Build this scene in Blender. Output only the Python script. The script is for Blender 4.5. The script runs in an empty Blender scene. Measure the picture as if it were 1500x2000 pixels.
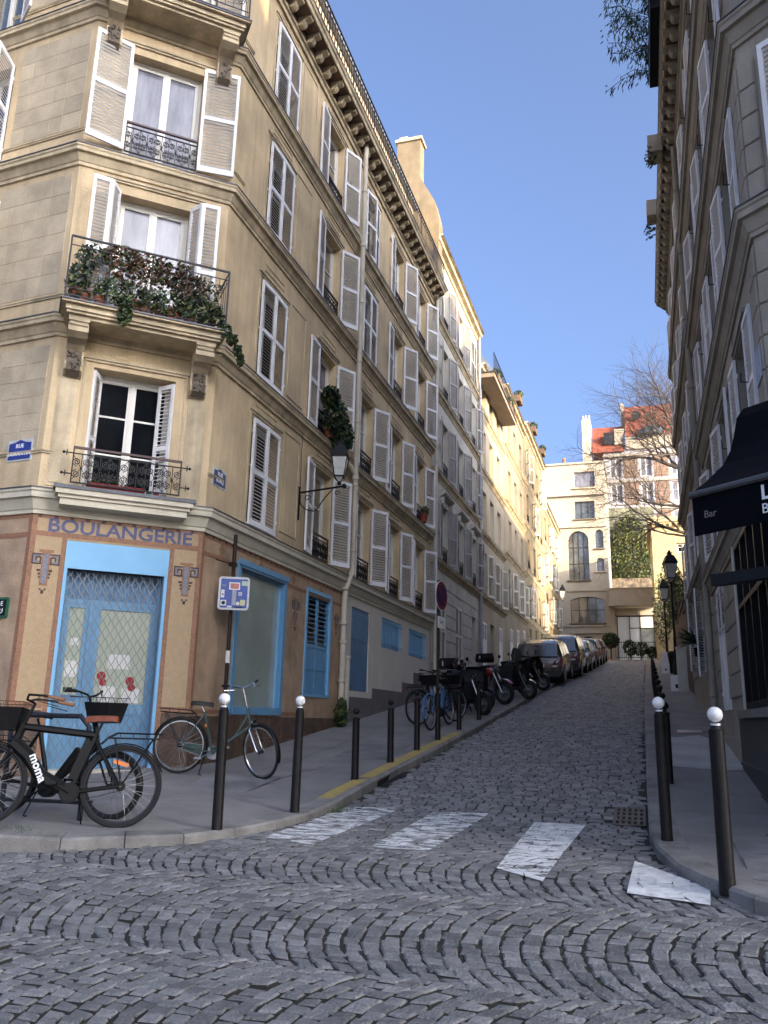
import bpy, math, random
from mathutils import Matrix, Vector
from math import sin, cos, pi, radians, sqrt, atan2, tan
random.seed(7)
C = bpy.context.scene.collection
# ------------------------------------------------------------------ camera, world, sun, exposure
cam = bpy.data.cameras.new('camera'); camo = bpy.data.objects.new('camera', cam); C.objects.link(camo)
camo.matrix_world = Matrix(((0.954779, 0.051249, 0.292866, 0), (0.296449, -0.239240, -0.924598, 0), (0.022681, 0.969607, -0.243614, 0), (0,0,0,1)))
camo.location = (0, 0, 1.5)
cam.sensor_fit = 'VERTICAL'; cam.sensor_height = 24; cam.lens = 24 * 1600 / 2000; cam.clip_end = 600; cam.clip_start = .05
bpy.context.scene.camera = camo
SUN_EL, SUN_AZ = radians(13), radians(121)      # azimuth measured clockwise from +Y
wd = bpy.data.worlds.new('World'); bpy.context.scene.world = wd; wd.use_nodes = True
nt = wd.node_tree; nt.nodes.clear()
sky = nt.nodes.new('ShaderNodeTexSky'); sky.sky_type = 'NISHITA'; sky.sun_disc = False
sky.sun_elevation = SUN_EL; sky.sun_rotation = SUN_AZ; sky.altitude = 50; sky.air_density = .45; sky.dust_density = 10.0; sky.ozone_density = 2.7
bg = nt.nodes.new('ShaderNodeBackground'); bg.inputs[1].default_value = .15
wo = nt.nodes.new('ShaderNodeOutputWorld'); nt.links.new(sky.outputs[0], bg.inputs[0]); nt.links.new(bg.outputs[0], wo.inputs[0])
sl = bpy.data.lights.new('sun', 'SUN'); sl.energy = 2.0; sl.angle = radians(.5); sl.color = (1, .74, .41)
so = bpy.data.objects.new('sun', sl); C.objects.link(so)
sd = Vector((sin(SUN_AZ) * cos(SUN_EL), cos(SUN_AZ) * cos(SUN_EL), sin(SUN_EL)))
so.rotation_euler = (-sd).to_track_quat('-Z', 'Y').to_euler(); so.location = sd * 80
vs = bpy.context.scene.view_settings; vs.view_transform = 'Standard'; vs.look = 'None'; vs.gamma = 1; vs.use_curve_mapping = False
vs.exposure = 2.4

# ------------------------------------------------------------------ materials
MATS = {}
def mat(n, col, rough=.8, var=.12, vs=3.0, bump=0., bs=40., metal=0., spec=.5, col2=None, stretch=(1, 1, 1), objvar=0., islvar=0., coat=0., grain=0., emit=None, alpha=1., streak=0., detail=6):
    if n in MATS: return MATS[n]
    m = bpy.data.materials.new(n); m.use_nodes = True; t = m.node_tree; b = t.nodes['Principled BSDF']; N = t.nodes.new; Lk = t.links.new
    b.inputs['Roughness'].default_value = rough; b.inputs['Metallic'].default_value = metal; b.inputs['Specular IOR Level'].default_value = spec
    b.inputs['Coat Weight'].default_value = coat; b.inputs['Coat Roughness'].default_value = .08
    geo = N('ShaderNodeNewGeometry'); mp = N('ShaderNodeMapping'); Lk(geo.outputs['Position'], mp.inputs[0]); mp.inputs['Scale'].default_value = stretch
    c2 = col2 or tuple(min(1, c * (1 - 2.2 * var)) for c in col)
    c1 = col if col2 else tuple(min(1, c * (1 + var)) for c in col)
    nz = N('ShaderNodeTexNoise'); nz.inputs['Scale'].default_value = vs; nz.inputs['Detail'].default_value = detail; nz.inputs['Roughness'].default_value = .62; Lk(mp.outputs[0], nz.inputs['Vector'])
    rp = N('ShaderNodeValToRGB'); rp.color_ramp.elements[0].position = .32; rp.color_ramp.elements[1].position = .68
    rp.color_ramp.elements[0].color = (*c2, 1); rp.color_ramp.elements[1].color = (*c1, 1); Lk(nz.outputs[0], rp.inputs[0])
    out = rp.outputs[0]
    def mul(o, fac, lo, hi):
        mr = N('ShaderNodeMapRange'); mr.inputs[3].default_value = lo; mr.inputs[4].default_value = hi; Lk(fac, mr.inputs[0])
        mx = N('ShaderNodeMix'); mx.data_type = 'RGBA'; mx.blend_type = 'MULTIPLY'; mx.inputs[0].default_value = 1; Lk(o, mx.inputs[6]); Lk(mr.outputs[0], mx.inputs[7]); return mx.outputs[2]
    if objvar:
        oi = N('ShaderNodeObjectInfo'); out = mul(out, oi.outputs['Random'], 1 - objvar, 1 + objvar)
    if islvar: out = mul(out, geo.outputs['Random Per Island'], 1 - islvar, 1 + islvar)
    if streak:
        m2 = N('ShaderNodeMapping'); m2.inputs['Scale'].default_value = (5, 5, .35); Lk(geo.outputs['Position'], m2.inputs[0])
        n2 = N('ShaderNodeTexNoise'); n2.inputs['Scale'].default_value = 1.4; n2.inputs['Detail'].default_value = 5; Lk(m2.outputs[0], n2.inputs['Vector'])
        out = mul(out, n2.outputs[0], 1 - streak * 1.6, 1 + streak)
    if grain:
        n3 = N('ShaderNodeTexNoise'); n3.inputs['Scale'].default_value = bs * 1.7; n3.inputs['Detail'].default_value = 3; Lk(geo.outputs['Position'], n3.inputs['Vector'])
        out = mul(out, n3.outputs[0], 1 - grain, 1 + grain)
    Lk(out, b.inputs['Base Color'])
    rr = N('ShaderNodeMapRange'); rr.inputs[3].default_value = max(0, rough - .08); rr.inputs[4].default_value = min(1, rough + .08); Lk(nz.outputs[0], rr.inputs[0]); Lk(rr.outputs[0], b.inputs['Roughness'])
    if bump:
        n4 = N('ShaderNodeTexNoise'); n4.inputs['Scale'].default_value = bs; n4.inputs['Detail'].default_value = 5; Lk(geo.outputs['Position'], n4.inputs['Vector'])
        bp = N('ShaderNodeBump'); bp.inputs['Strength'].default_value = bump; bp.inputs['Distance'].default_value = .02; Lk(n4.outputs[0], bp.inputs['Height']); Lk(bp.outputs[0], b.inputs['Normal'])
    if emit: b.inputs['Emission Color'].default_value = (*emit[0], 1); b.inputs['Emission Strength'].default_value = emit[1]
    MATS[n] = m; return m
stone = mat('stone_cream', (.62, .48, .295), .85, .14, .8, .35, 30, streak=.20, grain=.10)
stone_x = mat('stone_block_cream', (.45, .375, .265), .85, .10, 2.5, .3, 35, objvar=.10, grain=.08)
stone_mould = mat('stone_moulding', (.58, .475, .315), .8, .18, 1.8, .25, 40, streak=.26, grain=.08)
stone_white = mat('painted_cornice', (.60, .55, .43), .7, .07, 2, .1, 30, streak=.10)
stone_grey = mat('stone_grey', (.50, .47, .41), .85, .10, .8, .25, 30, streak=.12, grain=.06)
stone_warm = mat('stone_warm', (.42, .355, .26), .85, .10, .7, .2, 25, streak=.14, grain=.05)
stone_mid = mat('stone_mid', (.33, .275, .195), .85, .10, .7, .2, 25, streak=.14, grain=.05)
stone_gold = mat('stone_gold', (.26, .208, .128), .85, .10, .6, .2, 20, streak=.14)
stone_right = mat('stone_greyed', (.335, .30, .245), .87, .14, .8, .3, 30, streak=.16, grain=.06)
stone_dark = mat('stone_sooty', (.16, .13, .10), .9, .2, 3, .2, 30)
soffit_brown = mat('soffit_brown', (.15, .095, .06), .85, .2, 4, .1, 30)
render_cream = mat('render_cream', (.62, .58, .50), .85, .05, .8, .1, 60, streak=.06)
render_grey = mat('render_plinth', (.155, .14, .135), .8, .10, 2, .1, 60, streak=.1)
render_white = mat('render_white', (.42, .38, .31), .8, .06, 1, .1, 40, streak=.06)
zinc = mat('zinc_flashing', (.10, .105, .12), .5, .15, 5, metal=.5)
zinc_roof = mat('zinc_roof', (.22, .24, .27), .45, .12, 2, metal=.4)
shut_w = mat('shutter_paint', (.82, .81, .81), .55, .05, 3, streak=.07)
shut_g = mat('shutter_grey', (.36, .345, .345), .65, .10, 3, streak=.1)
shut_c = mat('shutter_cream', (.62, .59, .52), .6, .06, 3)
frame_w = mat('window_paint', (.72, .70, .64), .5, .04, 3)
curtain = mat('curtain', (.55, .53, .50), .8, .15, 6, stretch=(9, 9, .5))
pane_d = mat('pane_dark', (.008, .009, .010), .06, .3, 1.2, spec=.35)
shop_glass = mat('shop_glass', (.010, .012, .014), .03, .3, 1.2, spec=1.0, coat=1)
pane_s = mat('pane_curtain_sky_tint', (.24, .245, .30), .10, .3, 1.6, spec=.6, stretch=(3, 3, .6), col2=(.10, .105, .14))  # lilac base colour mixes pale curtains with painted sky reflection
pane_m = mat('pane_half', (.10, .115, .125), .05, .5, 1.4, spec=1.0, coat=1, col2=(.03, .034, .036))
pane_g = mat('frosted_green_pane', (.34, .40, .36), .10, .10, 1.0, spec=.9, coat=.6)
pane_y = mat('papered_pane', (.47, .51, .40), .12, .05, 2, spec=.8, coat=.6)
iron = mat('wrought_iron', (.007, .007, .009), .5, .2, 20, spec=.3)
iron_g = mat('iron_blue_grey', (.022, .024, .032), .5, .2, 20, spec=.3)
rail_red = mat('handrail_oxblood', (.06, .02, .02), .4, .1, 5)
pole_brown = mat('pole_brown', (.022, .012, .010), .5, .2, 9, spec=.3)
pipe_c = mat('downpipe_cream', (.55, .50, .40), .55, .08, 3, streak=.08)
pipe_g = mat('downpipe_grey', (.24, .25, .27), .5, .1, 3)
blue = mat('paint_blue', (.13, .31, .50), .45, .06, 3, streak=.06)
blue_l = mat('paint_light_blue', (.19, .44, .68), .45, .03, 3)
blue_d = mat('paint_blue_dull', (.10, .21, .36), .55, .12, 6, streak=.1)
mosaic = mat('mosaic_ochre', (.42, .30, .17), .6, .05, 14, .5, 95, grain=.22)
mosaic_s = mat('mosaic_ochre_grimy', (.44, .31, .20), .65, .16, 2.2, .5, 95, grain=.22, streak=.12)
mos_b = mat('mosaic_border', (.29, .145, .08), .6, .15, 30, .4, 95, grain=.3)
mos_d = mat('mosaic_dark', (.07, .035, .03), .6, .15, 30, .3, 95)
mos_n = mat('mosaic_navy', (.085, .095, .21), .5, .25, 45, .4, 95, grain=.35)
mos_g = mat('mosaic_slate', (.20, .20, .24), .5, .15, 45, .4, 95, grain=.3)
base_t = mat('plinth_tile', (.12, .075, .05), .6, .25, 6, .2, 50, objvar=.15)
cobble = mat('granite_sett', (.238, .226, .222), .62, .28, 7, .9, 60, islvar=.32, grain=.35, col2=(.128, .135, .130))
cobble_o = mat('granite_sett_near', (.238, .226, .222), .62, .28, 7, .9, 60, objvar=.30, grain=.35, col2=(.128, .135, .130))
joint = mat('joint_dirt', (.028, .026, .022), .95, .3, 6, .4, 60, col2=(.022, .022, .016))
asphalt = mat('asphalt', (.255, .24, .225), .85, .22, 1.3, .5, 110, grain=.28, col2=(.17, .16, .152))
asphalt_l = mat('asphalt_patch', (.40, .39, .38), .8, .12, 2, .3, 130, grain=.15)
kerb_m = mat('granite_kerb', (.23, .218, .20), .8, .2, 3, .35, 60, objvar=.12, grain=.2)
white_p = mat('white_ball_paint', (.80, .80, .79), .35, .03, 10, coat=.3)
yellow_p = mat('yellow_kerb_paint', (.50, .36, .09), .75, .3, 8, col2=(.30, .23, .10))
black_p = mat('bollard_paint', (.010, .008, .0075), .5, .3, 14, .15, 60, spec=.25)
black = mat('black_plastic', (.006, .006, .0065), .45, .2, 20, spec=.25)
black_s = mat('black_gloss', (.012, .012, .014), .16, .2, 20, coat=.7)
rubber = mat('tyre_rubber', (.009, .009, .0095), .8, .2, 30)
chrome = mat('chrome', (.62, .62, .64), .18, .1, 9, metal=1)
steel = mat('steel_dull', (.32, .33, .34), .38, .1, 9, metal=.9)
brown_l = mat('saddle_leather', (.23, .062, .024), .38, .15, 16, .1, 60)
grip_l = mat('grip_leather', (.25, .12, .06), .6, .1, 16)
orange = mat('orange_reflector', (.75, .20, .015), .2, .05, 9)
red = mat('red_paint', (.34, .012, .015), .3, .1, 9, coat=.5)
red_w = mat('red_sign', (.15, .006, .015), .4, .08, 5)
terra = mat('terracotta', (.34, .12, .06), .8, .2, 9, objvar=.15)
leaf_a = mat('leaf_ivy', (.035, .075, .02), .5, .5, 5, col2=(.10, .13, .03))
leaf_b = mat('leaf_red_vine', (.11, .035, .028), .6, .5, 9, col2=(.05, .06, .02))
leaf_d = mat('leaf_dark', (.012, .034, .014), .5, .4, 4)
leaf_y = mat('leaf_yellow', (.16, .15, .035), .6, .4, 6)
bark = mat('bark', (.085, .072, .066), .9, .25, 4, .3, 30)
navy = mat('awning_canvas', (.0035, .004, .0075), .9, .15, 3, .15, 200, spec=.08)
letter_w = mat('lettering_white', (.8, .82, .84), .6, .02, 3)
letter_g = mat('lettering_grey', (.16, .15, .13), .6, .02, 3)
sign_b = mat('enamel_blue', (.018, .035, .24), .35, .15, 8)
sign_bd = mat('enamel_blue_faded', (.07, .095, .20), .5, .2, 20)
paper = mat('paper', (.70, .70, .66), .7, .06, 6)
roof_red = mat('roof_tile_red', (.27, .075, .045), .8, .2, 2.5, .3, 30)
brickm = mat('brick_brown', (.30, .195, .135), .85, .2, 2, .2, 30, objvar=.2)
lilac = mat('pale_facade', (.40, .385, .42), .8, .06, 1)
lamp_glass = mat('lamp_glass', (.55, .56, .52), .25, .08, 9, spec=.8)
car_tan = mat('car_taupe', (.135, .115, .105), .28, .04, 3, metal=.6, coat=1)
car_grey = mat('car_grey', (.10, .105, .11), .28, .04, 3, metal=.6, coat=1)
car_silv = mat('car_silver', (.48, .50, .54), .28, .04, 3, metal=.5, coat=1)
car_dark = mat('car_charcoal', (.03, .032, .036), .28, .04, 3, metal=.4, coat=1)
car_wine = mat('car_wine', (.14, .02, .03), .28, .04, 3, metal=.4, coat=1)
carglass = mat('car_glass', (.012, .03, .055), .05, .1, 3, spec=1, coat=1)
cover = mat('scooter_apron', (.012, .014, .02), .65, .3, 6, .2, 20)
helmet_m = mat('helmet_shell', (.03, .012, .015), .25, .3, 3, coat=.8)
bike_blue = mat('bike_blue', (.045, .13, .30), .3, .05, 5, coat=.6)
bike_green = mat('bike_green', (.022, .05, .045), .35, .05, 5, coat=.4)

# ------------------------------------------------------------------ mesh toolkit
class MB:
    def __init__(s): s.v = []; s.f = []; s.mi = []; s.T = None
    def add(s, vs, fs, mi=0):
        o = len(s.v); T = s.T
        s.v += [tuple(T @ Vector(p)) if T else tuple(p) for p in vs]
        s.f += [tuple(o + i for i in f) for f in fs]; s.mi += [mi] * len(fs)
    def box(s, x0, x1, y0, y1, z0, z1, mi=0, open_=()):
        v = [(x, y, z) for z in (z0, z1) for y in (y0, y1) for x in (x0, x1)]
        f = [(0, 2, 3, 1), (4, 5, 7, 6), (0, 1, 5, 4), (2, 6, 7, 3), (0, 4, 6, 2), (1, 3, 7, 5)]
        s.add(v, [q for i, q in enumerate(f) if i not in open_], mi)
    def bev(s, x0, x1, y0, y1, z0, z1, b=.01, mi=0):          # front face (-y) chamfered block
        v = [(x0, y1, z0), (x1, y1, z0), (x1, y1, z1), (x0, y1, z1), (x0, y0 + b, z0), (x1, y0 + b, z0), (x1, y0 + b, z1), (x0, y0 + b, z1),
             (x0 + b, y0, z0 + b), (x1 - b, y0, z0 + b), (x1 - b, y0, z1 - b), (x0 + b, y0, z1 - b)]
        s.add(v, [(8, 9, 10, 11), (4, 5, 9, 8), (5, 6, 10, 9), (6, 7, 11, 10), (7, 4, 8, 11), (0, 1, 5, 4), (1, 2, 6, 5), (2, 3, 7, 6), (3, 0, 4, 7)], mi)
    def quad(s, a, b, c, d, mi=0): s.add([a, b, c, d], [(0, 1, 2, 3)], mi)
    def prism(s, poly, y0, y1, mi=0):                          # polygon in xz extruded along y
        n = len(poly); v = [(x, y0, z) for x, z in poly] + [(x, y1, z) for x, z in poly]
        s.add(v, [tuple(range(n)), tuple(range(2 * n - 1, n - 1, -1))] + [(i, n + i, n + (i + 1) % n, (i + 1) % n) for i in range(n)], mi)
    def prismx(s, poly, x0, x1, mi=0):                         # polygon in yz extruded along x
        n = len(poly); v = [(x0, y, z) for y, z in poly] + [(x1, y, z) for y, z in poly]
        s.add(v, [tuple(range(n - 1, -1, -1)), tuple(range(n, 2 * n))] + [(i, (i + 1) % n, n + (i + 1) % n, n + i) for i in range(n)], mi)
    def prismz(s, poly, z0, z1, mi=0):
        n = len(poly); v = [(x, y, z0) for x, y in poly] + [(x, y, z1) for x, y in poly]
        s.add(v, [tuple(range(n - 1, -1, -1)), tuple(range(n, 2 * n))] + [(i, (i + 1) % n, n + (i + 1) % n, n + i) for i in range(n)], mi)
    def tube(s, pts, r, n=6, mi=0, closed=False, cap=True, flat=1.):
        P = [Vector(p) for p in pts]; k = len(P)
        if k < 2: return
        rs = r if isinstance(r, (list, tuple)) else [r] * k
        up = Vector((0, 0, 1)); vv = []; prev = None
        for i, p in enumerate(P):
            a = P[(i - 1) % k] if (closed or i) else p; b = P[(i + 1) % k] if (closed or i < k - 1) else p
            t = (b - a); t = t.normalized() if t.length > 1e-9 else Vector((0, 0, 1))
            if prev is None:
                u = t.cross(up)
                if u.length < .05: u = t.cross(Vector((1, 0, 0)))
            else: u = prev - t * prev.dot(t)
            if u.length < 1e-6: u = t.orthogonal()
            u.normalize(); prev = u; w = t.cross(u)
            for j in range(n):
                an = 2 * pi * j / n + pi / n; vv.append(p + u * cos(an) * rs[i] + w * sin(an) * rs[i] * flat)
        fs = []
        for i in range(k if closed else k - 1):
            for j in range(n):
                a = i * n + j; b = i * n + (j + 1) % n; c = ((i + 1) % k) * n + (j + 1) % n; d = ((i + 1) % k) * n + j; fs.append((a, d, c, b))
        if cap and not closed: fs += [tuple(range(n)), tuple(range(len(vv) - 1, len(vv) - n - 1, -1))]
        s.add(vv, fs, mi)
    def lathe(s, prof, n=12, c=(0, 0, 0), mi=0, axis='z'):
        vv = []; fs = []
        for r, h in prof:
            for j in range(n):
                a = 2 * pi * j / n; x, y = r * cos(a), r * sin(a)
                vv.append((c[0] + x, c[1] + y, c[2] + h) if axis == 'z' else ((c[0] + x, c[1] + h, c[2] + y) if axis == 'y' else (c[0] + h, c[1] + x, c[2] + y)))
        for i in range(len(prof) - 1):
            for j in range(n): fs.append((i * n + j, i * n + (j + 1) % n, (i + 1) * n + (j + 1) % n, (i + 1) * n + j))
        fs += [tuple(range(n - 1, -1, -1)), tuple(range((len(prof) - 1) * n, len(prof) * n))]
        s.add(vv, fs, mi)
    def ball(s, c, r, n=10, m=6, mi=0, sz=1.):
        s.lathe([(max(.001, r * sin(pi * i / m)), -r * sz * cos(pi * i / m)) for i in range(m + 1)], n, c, mi)
    def sweep(s, line, prof, mi=0, caps=True, mis=None):       # line: (x,y) wall polyline; prof: (outward d, z)
        ns = []
        for a, b in zip(line[:-1], line[1:]):
            e = Vector((b[0] - a[0], b[1] - a[1])).normalized(); ns.append(Vector((e[1], -e[0])))
        vv = []; m = len(prof)
        for i, p in enumerate(line):
            nn = ns[0] if i == 0 else ns[-1] if i == len(line) - 1 else (lambda q: q / q.dot(ns[i]))(ns[i - 1] + ns[i])
            for d, z in prof: vv.append((p[0] + nn[0] * d, p[1] + nn[1] * d, z))
        for i in range(len(line) - 1):
            for j in range(m - 1):
                s.add([vv[i * m + j], vv[i * m + j + 1], vv[(i + 1) * m + j + 1], vv[(i + 1) * m + j]], [(3, 2, 1, 0)], mis[j] if mis else mi)
        if caps: s.add(vv[:m], [tuple(range(m))], mi); s.add(vv[-m:], [tuple(range(m - 1, -1, -1))], mi)
    def leaves(s, cs, n, size=.06, mis=(0,), flat=.35):        # cs: list of (centre, radii)
        for _ in range(n):
            c, r = random.choice(cs)
            while 1:
                d = Vector((random.uniform(-1, 1), random.uniform(-1, 1), random.uniform(-1, 1)))
                if d.length <= 1: break
            d = d * (d.length ** -.35 if d.length > .05 else 1)
            p = Vector(c) + Vector((d.x * r[0], d.y * r[1], d.z * r[2]))
            a = Vector((random.gauss(0, 1), random.gauss(0, 1), random.gauss(0, 1))).normalized(); b = a.orthogonal().normalized(); q = a.cross(b)
            z = size * random.uniform(.55, 1.25)
            s.add([p - b * z, p + q * z * .45 + a * z * flat * .4, p + b * z, p - q * z * .45 + a * z * flat * .4], [(0, 1, 2, 3)], random.choice(mis))
    def mesh(s, name, mats, smooth=False):
        me = bpy.data.meshes.new(name); me.from_pydata(s.v, [], s.f)
        for m in (mats if isinstance(mats, (list, tuple)) else [mats]): me.materials.append(m)
        me.polygons.foreach_set('material_index', s.mi)
        if smooth:
            me.polygons.foreach_set('use_smooth', [True] * len(me.polygons))
            me.set_sharp_from_angle(angle=radians(38))
        me.update(); return me
WM = {}
I4 = Matrix.Identity(4)
def T(x=0, y=0, z=0): return Matrix.Translation((x, y, z))
def RZ(a): return Matrix.Rotation(a, 4, 'Z')
def RX(a): return Matrix.Rotation(a, 4, 'X')
def RY(a): return Matrix.Rotation(a, 4, 'Y')
def put(o, parent, M):
    WM[o] = M
    if parent: o.parent = parent; o.matrix_basis = WM[parent].inverted() @ M
    else: o.matrix_basis = M
def thing(name, loc, label, cat, group=None, M=None):
    o = bpy.data.objects.new(name, None); o.empty_display_size = .2; C.objects.link(o); put(o, None, M if M is not None else T(*loc))
    o['label'] = label; o['category'] = cat
    if group: o['group'] = group
    return o
def ob(name, me, parent=None, M=None, label=None, cat=None, group=None, kind=None, mats=None, smooth=False):
    if isinstance(me, MB): me = me.mesh(name, mats, smooth)
    o = bpy.data.objects.new(name, me); C.objects.link(o); put(o, parent, M if M is not None else (WM[parent] if parent and M is None and False else I4))
    for k, v in (('label', label), ('category', cat), ('group', group), ('kind', kind)):
        if v: o[k] = v
    return o
def children(o): return list(o.children)
def dup(o, M, parent=None, label=None):
    c = o.copy(); C.objects.link(c); put(c, parent, M)
    if label: c['label'] = label
    D = M @ WM[o].inverted()
    for ch in list(o.children): dup(ch, D @ WM[ch], c)
    return c
def FR(o, e):
    l = sqrt(e[0] ** 2 + e[1] ** 2); ex, ey = e[0] / l, e[1] / l
    return Matrix(((ex, -ey, 0, o[0]), (ey, ex, 0, o[1]), (0, 0, 1, o[2] if len(o) > 2 else 0), (0, 0, 0, 1)))
def text_mesh(txt, size, mats, ext=.003, bold=0.):
    c = bpy.data.curves.new('lettering', 'FONT'); c.body = txt; c.size = size; c.extrude = ext; c.align_x = 'CENTER'; c.align_y = 'CENTER'; c.offset = bold; c.resolution_u = 3
    o = bpy.data.objects.new('lettering', c); C.objects.link(o); bpy.context.view_layer.update()
    me = bpy.data.meshes.new_from_object(o.evaluated_get(bpy.context.evaluated_depsgraph_get())); bpy.data.objects.remove(o)
    me.materials.clear(); me.materials.append(mats); return me
def txt(name, s, size, m, parent, M, sx=1., **k):             # text standing on a wall: M's frame, x right, z up
    return ob(name, text_mesh(s, size, m, **k), parent, M @ RX(pi / 2) @ Matrix.Diagonal((sx, 1, 1, 1)))
# ------------------------------------------------------------------ heights of the hill
HT = [(-60, -.15), (-1.2, -.15), (0, -.12), (2, -.02), (4.2, .12), (5.5, .26), (6.5, .355), (7.5, .40), (8.5, .42), (9.5, .4475), (63, 6.055), (400, 6.055)]
def Rd(y):
    for (a, b), (c, d) in zip(HT[:-1], HT[1:]):
        if y <= c: return b + (d - b) * (y - a) / (c - a)
def Pv(y): return Rd(y) + .12
# ------------------------------------------------------------------ ground
KL = [(-16, 5.6), (-7.9, 5.9), (-6.2, 5.98), (-5.3, 6.08), (-4.8, 6.28), (-4.35, 6.55), (-3.95, 6.85), (-3.68, 7.3), (-3.54, 7.9), (-3.48, 8.6), (-3.48, 9.4), (-3.46, 11.2), (-3.38, 14), (-3.34, 17), (-3.3, 22), (-3.25, 29), (-3.1, 40), (-2.95, 50), (-2.8, 60.5)]
KR = [(7, 3.9), (3.4, 4.9), (1.8, 5.45), (1.0, 5.85), (.6, 6.2), (.33, 6.65), (.16, 7.1), (.03, 7.75), (-.03, 8.6), (-.04, 11), (-.04, 20), (0, 30), (.06, 40), (.12, 50), (.2, 60.5)]
def dense(pl, step):
    out = []
    for a, b in zip(pl[:-1], pl[1:]):
        n = max(1, round(sqrt((a[0] - b[0]) ** 2 + (a[1] - b[1]) ** 2) / step))
        out += [(a[0] + (b[0] - a[0]) * i / n, a[1] + (b[1] - a[1]) * i / n) for i in range(n)]
    return out + [pl[-1]]
def kh(x, y, left):                                             # kerb height: dropped at the corner crossing
    if left: return .085 + .04 * min(1, max(0, abs(y - 7.9) - .9) / 1.1) + (.035 if x < -4.8 else 0)
    return .09 + .035 * min(1, max(0, abs(y - 7.3) - .4) / 1.0)
m = MB(); ys = [-60, -1.2, 0, 2, 4.2, 5.5, 6.5, 7.5, 8.5, 9.5, 63, 300]
for a, b in zip(ys[:-1], ys[1:]): m.quad((-200, a, Rd(a) - .35), (200, a, Rd(a) - .35), (200, b, Rd(b) - .35), (-200, b, Rd(b) - .35))
ob('ground', m, mats=[asphalt], kind='structure')
road = ob('road', (lambda m: ([m.quad((-16, a, Rd(a)), (8, a, Rd(a)), (8, b, Rd(b)), (-16, b, Rd(b))) for a, b in zip([-9, -1.2, 0, 2, 4.2, 5.5, 6.5, 7.5, 8.5, 9.5, 30], [-1.2, 0, 2, 4.2, 5.5, 6.5, 7.5, 8.5, 9.5, 30, 60.5])], m)[1])(MB()), mats=[joint], kind='structure')
poly = [(-16, -9)] + KL + KR[::-1] + [(8, -9)]
def inside(x, y, P=poly):
    c = False; n = len(P)
    for i in range(n):
        (x1, y1), (x2, y2) = P[i], P[(i + 1) % n]
        if (y1 > y) != (y2 > y) and x < (x2 - x1) * (y - y1) / (y2 - y1) + x1: c = not c
    return c
def seen(x, y, z, mg=60):
    d = Vector((x, y, z - 1.5)); cx = .954779 * d.x + .296449 * d.y + .022681 * d.z; cy = .051249 * d.x - .239240 * d.y + .969607 * d.z; cz = .292866 * d.x - .924598 * d.y - .243614 * d.z
    if cz > -.4: return None
    u = 750 + 1600 * cx / -cz; v = 1000 - 1600 * cy / -cz
    return (u, v, -cz) if -mg < u < 1500 + mg and -mg < v < 2000 + mg else None
def inset(q, g):
    if len(q) == 4:
        o = []
        for i in range(4):
            p, a, b = q[i], q[(i + 1) % 4], q[i - 1]; la = sqrt((a[0] - p[0]) ** 2 + (a[1] - p[1]) ** 2) or 1; lb = sqrt((b[0] - p[0]) ** 2 + (b[1] - p[1]) ** 2) or 1
            o.append((p[0] + (a[0] - p[0]) * g / la + (b[0] - p[0]) * g / lb, p[1] + (a[1] - p[1]) * g / la + (b[1] - p[1]) * g / lb))
        return o
    cx = sum(p[0] for p in q) / len(q); cy = sum(p[1] for p in q) / len(q); o = []
    for x, y in q:
        d = sqrt((x - cx) ** 2 + (y - cy) ** 2) or 1; o.append((x + (cx - x) * g / d, y + (cy - y) * g / d))
    return o
def stone_geo(mb, q, h, tilt, mi=0):
    z = [Rd(p[1]) for p in q]; n = len(q); a = inset(q, .0045); b = inset(q, .008); c = inset(q, .017)
    th = [tilt[0] * (p[0] - q[0][0]) + tilt[1] * (p[1] - q[0][1]) for p in q]
    v = [(a[i][0], a[i][1], z[i] - .012) for i in range(n)] + [(b[i][0], b[i][1], z[i] + h - .010 + th[i]) for i in range(n)] + [(c[i][0], c[i][1], z[i] + h + th[i]) for i in range(n)]
    f = [(i, (i + 1) % n, n + (i + 1) % n, n + i) for i in range(n)] + [(n + i, n + (i + 1) % n, 2 * n + (i + 1) % n, 2 * n + i) for i in range(n)] + [tuple(range(2 * n, 3 * n))]
    mb.add(v, f[:n], 1); mb.v = mb.v[:-len(v)]; mb.add(v, f[n:], mi); 
quads = []
# segmental arcs of setts on the crossing: arcs stacked along x, chords along y
CH, PI_ = 1.42, .118; RA = CH / sqrt(2)
for band in range(-1, 4):
    yc = 7.44 - CH / 2 - CH * band; nst = 17
    for k in range(-115, 60):
        jit = random.uniform(-.01, .01)
        for i in range(nst):
            def P_(kk, ii):
                th = -pi / 4 + pi / 2 * ii / nst
                return (kk * PI_ + (.5 * (band % 2)) * PI_ - RA * cos(th) + RA, yc + RA * sin(th))
            o = .5 * (k % 2)
            if i == nst - 1 and o: continue
            q = [P_(k, i + o), P_(k + 1, i + o), P_(k + 1, i + 1 + o), P_(k, i + 1 + o)]
            if k % 2 and i == 0: quads.append(([P_(k, 0), P_(k + 1, 0), P_(k + 1, .5), P_(k, .5)], 0))
            if k % 2 and i == nst - 2: quads.append(([P_(k, nst - .5), P_(k + 1, nst - .5), P_(k + 1, nst), P_(k, nst)], 0))
            quads.append(([(x + random.gauss(0, .008), y + random.gauss(0, .008)) for x, y in q], 0))
quads = [q for q in quads if inside(sum(p[0] for p in q[0]) / 4, sum(p[1] for p in q[0]) / 4) and sum(p[1] for p in q[0]) / 4 < 7.44]
y = 7.44; r = 0                                                   # straight courses up the street
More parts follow.
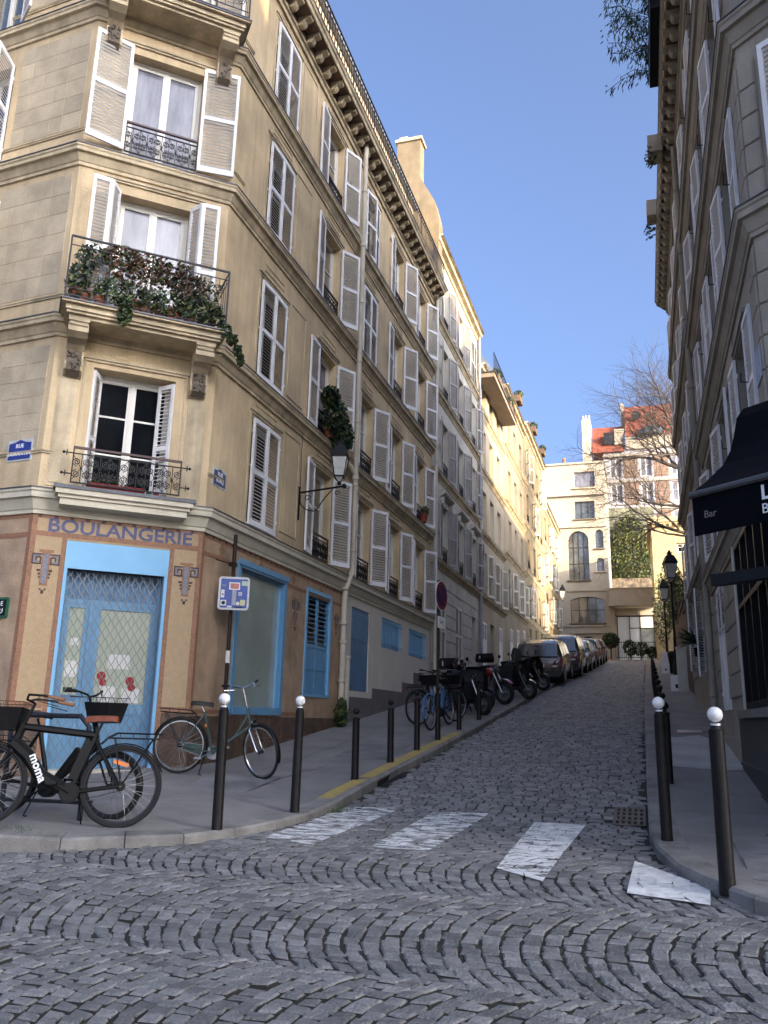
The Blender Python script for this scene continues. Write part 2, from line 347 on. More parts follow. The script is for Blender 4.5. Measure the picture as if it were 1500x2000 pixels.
while y < 60.4:
    hgt = .106 + random.uniform(-.008, .008); x = -4.6 + random.uniform(0, .2)
    while x < .4:
        w = random.uniform(.12, .20)
        q = [(x, y), (x + w, y), (x + w, y + hgt), (x, y + hgt)]; cx = x + w / 2
        if inside(cx, y + hgt / 2) and inside(x + .03, y + hgt / 2) and inside(x + w - .03, y + hgt / 2): quads.append(([(a + random.gauss(0, .004), b + random.gauss(0, .005)) for a, b in q], 1))
        x += w
    y += hgt; r += 1
near = []; far = MB()
for q, t in quads:
    cx = sum(p[0] for p in q) / 4; cy = sum(p[1] for p in q) / 4; s = seen(cx, cy, Rd(cy), 260)
    if not s: continue
    if -.42 < cx < -.03 and 9.46 < cy < 10.44: continue
    h = .013 + random.gauss(0, .0032); tl = (random.gauss(0, .018), random.gauss(0, .018))
    on = 10 < s[0] < 1490 and 10 < s[1] < 1990
    near.append((s[2] if on else 99, q, h, tl))
near.sort(key=lambda a: a[0])
for i, (d, q, h, tl) in enumerate(near):
    if i < 290:
        cx = sum(p[0] for p in q) / 4; cy = sum(p[1] for p in q) / 4; mb = MB(); mb.T = T(-cx, -cy, -Rd(cy)); stone_geo(mb, q, h, tl)
        ob('cobblestone', mb, road, T(cx, cy, Rd(cy)), mats=[cobble_o, joint])
    else: stone_geo(far, q, h, tl)
ob('cobblestones', far, road, mats=[cobble, joint], kind='stuff')
# zebra stripes: paint lying on the tops of the stones
def clip(P, Q):
    out = P
    for i in range(len(Q)):
        a, b = Q[i], Q[(i + 1) % len(Q)]; inp = out; out = []
        sd_ = lambda p: (b[0] - a[0]) * (p[1] - a[1]) - (b[1] - a[1]) * (p[0] - a[0])
        for j in range(len(inp)):
            p, q = inp[j], inp[(j + 1) % len(inp)]; sp, sq = sd_(p), sd_(q)
            if sp >= 0: out.append(p)
            if (sp >= 0) != (sq >= 0):
                t = sp / (sp - sq); out.append((p[0] + (q[0] - p[0]) * t, p[1] + (q[1] - p[1]) * t))
        if not out: return []
    return out
def paint_mat(n, thr, sc=9):
    m = mat(n, (.80, .80, .77), .65, .12, 8, .25, 60, grain=.10); t = m.node_tree; b = t.nodes['Principled BSDF']
    g = t.nodes.new('ShaderNodeNewGeometry'); z = t.nodes.new('ShaderNodeTexNoise'); z.inputs['Scale'].default_value = sc; z.inputs['Detail'].default_value = 8; z.inputs['Roughness'].default_value = .75
    mp = t.nodes.new('ShaderNodeMapping'); mp.inputs['Scale'].default_value = (.45, 1.3, 1); t.links.new(g.outputs['Position'], mp.inputs[0]); t.links.new(mp.outputs[0], z.inputs['Vector'])
    r = t.nodes.new('ShaderNodeValToRGB'); r.color_ramp.elements[0].position = thr - .02; r.color_ramp.elements[1].position = thr + .02; t.links.new(z.outputs[0], r.inputs[0]); t.links.new(r.outputs[0], b.inputs['Alpha'])
    return m
pw = paint_mat('worn_road_paint', .482); pf = paint_mat('road_paint', .35)
stripes = [([(-3.4, 7.34), (-2.85, 7.16), (-2.80, 9.73), (-3.42, 9.55)], pw), ([(-2.35, 7.22), (-1.83, 7.28), (-1.75, 9.67), (-2.37, 9.58)], pw), ([(-1.17, 6.8), (-.78, 6.49), (-.66, 9.33), (-1.19, 9.3)], paint_mat('half_worn_road_paint', .44)), ([(-.19, 6.35), (.34, 6.23), (.37, 6.66), (-.15, 7.42)], pf)]
for S, pm in stripes:
    mb = MB()
    for d, q, h, tl in near:
        if min(p[0] for p in q) > max(p[0] for p in S) or max(p[0] for p in q) < min(p[0] for p in S) or min(p[1] for p in q) > max(p[1] for p in S) or max(p[1] for p in q) < min(p[1] for p in S): continue
        P = clip(inset(q, -.004 if pm is pf else .002), S)
        if len(P) > 2: mb.add([(x, y_, Rd(y_) + (.021 if pm is not pf else .027)) for x, y_ in P], [tuple(range(len(P)))])
    ob('crosswalk_stripe', mb, mats=[pm], kind='structure')
# kerbs and pavements
def kerb(pl, left, parent, wdt=.26):
    P = dense(pl, .9); n = len(P); sgn = -1 if left else 1
    def nrm(i):
        a = P[max(0, i - 1)]; b = P[min(n - 1, i + 1)]; e = Vector((b[0] - a[0], b[1] - a[1])).normalized(); return (-e[1], e[0]) if left else (e[1], -e[0])
    inner = []
    for i in range(n): nn = nrm(i); inner.append((P[i][0] + nn[0] * wdt, P[i][1] + nn[1] * wdt))
    for i in range(n - 1):
        g = .004; a, b, c, d = P[i], P[i + 1], inner[i + 1], inner[i]; L = sqrt((a[0] - b[0]) ** 2 + (a[1] - b[1]) ** 2); t = g / L
        lp = lambda p, q, t: (p[0] + (q[0] - p[0]) * t, p[1] + (q[1] - p[1]) * t)
        A, B, Cc, D = lp(a, b, t), lp(a, b, 1 - t), lp(d, c, 1 - t), lp(d, c, t); mb = MB()
        za, zb = Rd(a[1]), Rd(b[1]); ha, hb = kh(*a, left), kh(*b, left); bv = .022
        A2, B2 = lp(A, D, bv / wdt), lp(B, Cc, bv / wdt); cx, cy = A
        v = [(A[0], A[1], za - .1), (B[0], B[1], zb - .1), (B[0], B[1], zb + hb - bv), (A[0], A[1], za + ha - bv), (A2[0], A2[1], za + ha), (B2[0], B2[1], zb + hb), (Cc[0], Cc[1], Rd(Cc[1]) + hb), (D[0], D[1], Rd(D[1]) + ha), (Cc[0], Cc[1], Rd(Cc[1]) - .1), (D[0], D[1], Rd(D[1]) - .1)]
        v = [(x - cx, y_ - cy, z - za) for x, y_, z in v]
        f = [(0, 1, 2, 3), (3, 2, 5, 4), (4, 5, 6, 7), (7, 6, 8, 9), (0, 3, 4, 7, 9), (1, 8, 6, 5, 2)]
        if not left: f = [tuple(reversed(q)) for q in f]
        mb.add(v, f); ob('kerb_stone', mb, parent, T(cx, cy, za), mats=[kerb_m])
    return P, inner
def pavement(P, inner, wallpts, left):
    mb = MB(); n = len(P); k = 6
    def z_in(i, p): return Rd(p[1]) + kh(*P[i], left) - .004
    rows = []
    for i in range(n):
        a = inner[i]; b = wallpts(P[i]); za = z_in(i, a); zb = Pv(b[1]) + .01 + (.10 * max(0, min(1, 11.8 - b[1])) if left else 0); rows.append([(a[0] + (b[0] - a[0]) * j / k, a[1] + (b[1] - a[1]) * j / k, za + (zb - za) * j / k) for j in range(k + 1)])
    for i in range(n - 1):
        for j in range(k):
            q = [rows[i][j], rows[i + 1][j], rows[i + 1][j + 1], rows[i][j + 1]]; mb.add(q, [(3, 2, 1, 0)] if not left else [(0, 1, 2, 3)])
    return mb, rows
def wl(p):
    tbl = [(-16, 10), (-7.9, 9.2), (-6.2, 9.6), (-5.3, 9.9), (-4.8, 10.2), (-4.35, 10.5), (-3.95, 10.8), (-3.68, 11.1), (-3.54, 11.4), (-3.47, 11.7)]
    wx = [-16, -8.1, -7.7, -7.3, -7.0, -6.8, -6.6, -6.45, -6.4, -6.4]
    if p[1] >= 8.6: return (-6.4, p[1] + max(0, (11.6 - p[1]) * .55 + .4) * (p[1] < 11.6))
    for i in range(len(tbl) - 1):
        if tbl[i][0] <= p[0] <= tbl[i + 1][0]:
            t = (p[0] - tbl[i][0]) / (tbl[i + 1][0] - tbl[i][0]); return (wx[i] + (wx[i + 1] - wx[i]) * t, tbl[i][1] + (tbl[i + 1][1] - tbl[i][1]) * t)
    return (-6.4, 11.7)
def wr(p):
    if p[1] >= 8.6: return (1.7 if p[1] < 25 else 2.2, p[1])
    t = min(1, (8.6 - p[1]) / 4.0); return (1.7 + 6.6 * t, 8.6 - 2.8 * t)
pl_ = ob('pavement', MB(), mats=[asphalt], kind='structure')
PL, PLi = kerb(KL, True, pl_); mb, rowsL = pavement(PL, PLi, wl, True); pl_.data = mb.mesh('pavement', [asphalt])
pr_ = ob('pavement', MB(), mats=[asphalt], kind='structure')
PR, PRi = kerb(KR, False, pr_); mb, rowsR = pavement(PR, PRi, wr, False); pr_.data = mb.mesh('pavement', [asphalt])
def pz(x, y, left=True):                                        # height of the pavement surface at x, y
    rows = rowsL if left else rowsR; best = (9e9, Pv(y))
    for r_ in rows:
        for a, b in zip(r_[:-1], r_[1:]):
            ex, ey = b[0] - a[0], b[1] - a[1]; t = max(0, min(1, ((x - a[0]) * ex + (y - a[1]) * ey) / (ex * ex + ey * ey + 1e-9)))
            d = (a[0] + ex * t - x) ** 2 + (a[1] + ey * t - y) ** 2
            if d < best[0]: best = (d, a[2] + (b[2] - a[2]) * t + .105 * (y - a[1] - ey * t))
    return best[1]
def ribbon(name, pts, w, m, parent, left=True, dz=.004, **k):
    mb = MB()
    for a, b in zip(pts[:-1], pts[1:]):
        e = Vector((b[0] - a[0], b[1] - a[1])).normalized() * w / 2; n_ = (-e[1], e[0])
        za, zb = pz(*a, left) + dz, pz(*b, left) + dz
        mb.add([(a[0] - n_[0], a[1] - n_[1], za), (a[0] + n_[0], a[1] + n_[1], za), (b[0] + n_[0], b[1] + n_[1], zb), (b[0] - n_[0], b[1] - n_[1], zb)], [(0, 3, 2, 1)])
    return ob(name, mb, parent, mats=[m], **k)
crack = mat('crack', (.03, .03, .03), .95, .1)
def wig(a, b, n=9, s=.03): return [(a[0] + (b[0] - a[0]) * i / n + random.gauss(0, s) * (0 < i < n), a[1] + (b[1] - a[1]) * i / n + random.gauss(0, s) * (0 < i < n)) for i in range(n + 1)]
for a, b, s in (((-7, 8.6), (-3.9, 10.5), .01), ((-7.3, 9.1), (-3.85, 11.9), .012), ((-6.2, 7.6), (-4.2, 9.2), .02), ((-4.9, 8.2), (-4.5, 11.8), .02), ((-6, 12.3), (-3.8, 12.4), .02), ((-6, 14.6), (-3.7, 14.7), .02), ((-5.2, 11), (-5.0, 15.4), .02)):
    ribbon('pavement_crack', wig(a, b, 9, s), .011, crack, pl_)
for a, b, s in (((.3, 12.6), (1.3, 12.5), .02), ((.25, 9.8), (1.5, 9.9), .015), ((.5, 8.6), (2, 8.4), .02), ((.8, 8.0), (1.4, 10), .02), ((.25, 21), (1.3, 21), .02)):
    ribbon('pavement_crack', wig(a, b, 7, s), .010, crack, pr_, False)
mb = MB(); pp = [(.23, 12.9), (.95, 12.6), (1.3, 12.75), (1.3, 15.6), (.9, 16.6), (.5, 16.2), (.23, 16.6)]
mb.add([(x, y_, pz(x, y_, False) + .006) for x, y_ in pp], [tuple(range(len(pp)))]); ob('asphalt_patch', mb, pr_, mats=[asphalt_l])
for pp in ([(-5.6, 9.0), (-4.6, 9.25), (-4.7, 10.6), (-5.5, 10.4)], [(-4.7, 12.5), (-3.85, 12.5), (-3.85, 14.5), (-4.8, 14.5)], [(-6.3, 7.2), (-5.2, 7.5), (-5.5, 8.3), (-6.5, 8.1)]):
    mb = MB(); mb.add([(x, y_, pz(x, y_) + .005) for x, y_ in pp], [tuple(range(len(pp)))]); ob('asphalt_patch', mb, pl_, mats=[mat('asphalt_repair', (.215, .21, .205), .85, .2, 2, .5, 110, grain=.25)])
# a slab-paved corner of the right pavement
slab_m = mat('paving_slab', (.21, .205, .20), .75, .15, 3, .2, 60, objvar=.15, grain=.15)
for i in range(5):
    for j in range(5):
        x0, y0 = .66 + j * .50, 6.70 + i * .34; x1, y1 = x0 + .49, y0 + .33; sk = lambda x, y_: (x, y_ - .42 * (x - .62))
        q = [sk(x0, y0), sk(x1, y0), sk(x1, y1), sk(x0, y1)]
        mb = MB(); zz = [pz(*p, False) for p in q]; mb.add([(p[0] - x0, p[1] - y0, z - zz[0] + .010 + .002 * ((i + j) % 2)) for p, z in zip(q, zz)] + [(p[0] - x0, p[1] - y0, z - zz[0] - .03) for p, z in zip(q, zz)], [(0, 1, 2, 3), (4, 5, 1, 0), (5, 6, 2, 1), (6, 7, 3, 2), (7, 4, 0, 3)])
        ob('paving_slab', mb, pr_, T(x0, y0, zz[0]), mats=[slab_m])
# yellow line on the left kerb
for y0, y1 in ((9.5, 10.75), (10.9, 16.1)):
    ysn = [y0 + (y1 - y0) * i / 8 for i in range(9)]; mb = MB()
    kx = lambda y_: -3.54 + (y_ - 9.6) * (.20 / 7.4)
    for a, b in zip(ysn[:-1], ysn[1:]):
        mb.quad((kx(a) - .22, a, Rd(a) + kh(kx(a), a, True) + .004), (kx(a) - .03, a, Rd(a) + kh(kx(a), a, True) + .004), (kx(b) - .03, b, Rd(b) + kh(kx(b), b, True) + .004), (kx(b) - .22, b, Rd(b) + kh(kx(b), b, True) + .004))
    ob('kerb_line', mb, mats=[yellow_p], kind='structure')

# ------------------------------------------------------------------ facade kit (frame: x along the wall to the right, y into it, z up)
CACHE = {}
def cached(key, fn):
    if key not in CACHE: CACHE[key] = fn()
    return CACHE[key]
def wall(b, F, L, z0, z1, ops, m, rv=.2, name='wall', x0=0, back=True):
    xs = sorted({x0, L} | {o['x'] for o in ops} | {o['x'] + o['w'] for o in ops}); zs = sorted({z0, z1} | {o['z'] for o in ops} | {o['z'] + o['h'] for o in ops})
    xs = [x for x in xs if x0 <= x <= L]; zs = [z for z in zs if z0 <= z <= z1]; mb = MB()
    for xa, xb in zip(xs[:-1], xs[1:]):
        for za, zb in zip(zs[:-1], zs[1:]):
            cx, cz = (xa + xb) / 2, (za + zb) / 2
            if any(o['x'] < cx < o['x'] + o['w'] and o['z'] < cz < o['z'] + o['h'] for o in ops): continue
            mb.quad((xa, 0, za), (xb, 0, za), (xb, 0, zb), (xa, 0, zb))
    for o in ops:
        x, z, w, h = o['x'], o['z'], o['w'], o['h']; r = o.get('rv', rv) + .04
        mb.quad((x, 0, z), (x, 0, z + h), (x, r, z + h), (x, r, z)); mb.quad((x + w, r, z), (x + w, r, z + h), (x + w, 0, z + h), (x + w, 0, z))
        mb.quad((x, 0, z + h), (x + w, 0, z + h), (x + w, r, z + h), (x, r, z + h)); mb.quad((x, r, z), (x + w, r, z), (x + w, 0, z), (x, 0, z))
    if back: mb.quad((x0, .6, z0), (x0, .6, z1), (L, .6, z1), (L, .6, z0))
    return ob(name, mb, b, F, mats=[m])
def window(b, F, o, m=frame_w, rv=.2):
    w, h, bars, pane = o['w'], o['h'], o.get('bars', 1), o.get('pane', pane_m); d = o.get('rv', rv)
    def fr():
        mb = MB(); f = .045; s = .06; hw = (w - 2 * f) / 2
        mb.box(0, f, -.03, .05, 0, h); mb.box(w - f, w, -.03, .05, 0, h); mb.box(f, w - f, -.03, .05, h - f, h); mb.box(f, w - f, -.035, .05, 0, f)
        for x in (f, f + hw):
            mb.box(x + .002, x + s, -.012, .03, f, h - f); mb.box(x + hw - s, x + hw - .002, -.012, .03, f, h - f); mb.box(x + s, x + hw - s, -.012, .03, h - f - s, h - f); mb.box(x + s, x + hw - s, -.012, .03, f, f + s + .05)
            for i in range(bars):
                z = f + (h - 2 * f) * (i + 1) / (bars + 1) if bars > 1 else h * .62; mb.box(x + s, x + hw - s, -.005, .02, z - .014, z + .014)
        mb.box(w / 2 - .022, w / 2 + .022, -.03, -.012, f, h - f)
        return mb.mesh('window', [m])
    def pn():
        mb = MB(); mb.box(0, (w - .09) / 2 - .1, 0, .006, 0, h - .2); return mb.mesh('pane', [pane])
    wo_ = ob('window', cached(('win', w, h, bars, m.name), fr), b, F @ T(o['x'], d, o['z']))
    for k in (0, 1): ob('pane', cached(('pane', w, h, pane.name), pn), wo_, F @ T(o['x'] + .095 + k * (w - .09) / 2, d + .012, o['z'] + .105))
    return wo_
def shutter(b, F, x, z, w, h, ang, side, m=shut_w, sep=False, mid=(.5,), y=-.035, solid=0., pitch=.058, parts=True):
    # ang: 0 closed, 180 flat open; side 'L' or 'R' hinge
    def fr():
        mb = MB(); s = .048; mb.box(0, s, -.017, .017, 0, h); mb.box(w - s, w, -.017, .017, 0, h); mb.box(s, w - s, -.017, .017, h - .07, h); mb.box(s, w - s, -.017, .017, 0, .1)
        for k in mid: mb.box(s, w - s, -.017, .017, h * k - .035, h * k + .035)
        if solid: mb.box(s, w - s, -.008, .008, .1, h * solid)
        mb.box(-.012, .02, -.03, -.017, h * .12, h * .12 + .05); mb.box(-.012, .02, -.03, -.017, h * .85, h * .85 + .05)
        return mb.mesh('shutter', [m])
    zs = []; segs = [.1 if not solid else h * solid + .035] + [q for k in mid if not solid or k > solid for q in (h * k - .035, h * k + .035)] + [h - .07]
    for a, c in zip(segs[::2], segs[1::2]):
        n = max(1, int((c - a) / pitch)); zs += [a + (c - a) * (i + .5) / n for i in range(n)]
    def sl(lst):
        mb = MB()
        for q in lst:
            x0, x1 = .046, w - .046; v = [(x, y_, q + z_) for x in (x0, x1) for y_, z_ in ((-.013, -.010), (-.010, -.0125), (.012, .007), (.009, .0095))]
            mb.add(v, [(0, 4, 5, 1), (1, 5, 6, 2), (2, 6, 7, 3), (3, 7, 4, 0)])
        return mb
    A = radians(ang); R = RZ(-A) if side == 'L' else RZ(pi + A)
    if side == 'R': R = R  # same leaf turned round its hinge
    M = F @ T(x, y, z) @ R
    if side == 'R': M = M @ Matrix.Diagonal((1, -1, 1, 1))
    so_ = ob('shutter', cached(('sh', w, h, m.name, mid, solid), fr), b, M)
    if sep:
        for q in zs: ob('slat', cached(('slat1', w, m.name), lambda: sl([0]).mesh('slat', [m])), so_, M @ T(0, 0, q))
    else: ob('slats', cached(('slats', w, h, m.name, mid, solid), lambda: sl(zs).mesh('slats', [m])), so_, M, kind='stuff')
    return so_
def scroll(mb, cx, cz, r, turn=1, start=0, n=11, y=0, rr=.008, sweep_=3.6 * pi / 2 * 2):
    pts = []
    for i in range(n + 1):
        t = i / n; a = start + turn * t * sweep_; q = r * (1 - .82 * t); pts.append((cx + q * cos(a), y, cz + q * sin(a)))
    mb.tube(pts, rr, 4)
def railing_mesh(w, h, m, mt):
    def f():
        mb = MB(); mb.box(0, w, -.022, .022, h - .03, h, 1); mb.box(0, w, -.012, .012, 0, .018); mb.box(0, w, -.01, .01, h - .11, h - .095)
        for x in (0, w - .016): mb.box(x, x + .016, -.01, .01, .018, h - .03)
        n = max(2, round(w / .24)); u = w / n; hh = h - .13
        for i in range(n):
            cx = u * (i + .5); r = min(u * .27, hh * .25)
            for s, tz in ((1, .72), (-1, .28)):
                for sx in (-1, 1): scroll(mb, cx + sx * r * .95, .02 + hh * tz, r * .92, turn=sx * s, start=(pi / 2 if s < 0 else -pi / 2), rr=.0085)
            mb.tube([(cx, 0, .018), (cx, 0, h - .1)], .008, 4); mb.tube([(cx - u * .5, 0, .02), (cx, 0, .02 + hh * .5), (cx - u * .5, 0, h - .11)], .006, 4); mb.tube([(cx + u * .5, 0, .02), (cx, 0, .02 + hh * .5), (cx + u * .5, 0, h - .11)], .006, 4)
            mb.ball((cx, 0, .02 + hh * .5), .018, 5, 4)
            if i: mb.tube([(u * i, 0, .018), (u * i, 0, h - .1)], .006, 4)
        return mb.mesh('railing', [m, mt])
    return cached(('rail', round(w, 2), h, m.name), f)
def ornate(b, F, o, h=.5, m=iron, mt=rail_red, y=.03):
    return ob('window_railing', railing_mesh(round(o['w'] - .02, 2), h, m, mt), b, F @ T(o['x'] + .01, y, o['z'] + .05))
def bay(b, F, o, sm=shut_w, fm=frame_w, sep=False, hook=True, sw=None):
    o = dict(o)
    if o.get('pane', pane_m) is pane_m and random.random() < .35: o['pane'] = pane_s
    if o.get('sh') and o['sh'] != 'closed' and o['sh'][0] > 90: o['sh'] = (round(o['sh'][0] + random.uniform(-6, 2)), round(o['sh'][1] + random.uniform(-5, 6)))
    window(b, F, o, fm)
    w, h, x, z = o['w'], o['h'], o['x'], o['z']; sh = o.get('sh'); lw = sw or w / 2
    if sh == 'closed': sh = (2, 2)
    if sh:
        shutter(b, F, x + .004, z + .015, lw - .006, h - .03, sh[0], 'L', sm, sep); shutter(b, F, x + w - .004, z + .015, lw - .006, h - .03, sh[1], 'R', sm, sep)
        if hook and sh[1] > 90: ob('shutter_catch', cached("catch", lambda: (lambda q: (q.tube([(0, 0, 0), (0, -.12, .02), (.22, -.14, .03)], .008, 4), q.ball((0, -.02, -.01), .022, 5, 4), q)[-1].mesh('shutter_catch', [iron]))(MB())), b, F @ T(x + w + .12, 0, z + h * .52))
    if o.get('rail'): ornate(b, F, o)
def cornice(b, line, z, m, h=.32, d=.17, name='cornice', flash=True):
    mb = MB(); p = [(-.05, z - h), (.03, z - h), (.035, z - h + .05), (.05, z - h + .06), (d * .55, z - h * .52), (d * .6, z - h * .42), (d * .88, z - h * .40), (d * .9, z - .07), (d, z - .05), (d, z - .016), (d + .012, z - .016), (d + .012, z), (-.05, z + .03)]
    mis = [0] * 12
    if flash: mis[9] = mis[10] = mis[11] = 1
    mb.sweep(line, p, caps=True, mis=mis); return ob(name, mb, b, I4, mats=[m, zinc])
def boxes(b, name, F, lst, m, **k):
    for q in lst:
        mb = MB(); x0, x1, y0, y1, z0, z1 = q; mb.box(0, x1 - x0, 0, y1 - y0, 0, z1 - z0); ob(name, cached(('bx', name, m.name, round(x1 - x0, 3), round(y1 - y0, 3), round(z1 - z0, 3)), lambda: mb.mesh(name, [m])), b, F @ T(x0, y0, z0), **k)
# ------------------------------------------------------------------ the corner building with the bakery front
W0, W1, W2, W3 = (-13.99, 9.46), (-7.93, 9.03), (-6.17, 10.58), (-6.17, 24.4)
B1 = thing('corner_building', (-7.5, 12, .8), 'cream stone corner building with a mosaic bakery front and white shutters', 'building')
FX = FR(W0, (W1[0] - W0[0], W1[1] - W0[1])); LX = 6.075
FC = FR(W1, (W2[0] - W1[0], W2[1] - W1[1])); LC = 2.345
FS = FR(W2, (0, 1)); LS = 13.82
Y0 = 10.58
lv = [4.48, 7.10, 9.98, 12.70]
# street side openings
ops = []
def so(y, z, w=1.06, h=1.9, **k): ops.append(dict(x=y - Y0 - w / 2, z=z, w=w, h=h, **k))
c0, c1, c2, c3, c4 = 12.44, 15.2, 17.86, 20.42, 22.98
for i, z in enumerate(lv):
    zb = z + .07; so(c0, zb, sh='closed', pane=pane_d)
    so(c1, zb, sh=(176, 152), rail=True, pane=pane_m)
so(c2, lv[0] + .07, sh=(174, 150), rail=True); so(c3, lv[0] + .07, sh=(176, 153), rail=True); so(c4, lv[0] + .07, sh=(172, 152), rail=True)
so(c2, lv[1] + .07, sh=(177, 152), rail=True); so(c3, lv[1] + .07, sh=(174, 150), rail=True); so(c4, lv[1] + .07, sh=(176, 154), rail=True)
so(c2, lv[2] + .07, sh='closed'); so(c3, lv[2] + .07, sh=(175, 151), rail=True, pane=pane_s); so(c4, lv[2] + .07, sh=(170, 152), rail=True)
so(c2, lv[3] + .07, sh=(12, 6), pane=pane_d); so(c3, lv[3] + .07, sh=(176, 154), rail=True); so(c4, lv[3] + .07, sh=(175, 151), rail=True)
up = list(ops)
wall(B1, FS, LS, 4.14, 15.4, up, stone)
for o in up: bay(B1, FS, o)
# mouldings round the street windows
for o in up:
    x, w, z, h = o['x'], o['w'], o['z'], o['h']; mb = MB(); zt = z + h
    mb.box(-.13, w + .13, -.045, 0, .10, .15); mb.box(-.10, w + .10, -.022, 0, .05, .10); mb.box(-.09, -.05, -.016, 0, -h, .05); mb.box(w + .05, w + .09, -.016, 0, -h, .05)
    if w > 1: mb.box(.10, w - .10, -.014, 0, .24, .255); mb.box(.10, w - .10, -.014, 0, .36, .375); mb.box(.10, .115, -.014, 0, .255, .36); mb.box(w - .115, w - .10, -.014, 0, .255, .36)
    ob('window_surround', cached(('surr', w, h), lambda: mb.mesh('window_surround', [stone_mould])), B1, FS @ T(x, 0, zt))
for z in lv:                                                    # sunk panels between the bays
    for a, c in ((13.2, 13.95), (18.85, 19.25), (21.35, 21.85)):
        mb = MB(); w = c - a; mb.box(0, w, -.016, 0, 0, .02); mb.box(0, w, -.016, 0, 1.9, 1.92); mb.box(0, .02, -.016, 0, .02, 1.9); mb.box(w - .02, w, -.016, 0, .02, 1.9)
        if a < 14: ob('wall_panel', mb, B1, FS @ T(a - Y0, 0, z + .25), mats=[stone_mould])
# chamfer openings
cops = [dict(x=.56, z=4.56, w=1.19, h=1.86, bars=2, pane=pane_d, rv=.30), dict(x=.64, z=7.14, w=1.10, h=2.24, bars=0, pane=pane_s, rv=.22), dict(x=.60, z=10.08, w=1.16, h=1.92, bars=0, pane=pane_s, rv=.2), dict(x=.60, z=12.76, w=1.16, h=1.95, bars=0, pane=pane_m, rv=.2)]
wall(B1, FC, LC, 4.14, 15.4, cops, stone)
for o in cops: window(B1, FC, o)
# first floor: leaves folded against the reveals
shutter(B1, FC, .575, 4.62, .30, 1.76, -66, 'L', shut_w, True, (.42,), y=.0)
shutter(B1, FC, 1.735, 4.62, .30, 1.76, -50, 'R', shut_w, True, (.42,), y=.0)
# second floor: two-fold leaves half open
for side, x, a in (('L', .64, 150), ('R', 1.74, 150)):
    lw = .285; sgn = -1 if side == 'L' else 1
    shutter(B1, FC, x, 7.2, lw, 2.2, 118, side, shut_w, True, (.45,), y=-.03)
    x2 = x + sgn * lw * cos(radians(62)); y2 = -.03 - lw * sin(radians(62))
    shutter(B1, FC, x2, 7.2, lw, 2.2, 176, side, shut_w, True, (.45,), y=y2)
# third floor: wide leaves standing open
shutter(B1, FC, .60, 10.13, .60, 1.98, 166, 'L', shut_w, True, (.52,), y=-.04)
shutter(B1, FC, 1.76, 10.13, .60, 1.98, 172, 'R', shut_w, True, (.52,), y=-.04)
shutter(B1, FC, .60, 12.82, .58, 1.9, 168, 'L', shut_w, False, (.52,)); shutter(B1, FC, 1.76, 12.82, .58, 1.9, 168, 'R', shut_w, False, (.52,))
for q in (.12, 1.98):                                            # pilaster strips beside the first-floor window
    mb = MB(); mb.box(0, .27, -.018, 0, 0, 1.86); mb.box(.03, .24, -.030, -.018, .05, 1.80); ob('wall_panel', cached('pil', lambda: mb.mesh('wall_panel', [stone_mould])), B1, FC @ T(q - .02, 0, 4.55))
mb = MB(); mb.box(0, 1.5, -.03, 0, 0, .035); mb.box(-.04, 1.54, -.05, 0, .035, .07); mb.box(0, 0.03, -.02, 0, -1.95, 0); mb.box(1.47, 1.5, -.02, 0, -1.95, 0)
for z, k in ((6.50, 1), (9.55, 1), (12.14, 1)): ob('window_surround', cached('csur', lambda: mb.mesh('window_surround', [stone_mould])), B1, FC @ T(.42, 0, z))
# ornate railings of the chamfer
rm = railing_mesh(1.5, .53, iron, rail_red)
r1 = ob('window_railing', rm, B1, FC @ T(.40, -.27, 4.56))
mb = MB()
for z in (.13, .43):
    for x0, x1 in ((-.12, 0), (1.5, 1.62)):
        mb.tube([(x0, 0, z), (x1, 0, z)], .010, 5); xx = x0 if x0 < 0 else x1; mb.ball((xx, 0, z), .022, 6, 4); mb.tube([(xx + (.04 if x0 < 0 else -.04), 0, z - .04), (xx + (.04 if x0 < 0 else -.04), 0, z + .04)], .010, 4)
ob('railing_finials', mb, r1, FC @ T(.40, -.27, 4.56), mats=[iron])
ob('window_railing', railing_mesh(1.14, .56, iron, rail_red), B1, FC @ T(.61, -.03, 10.12))
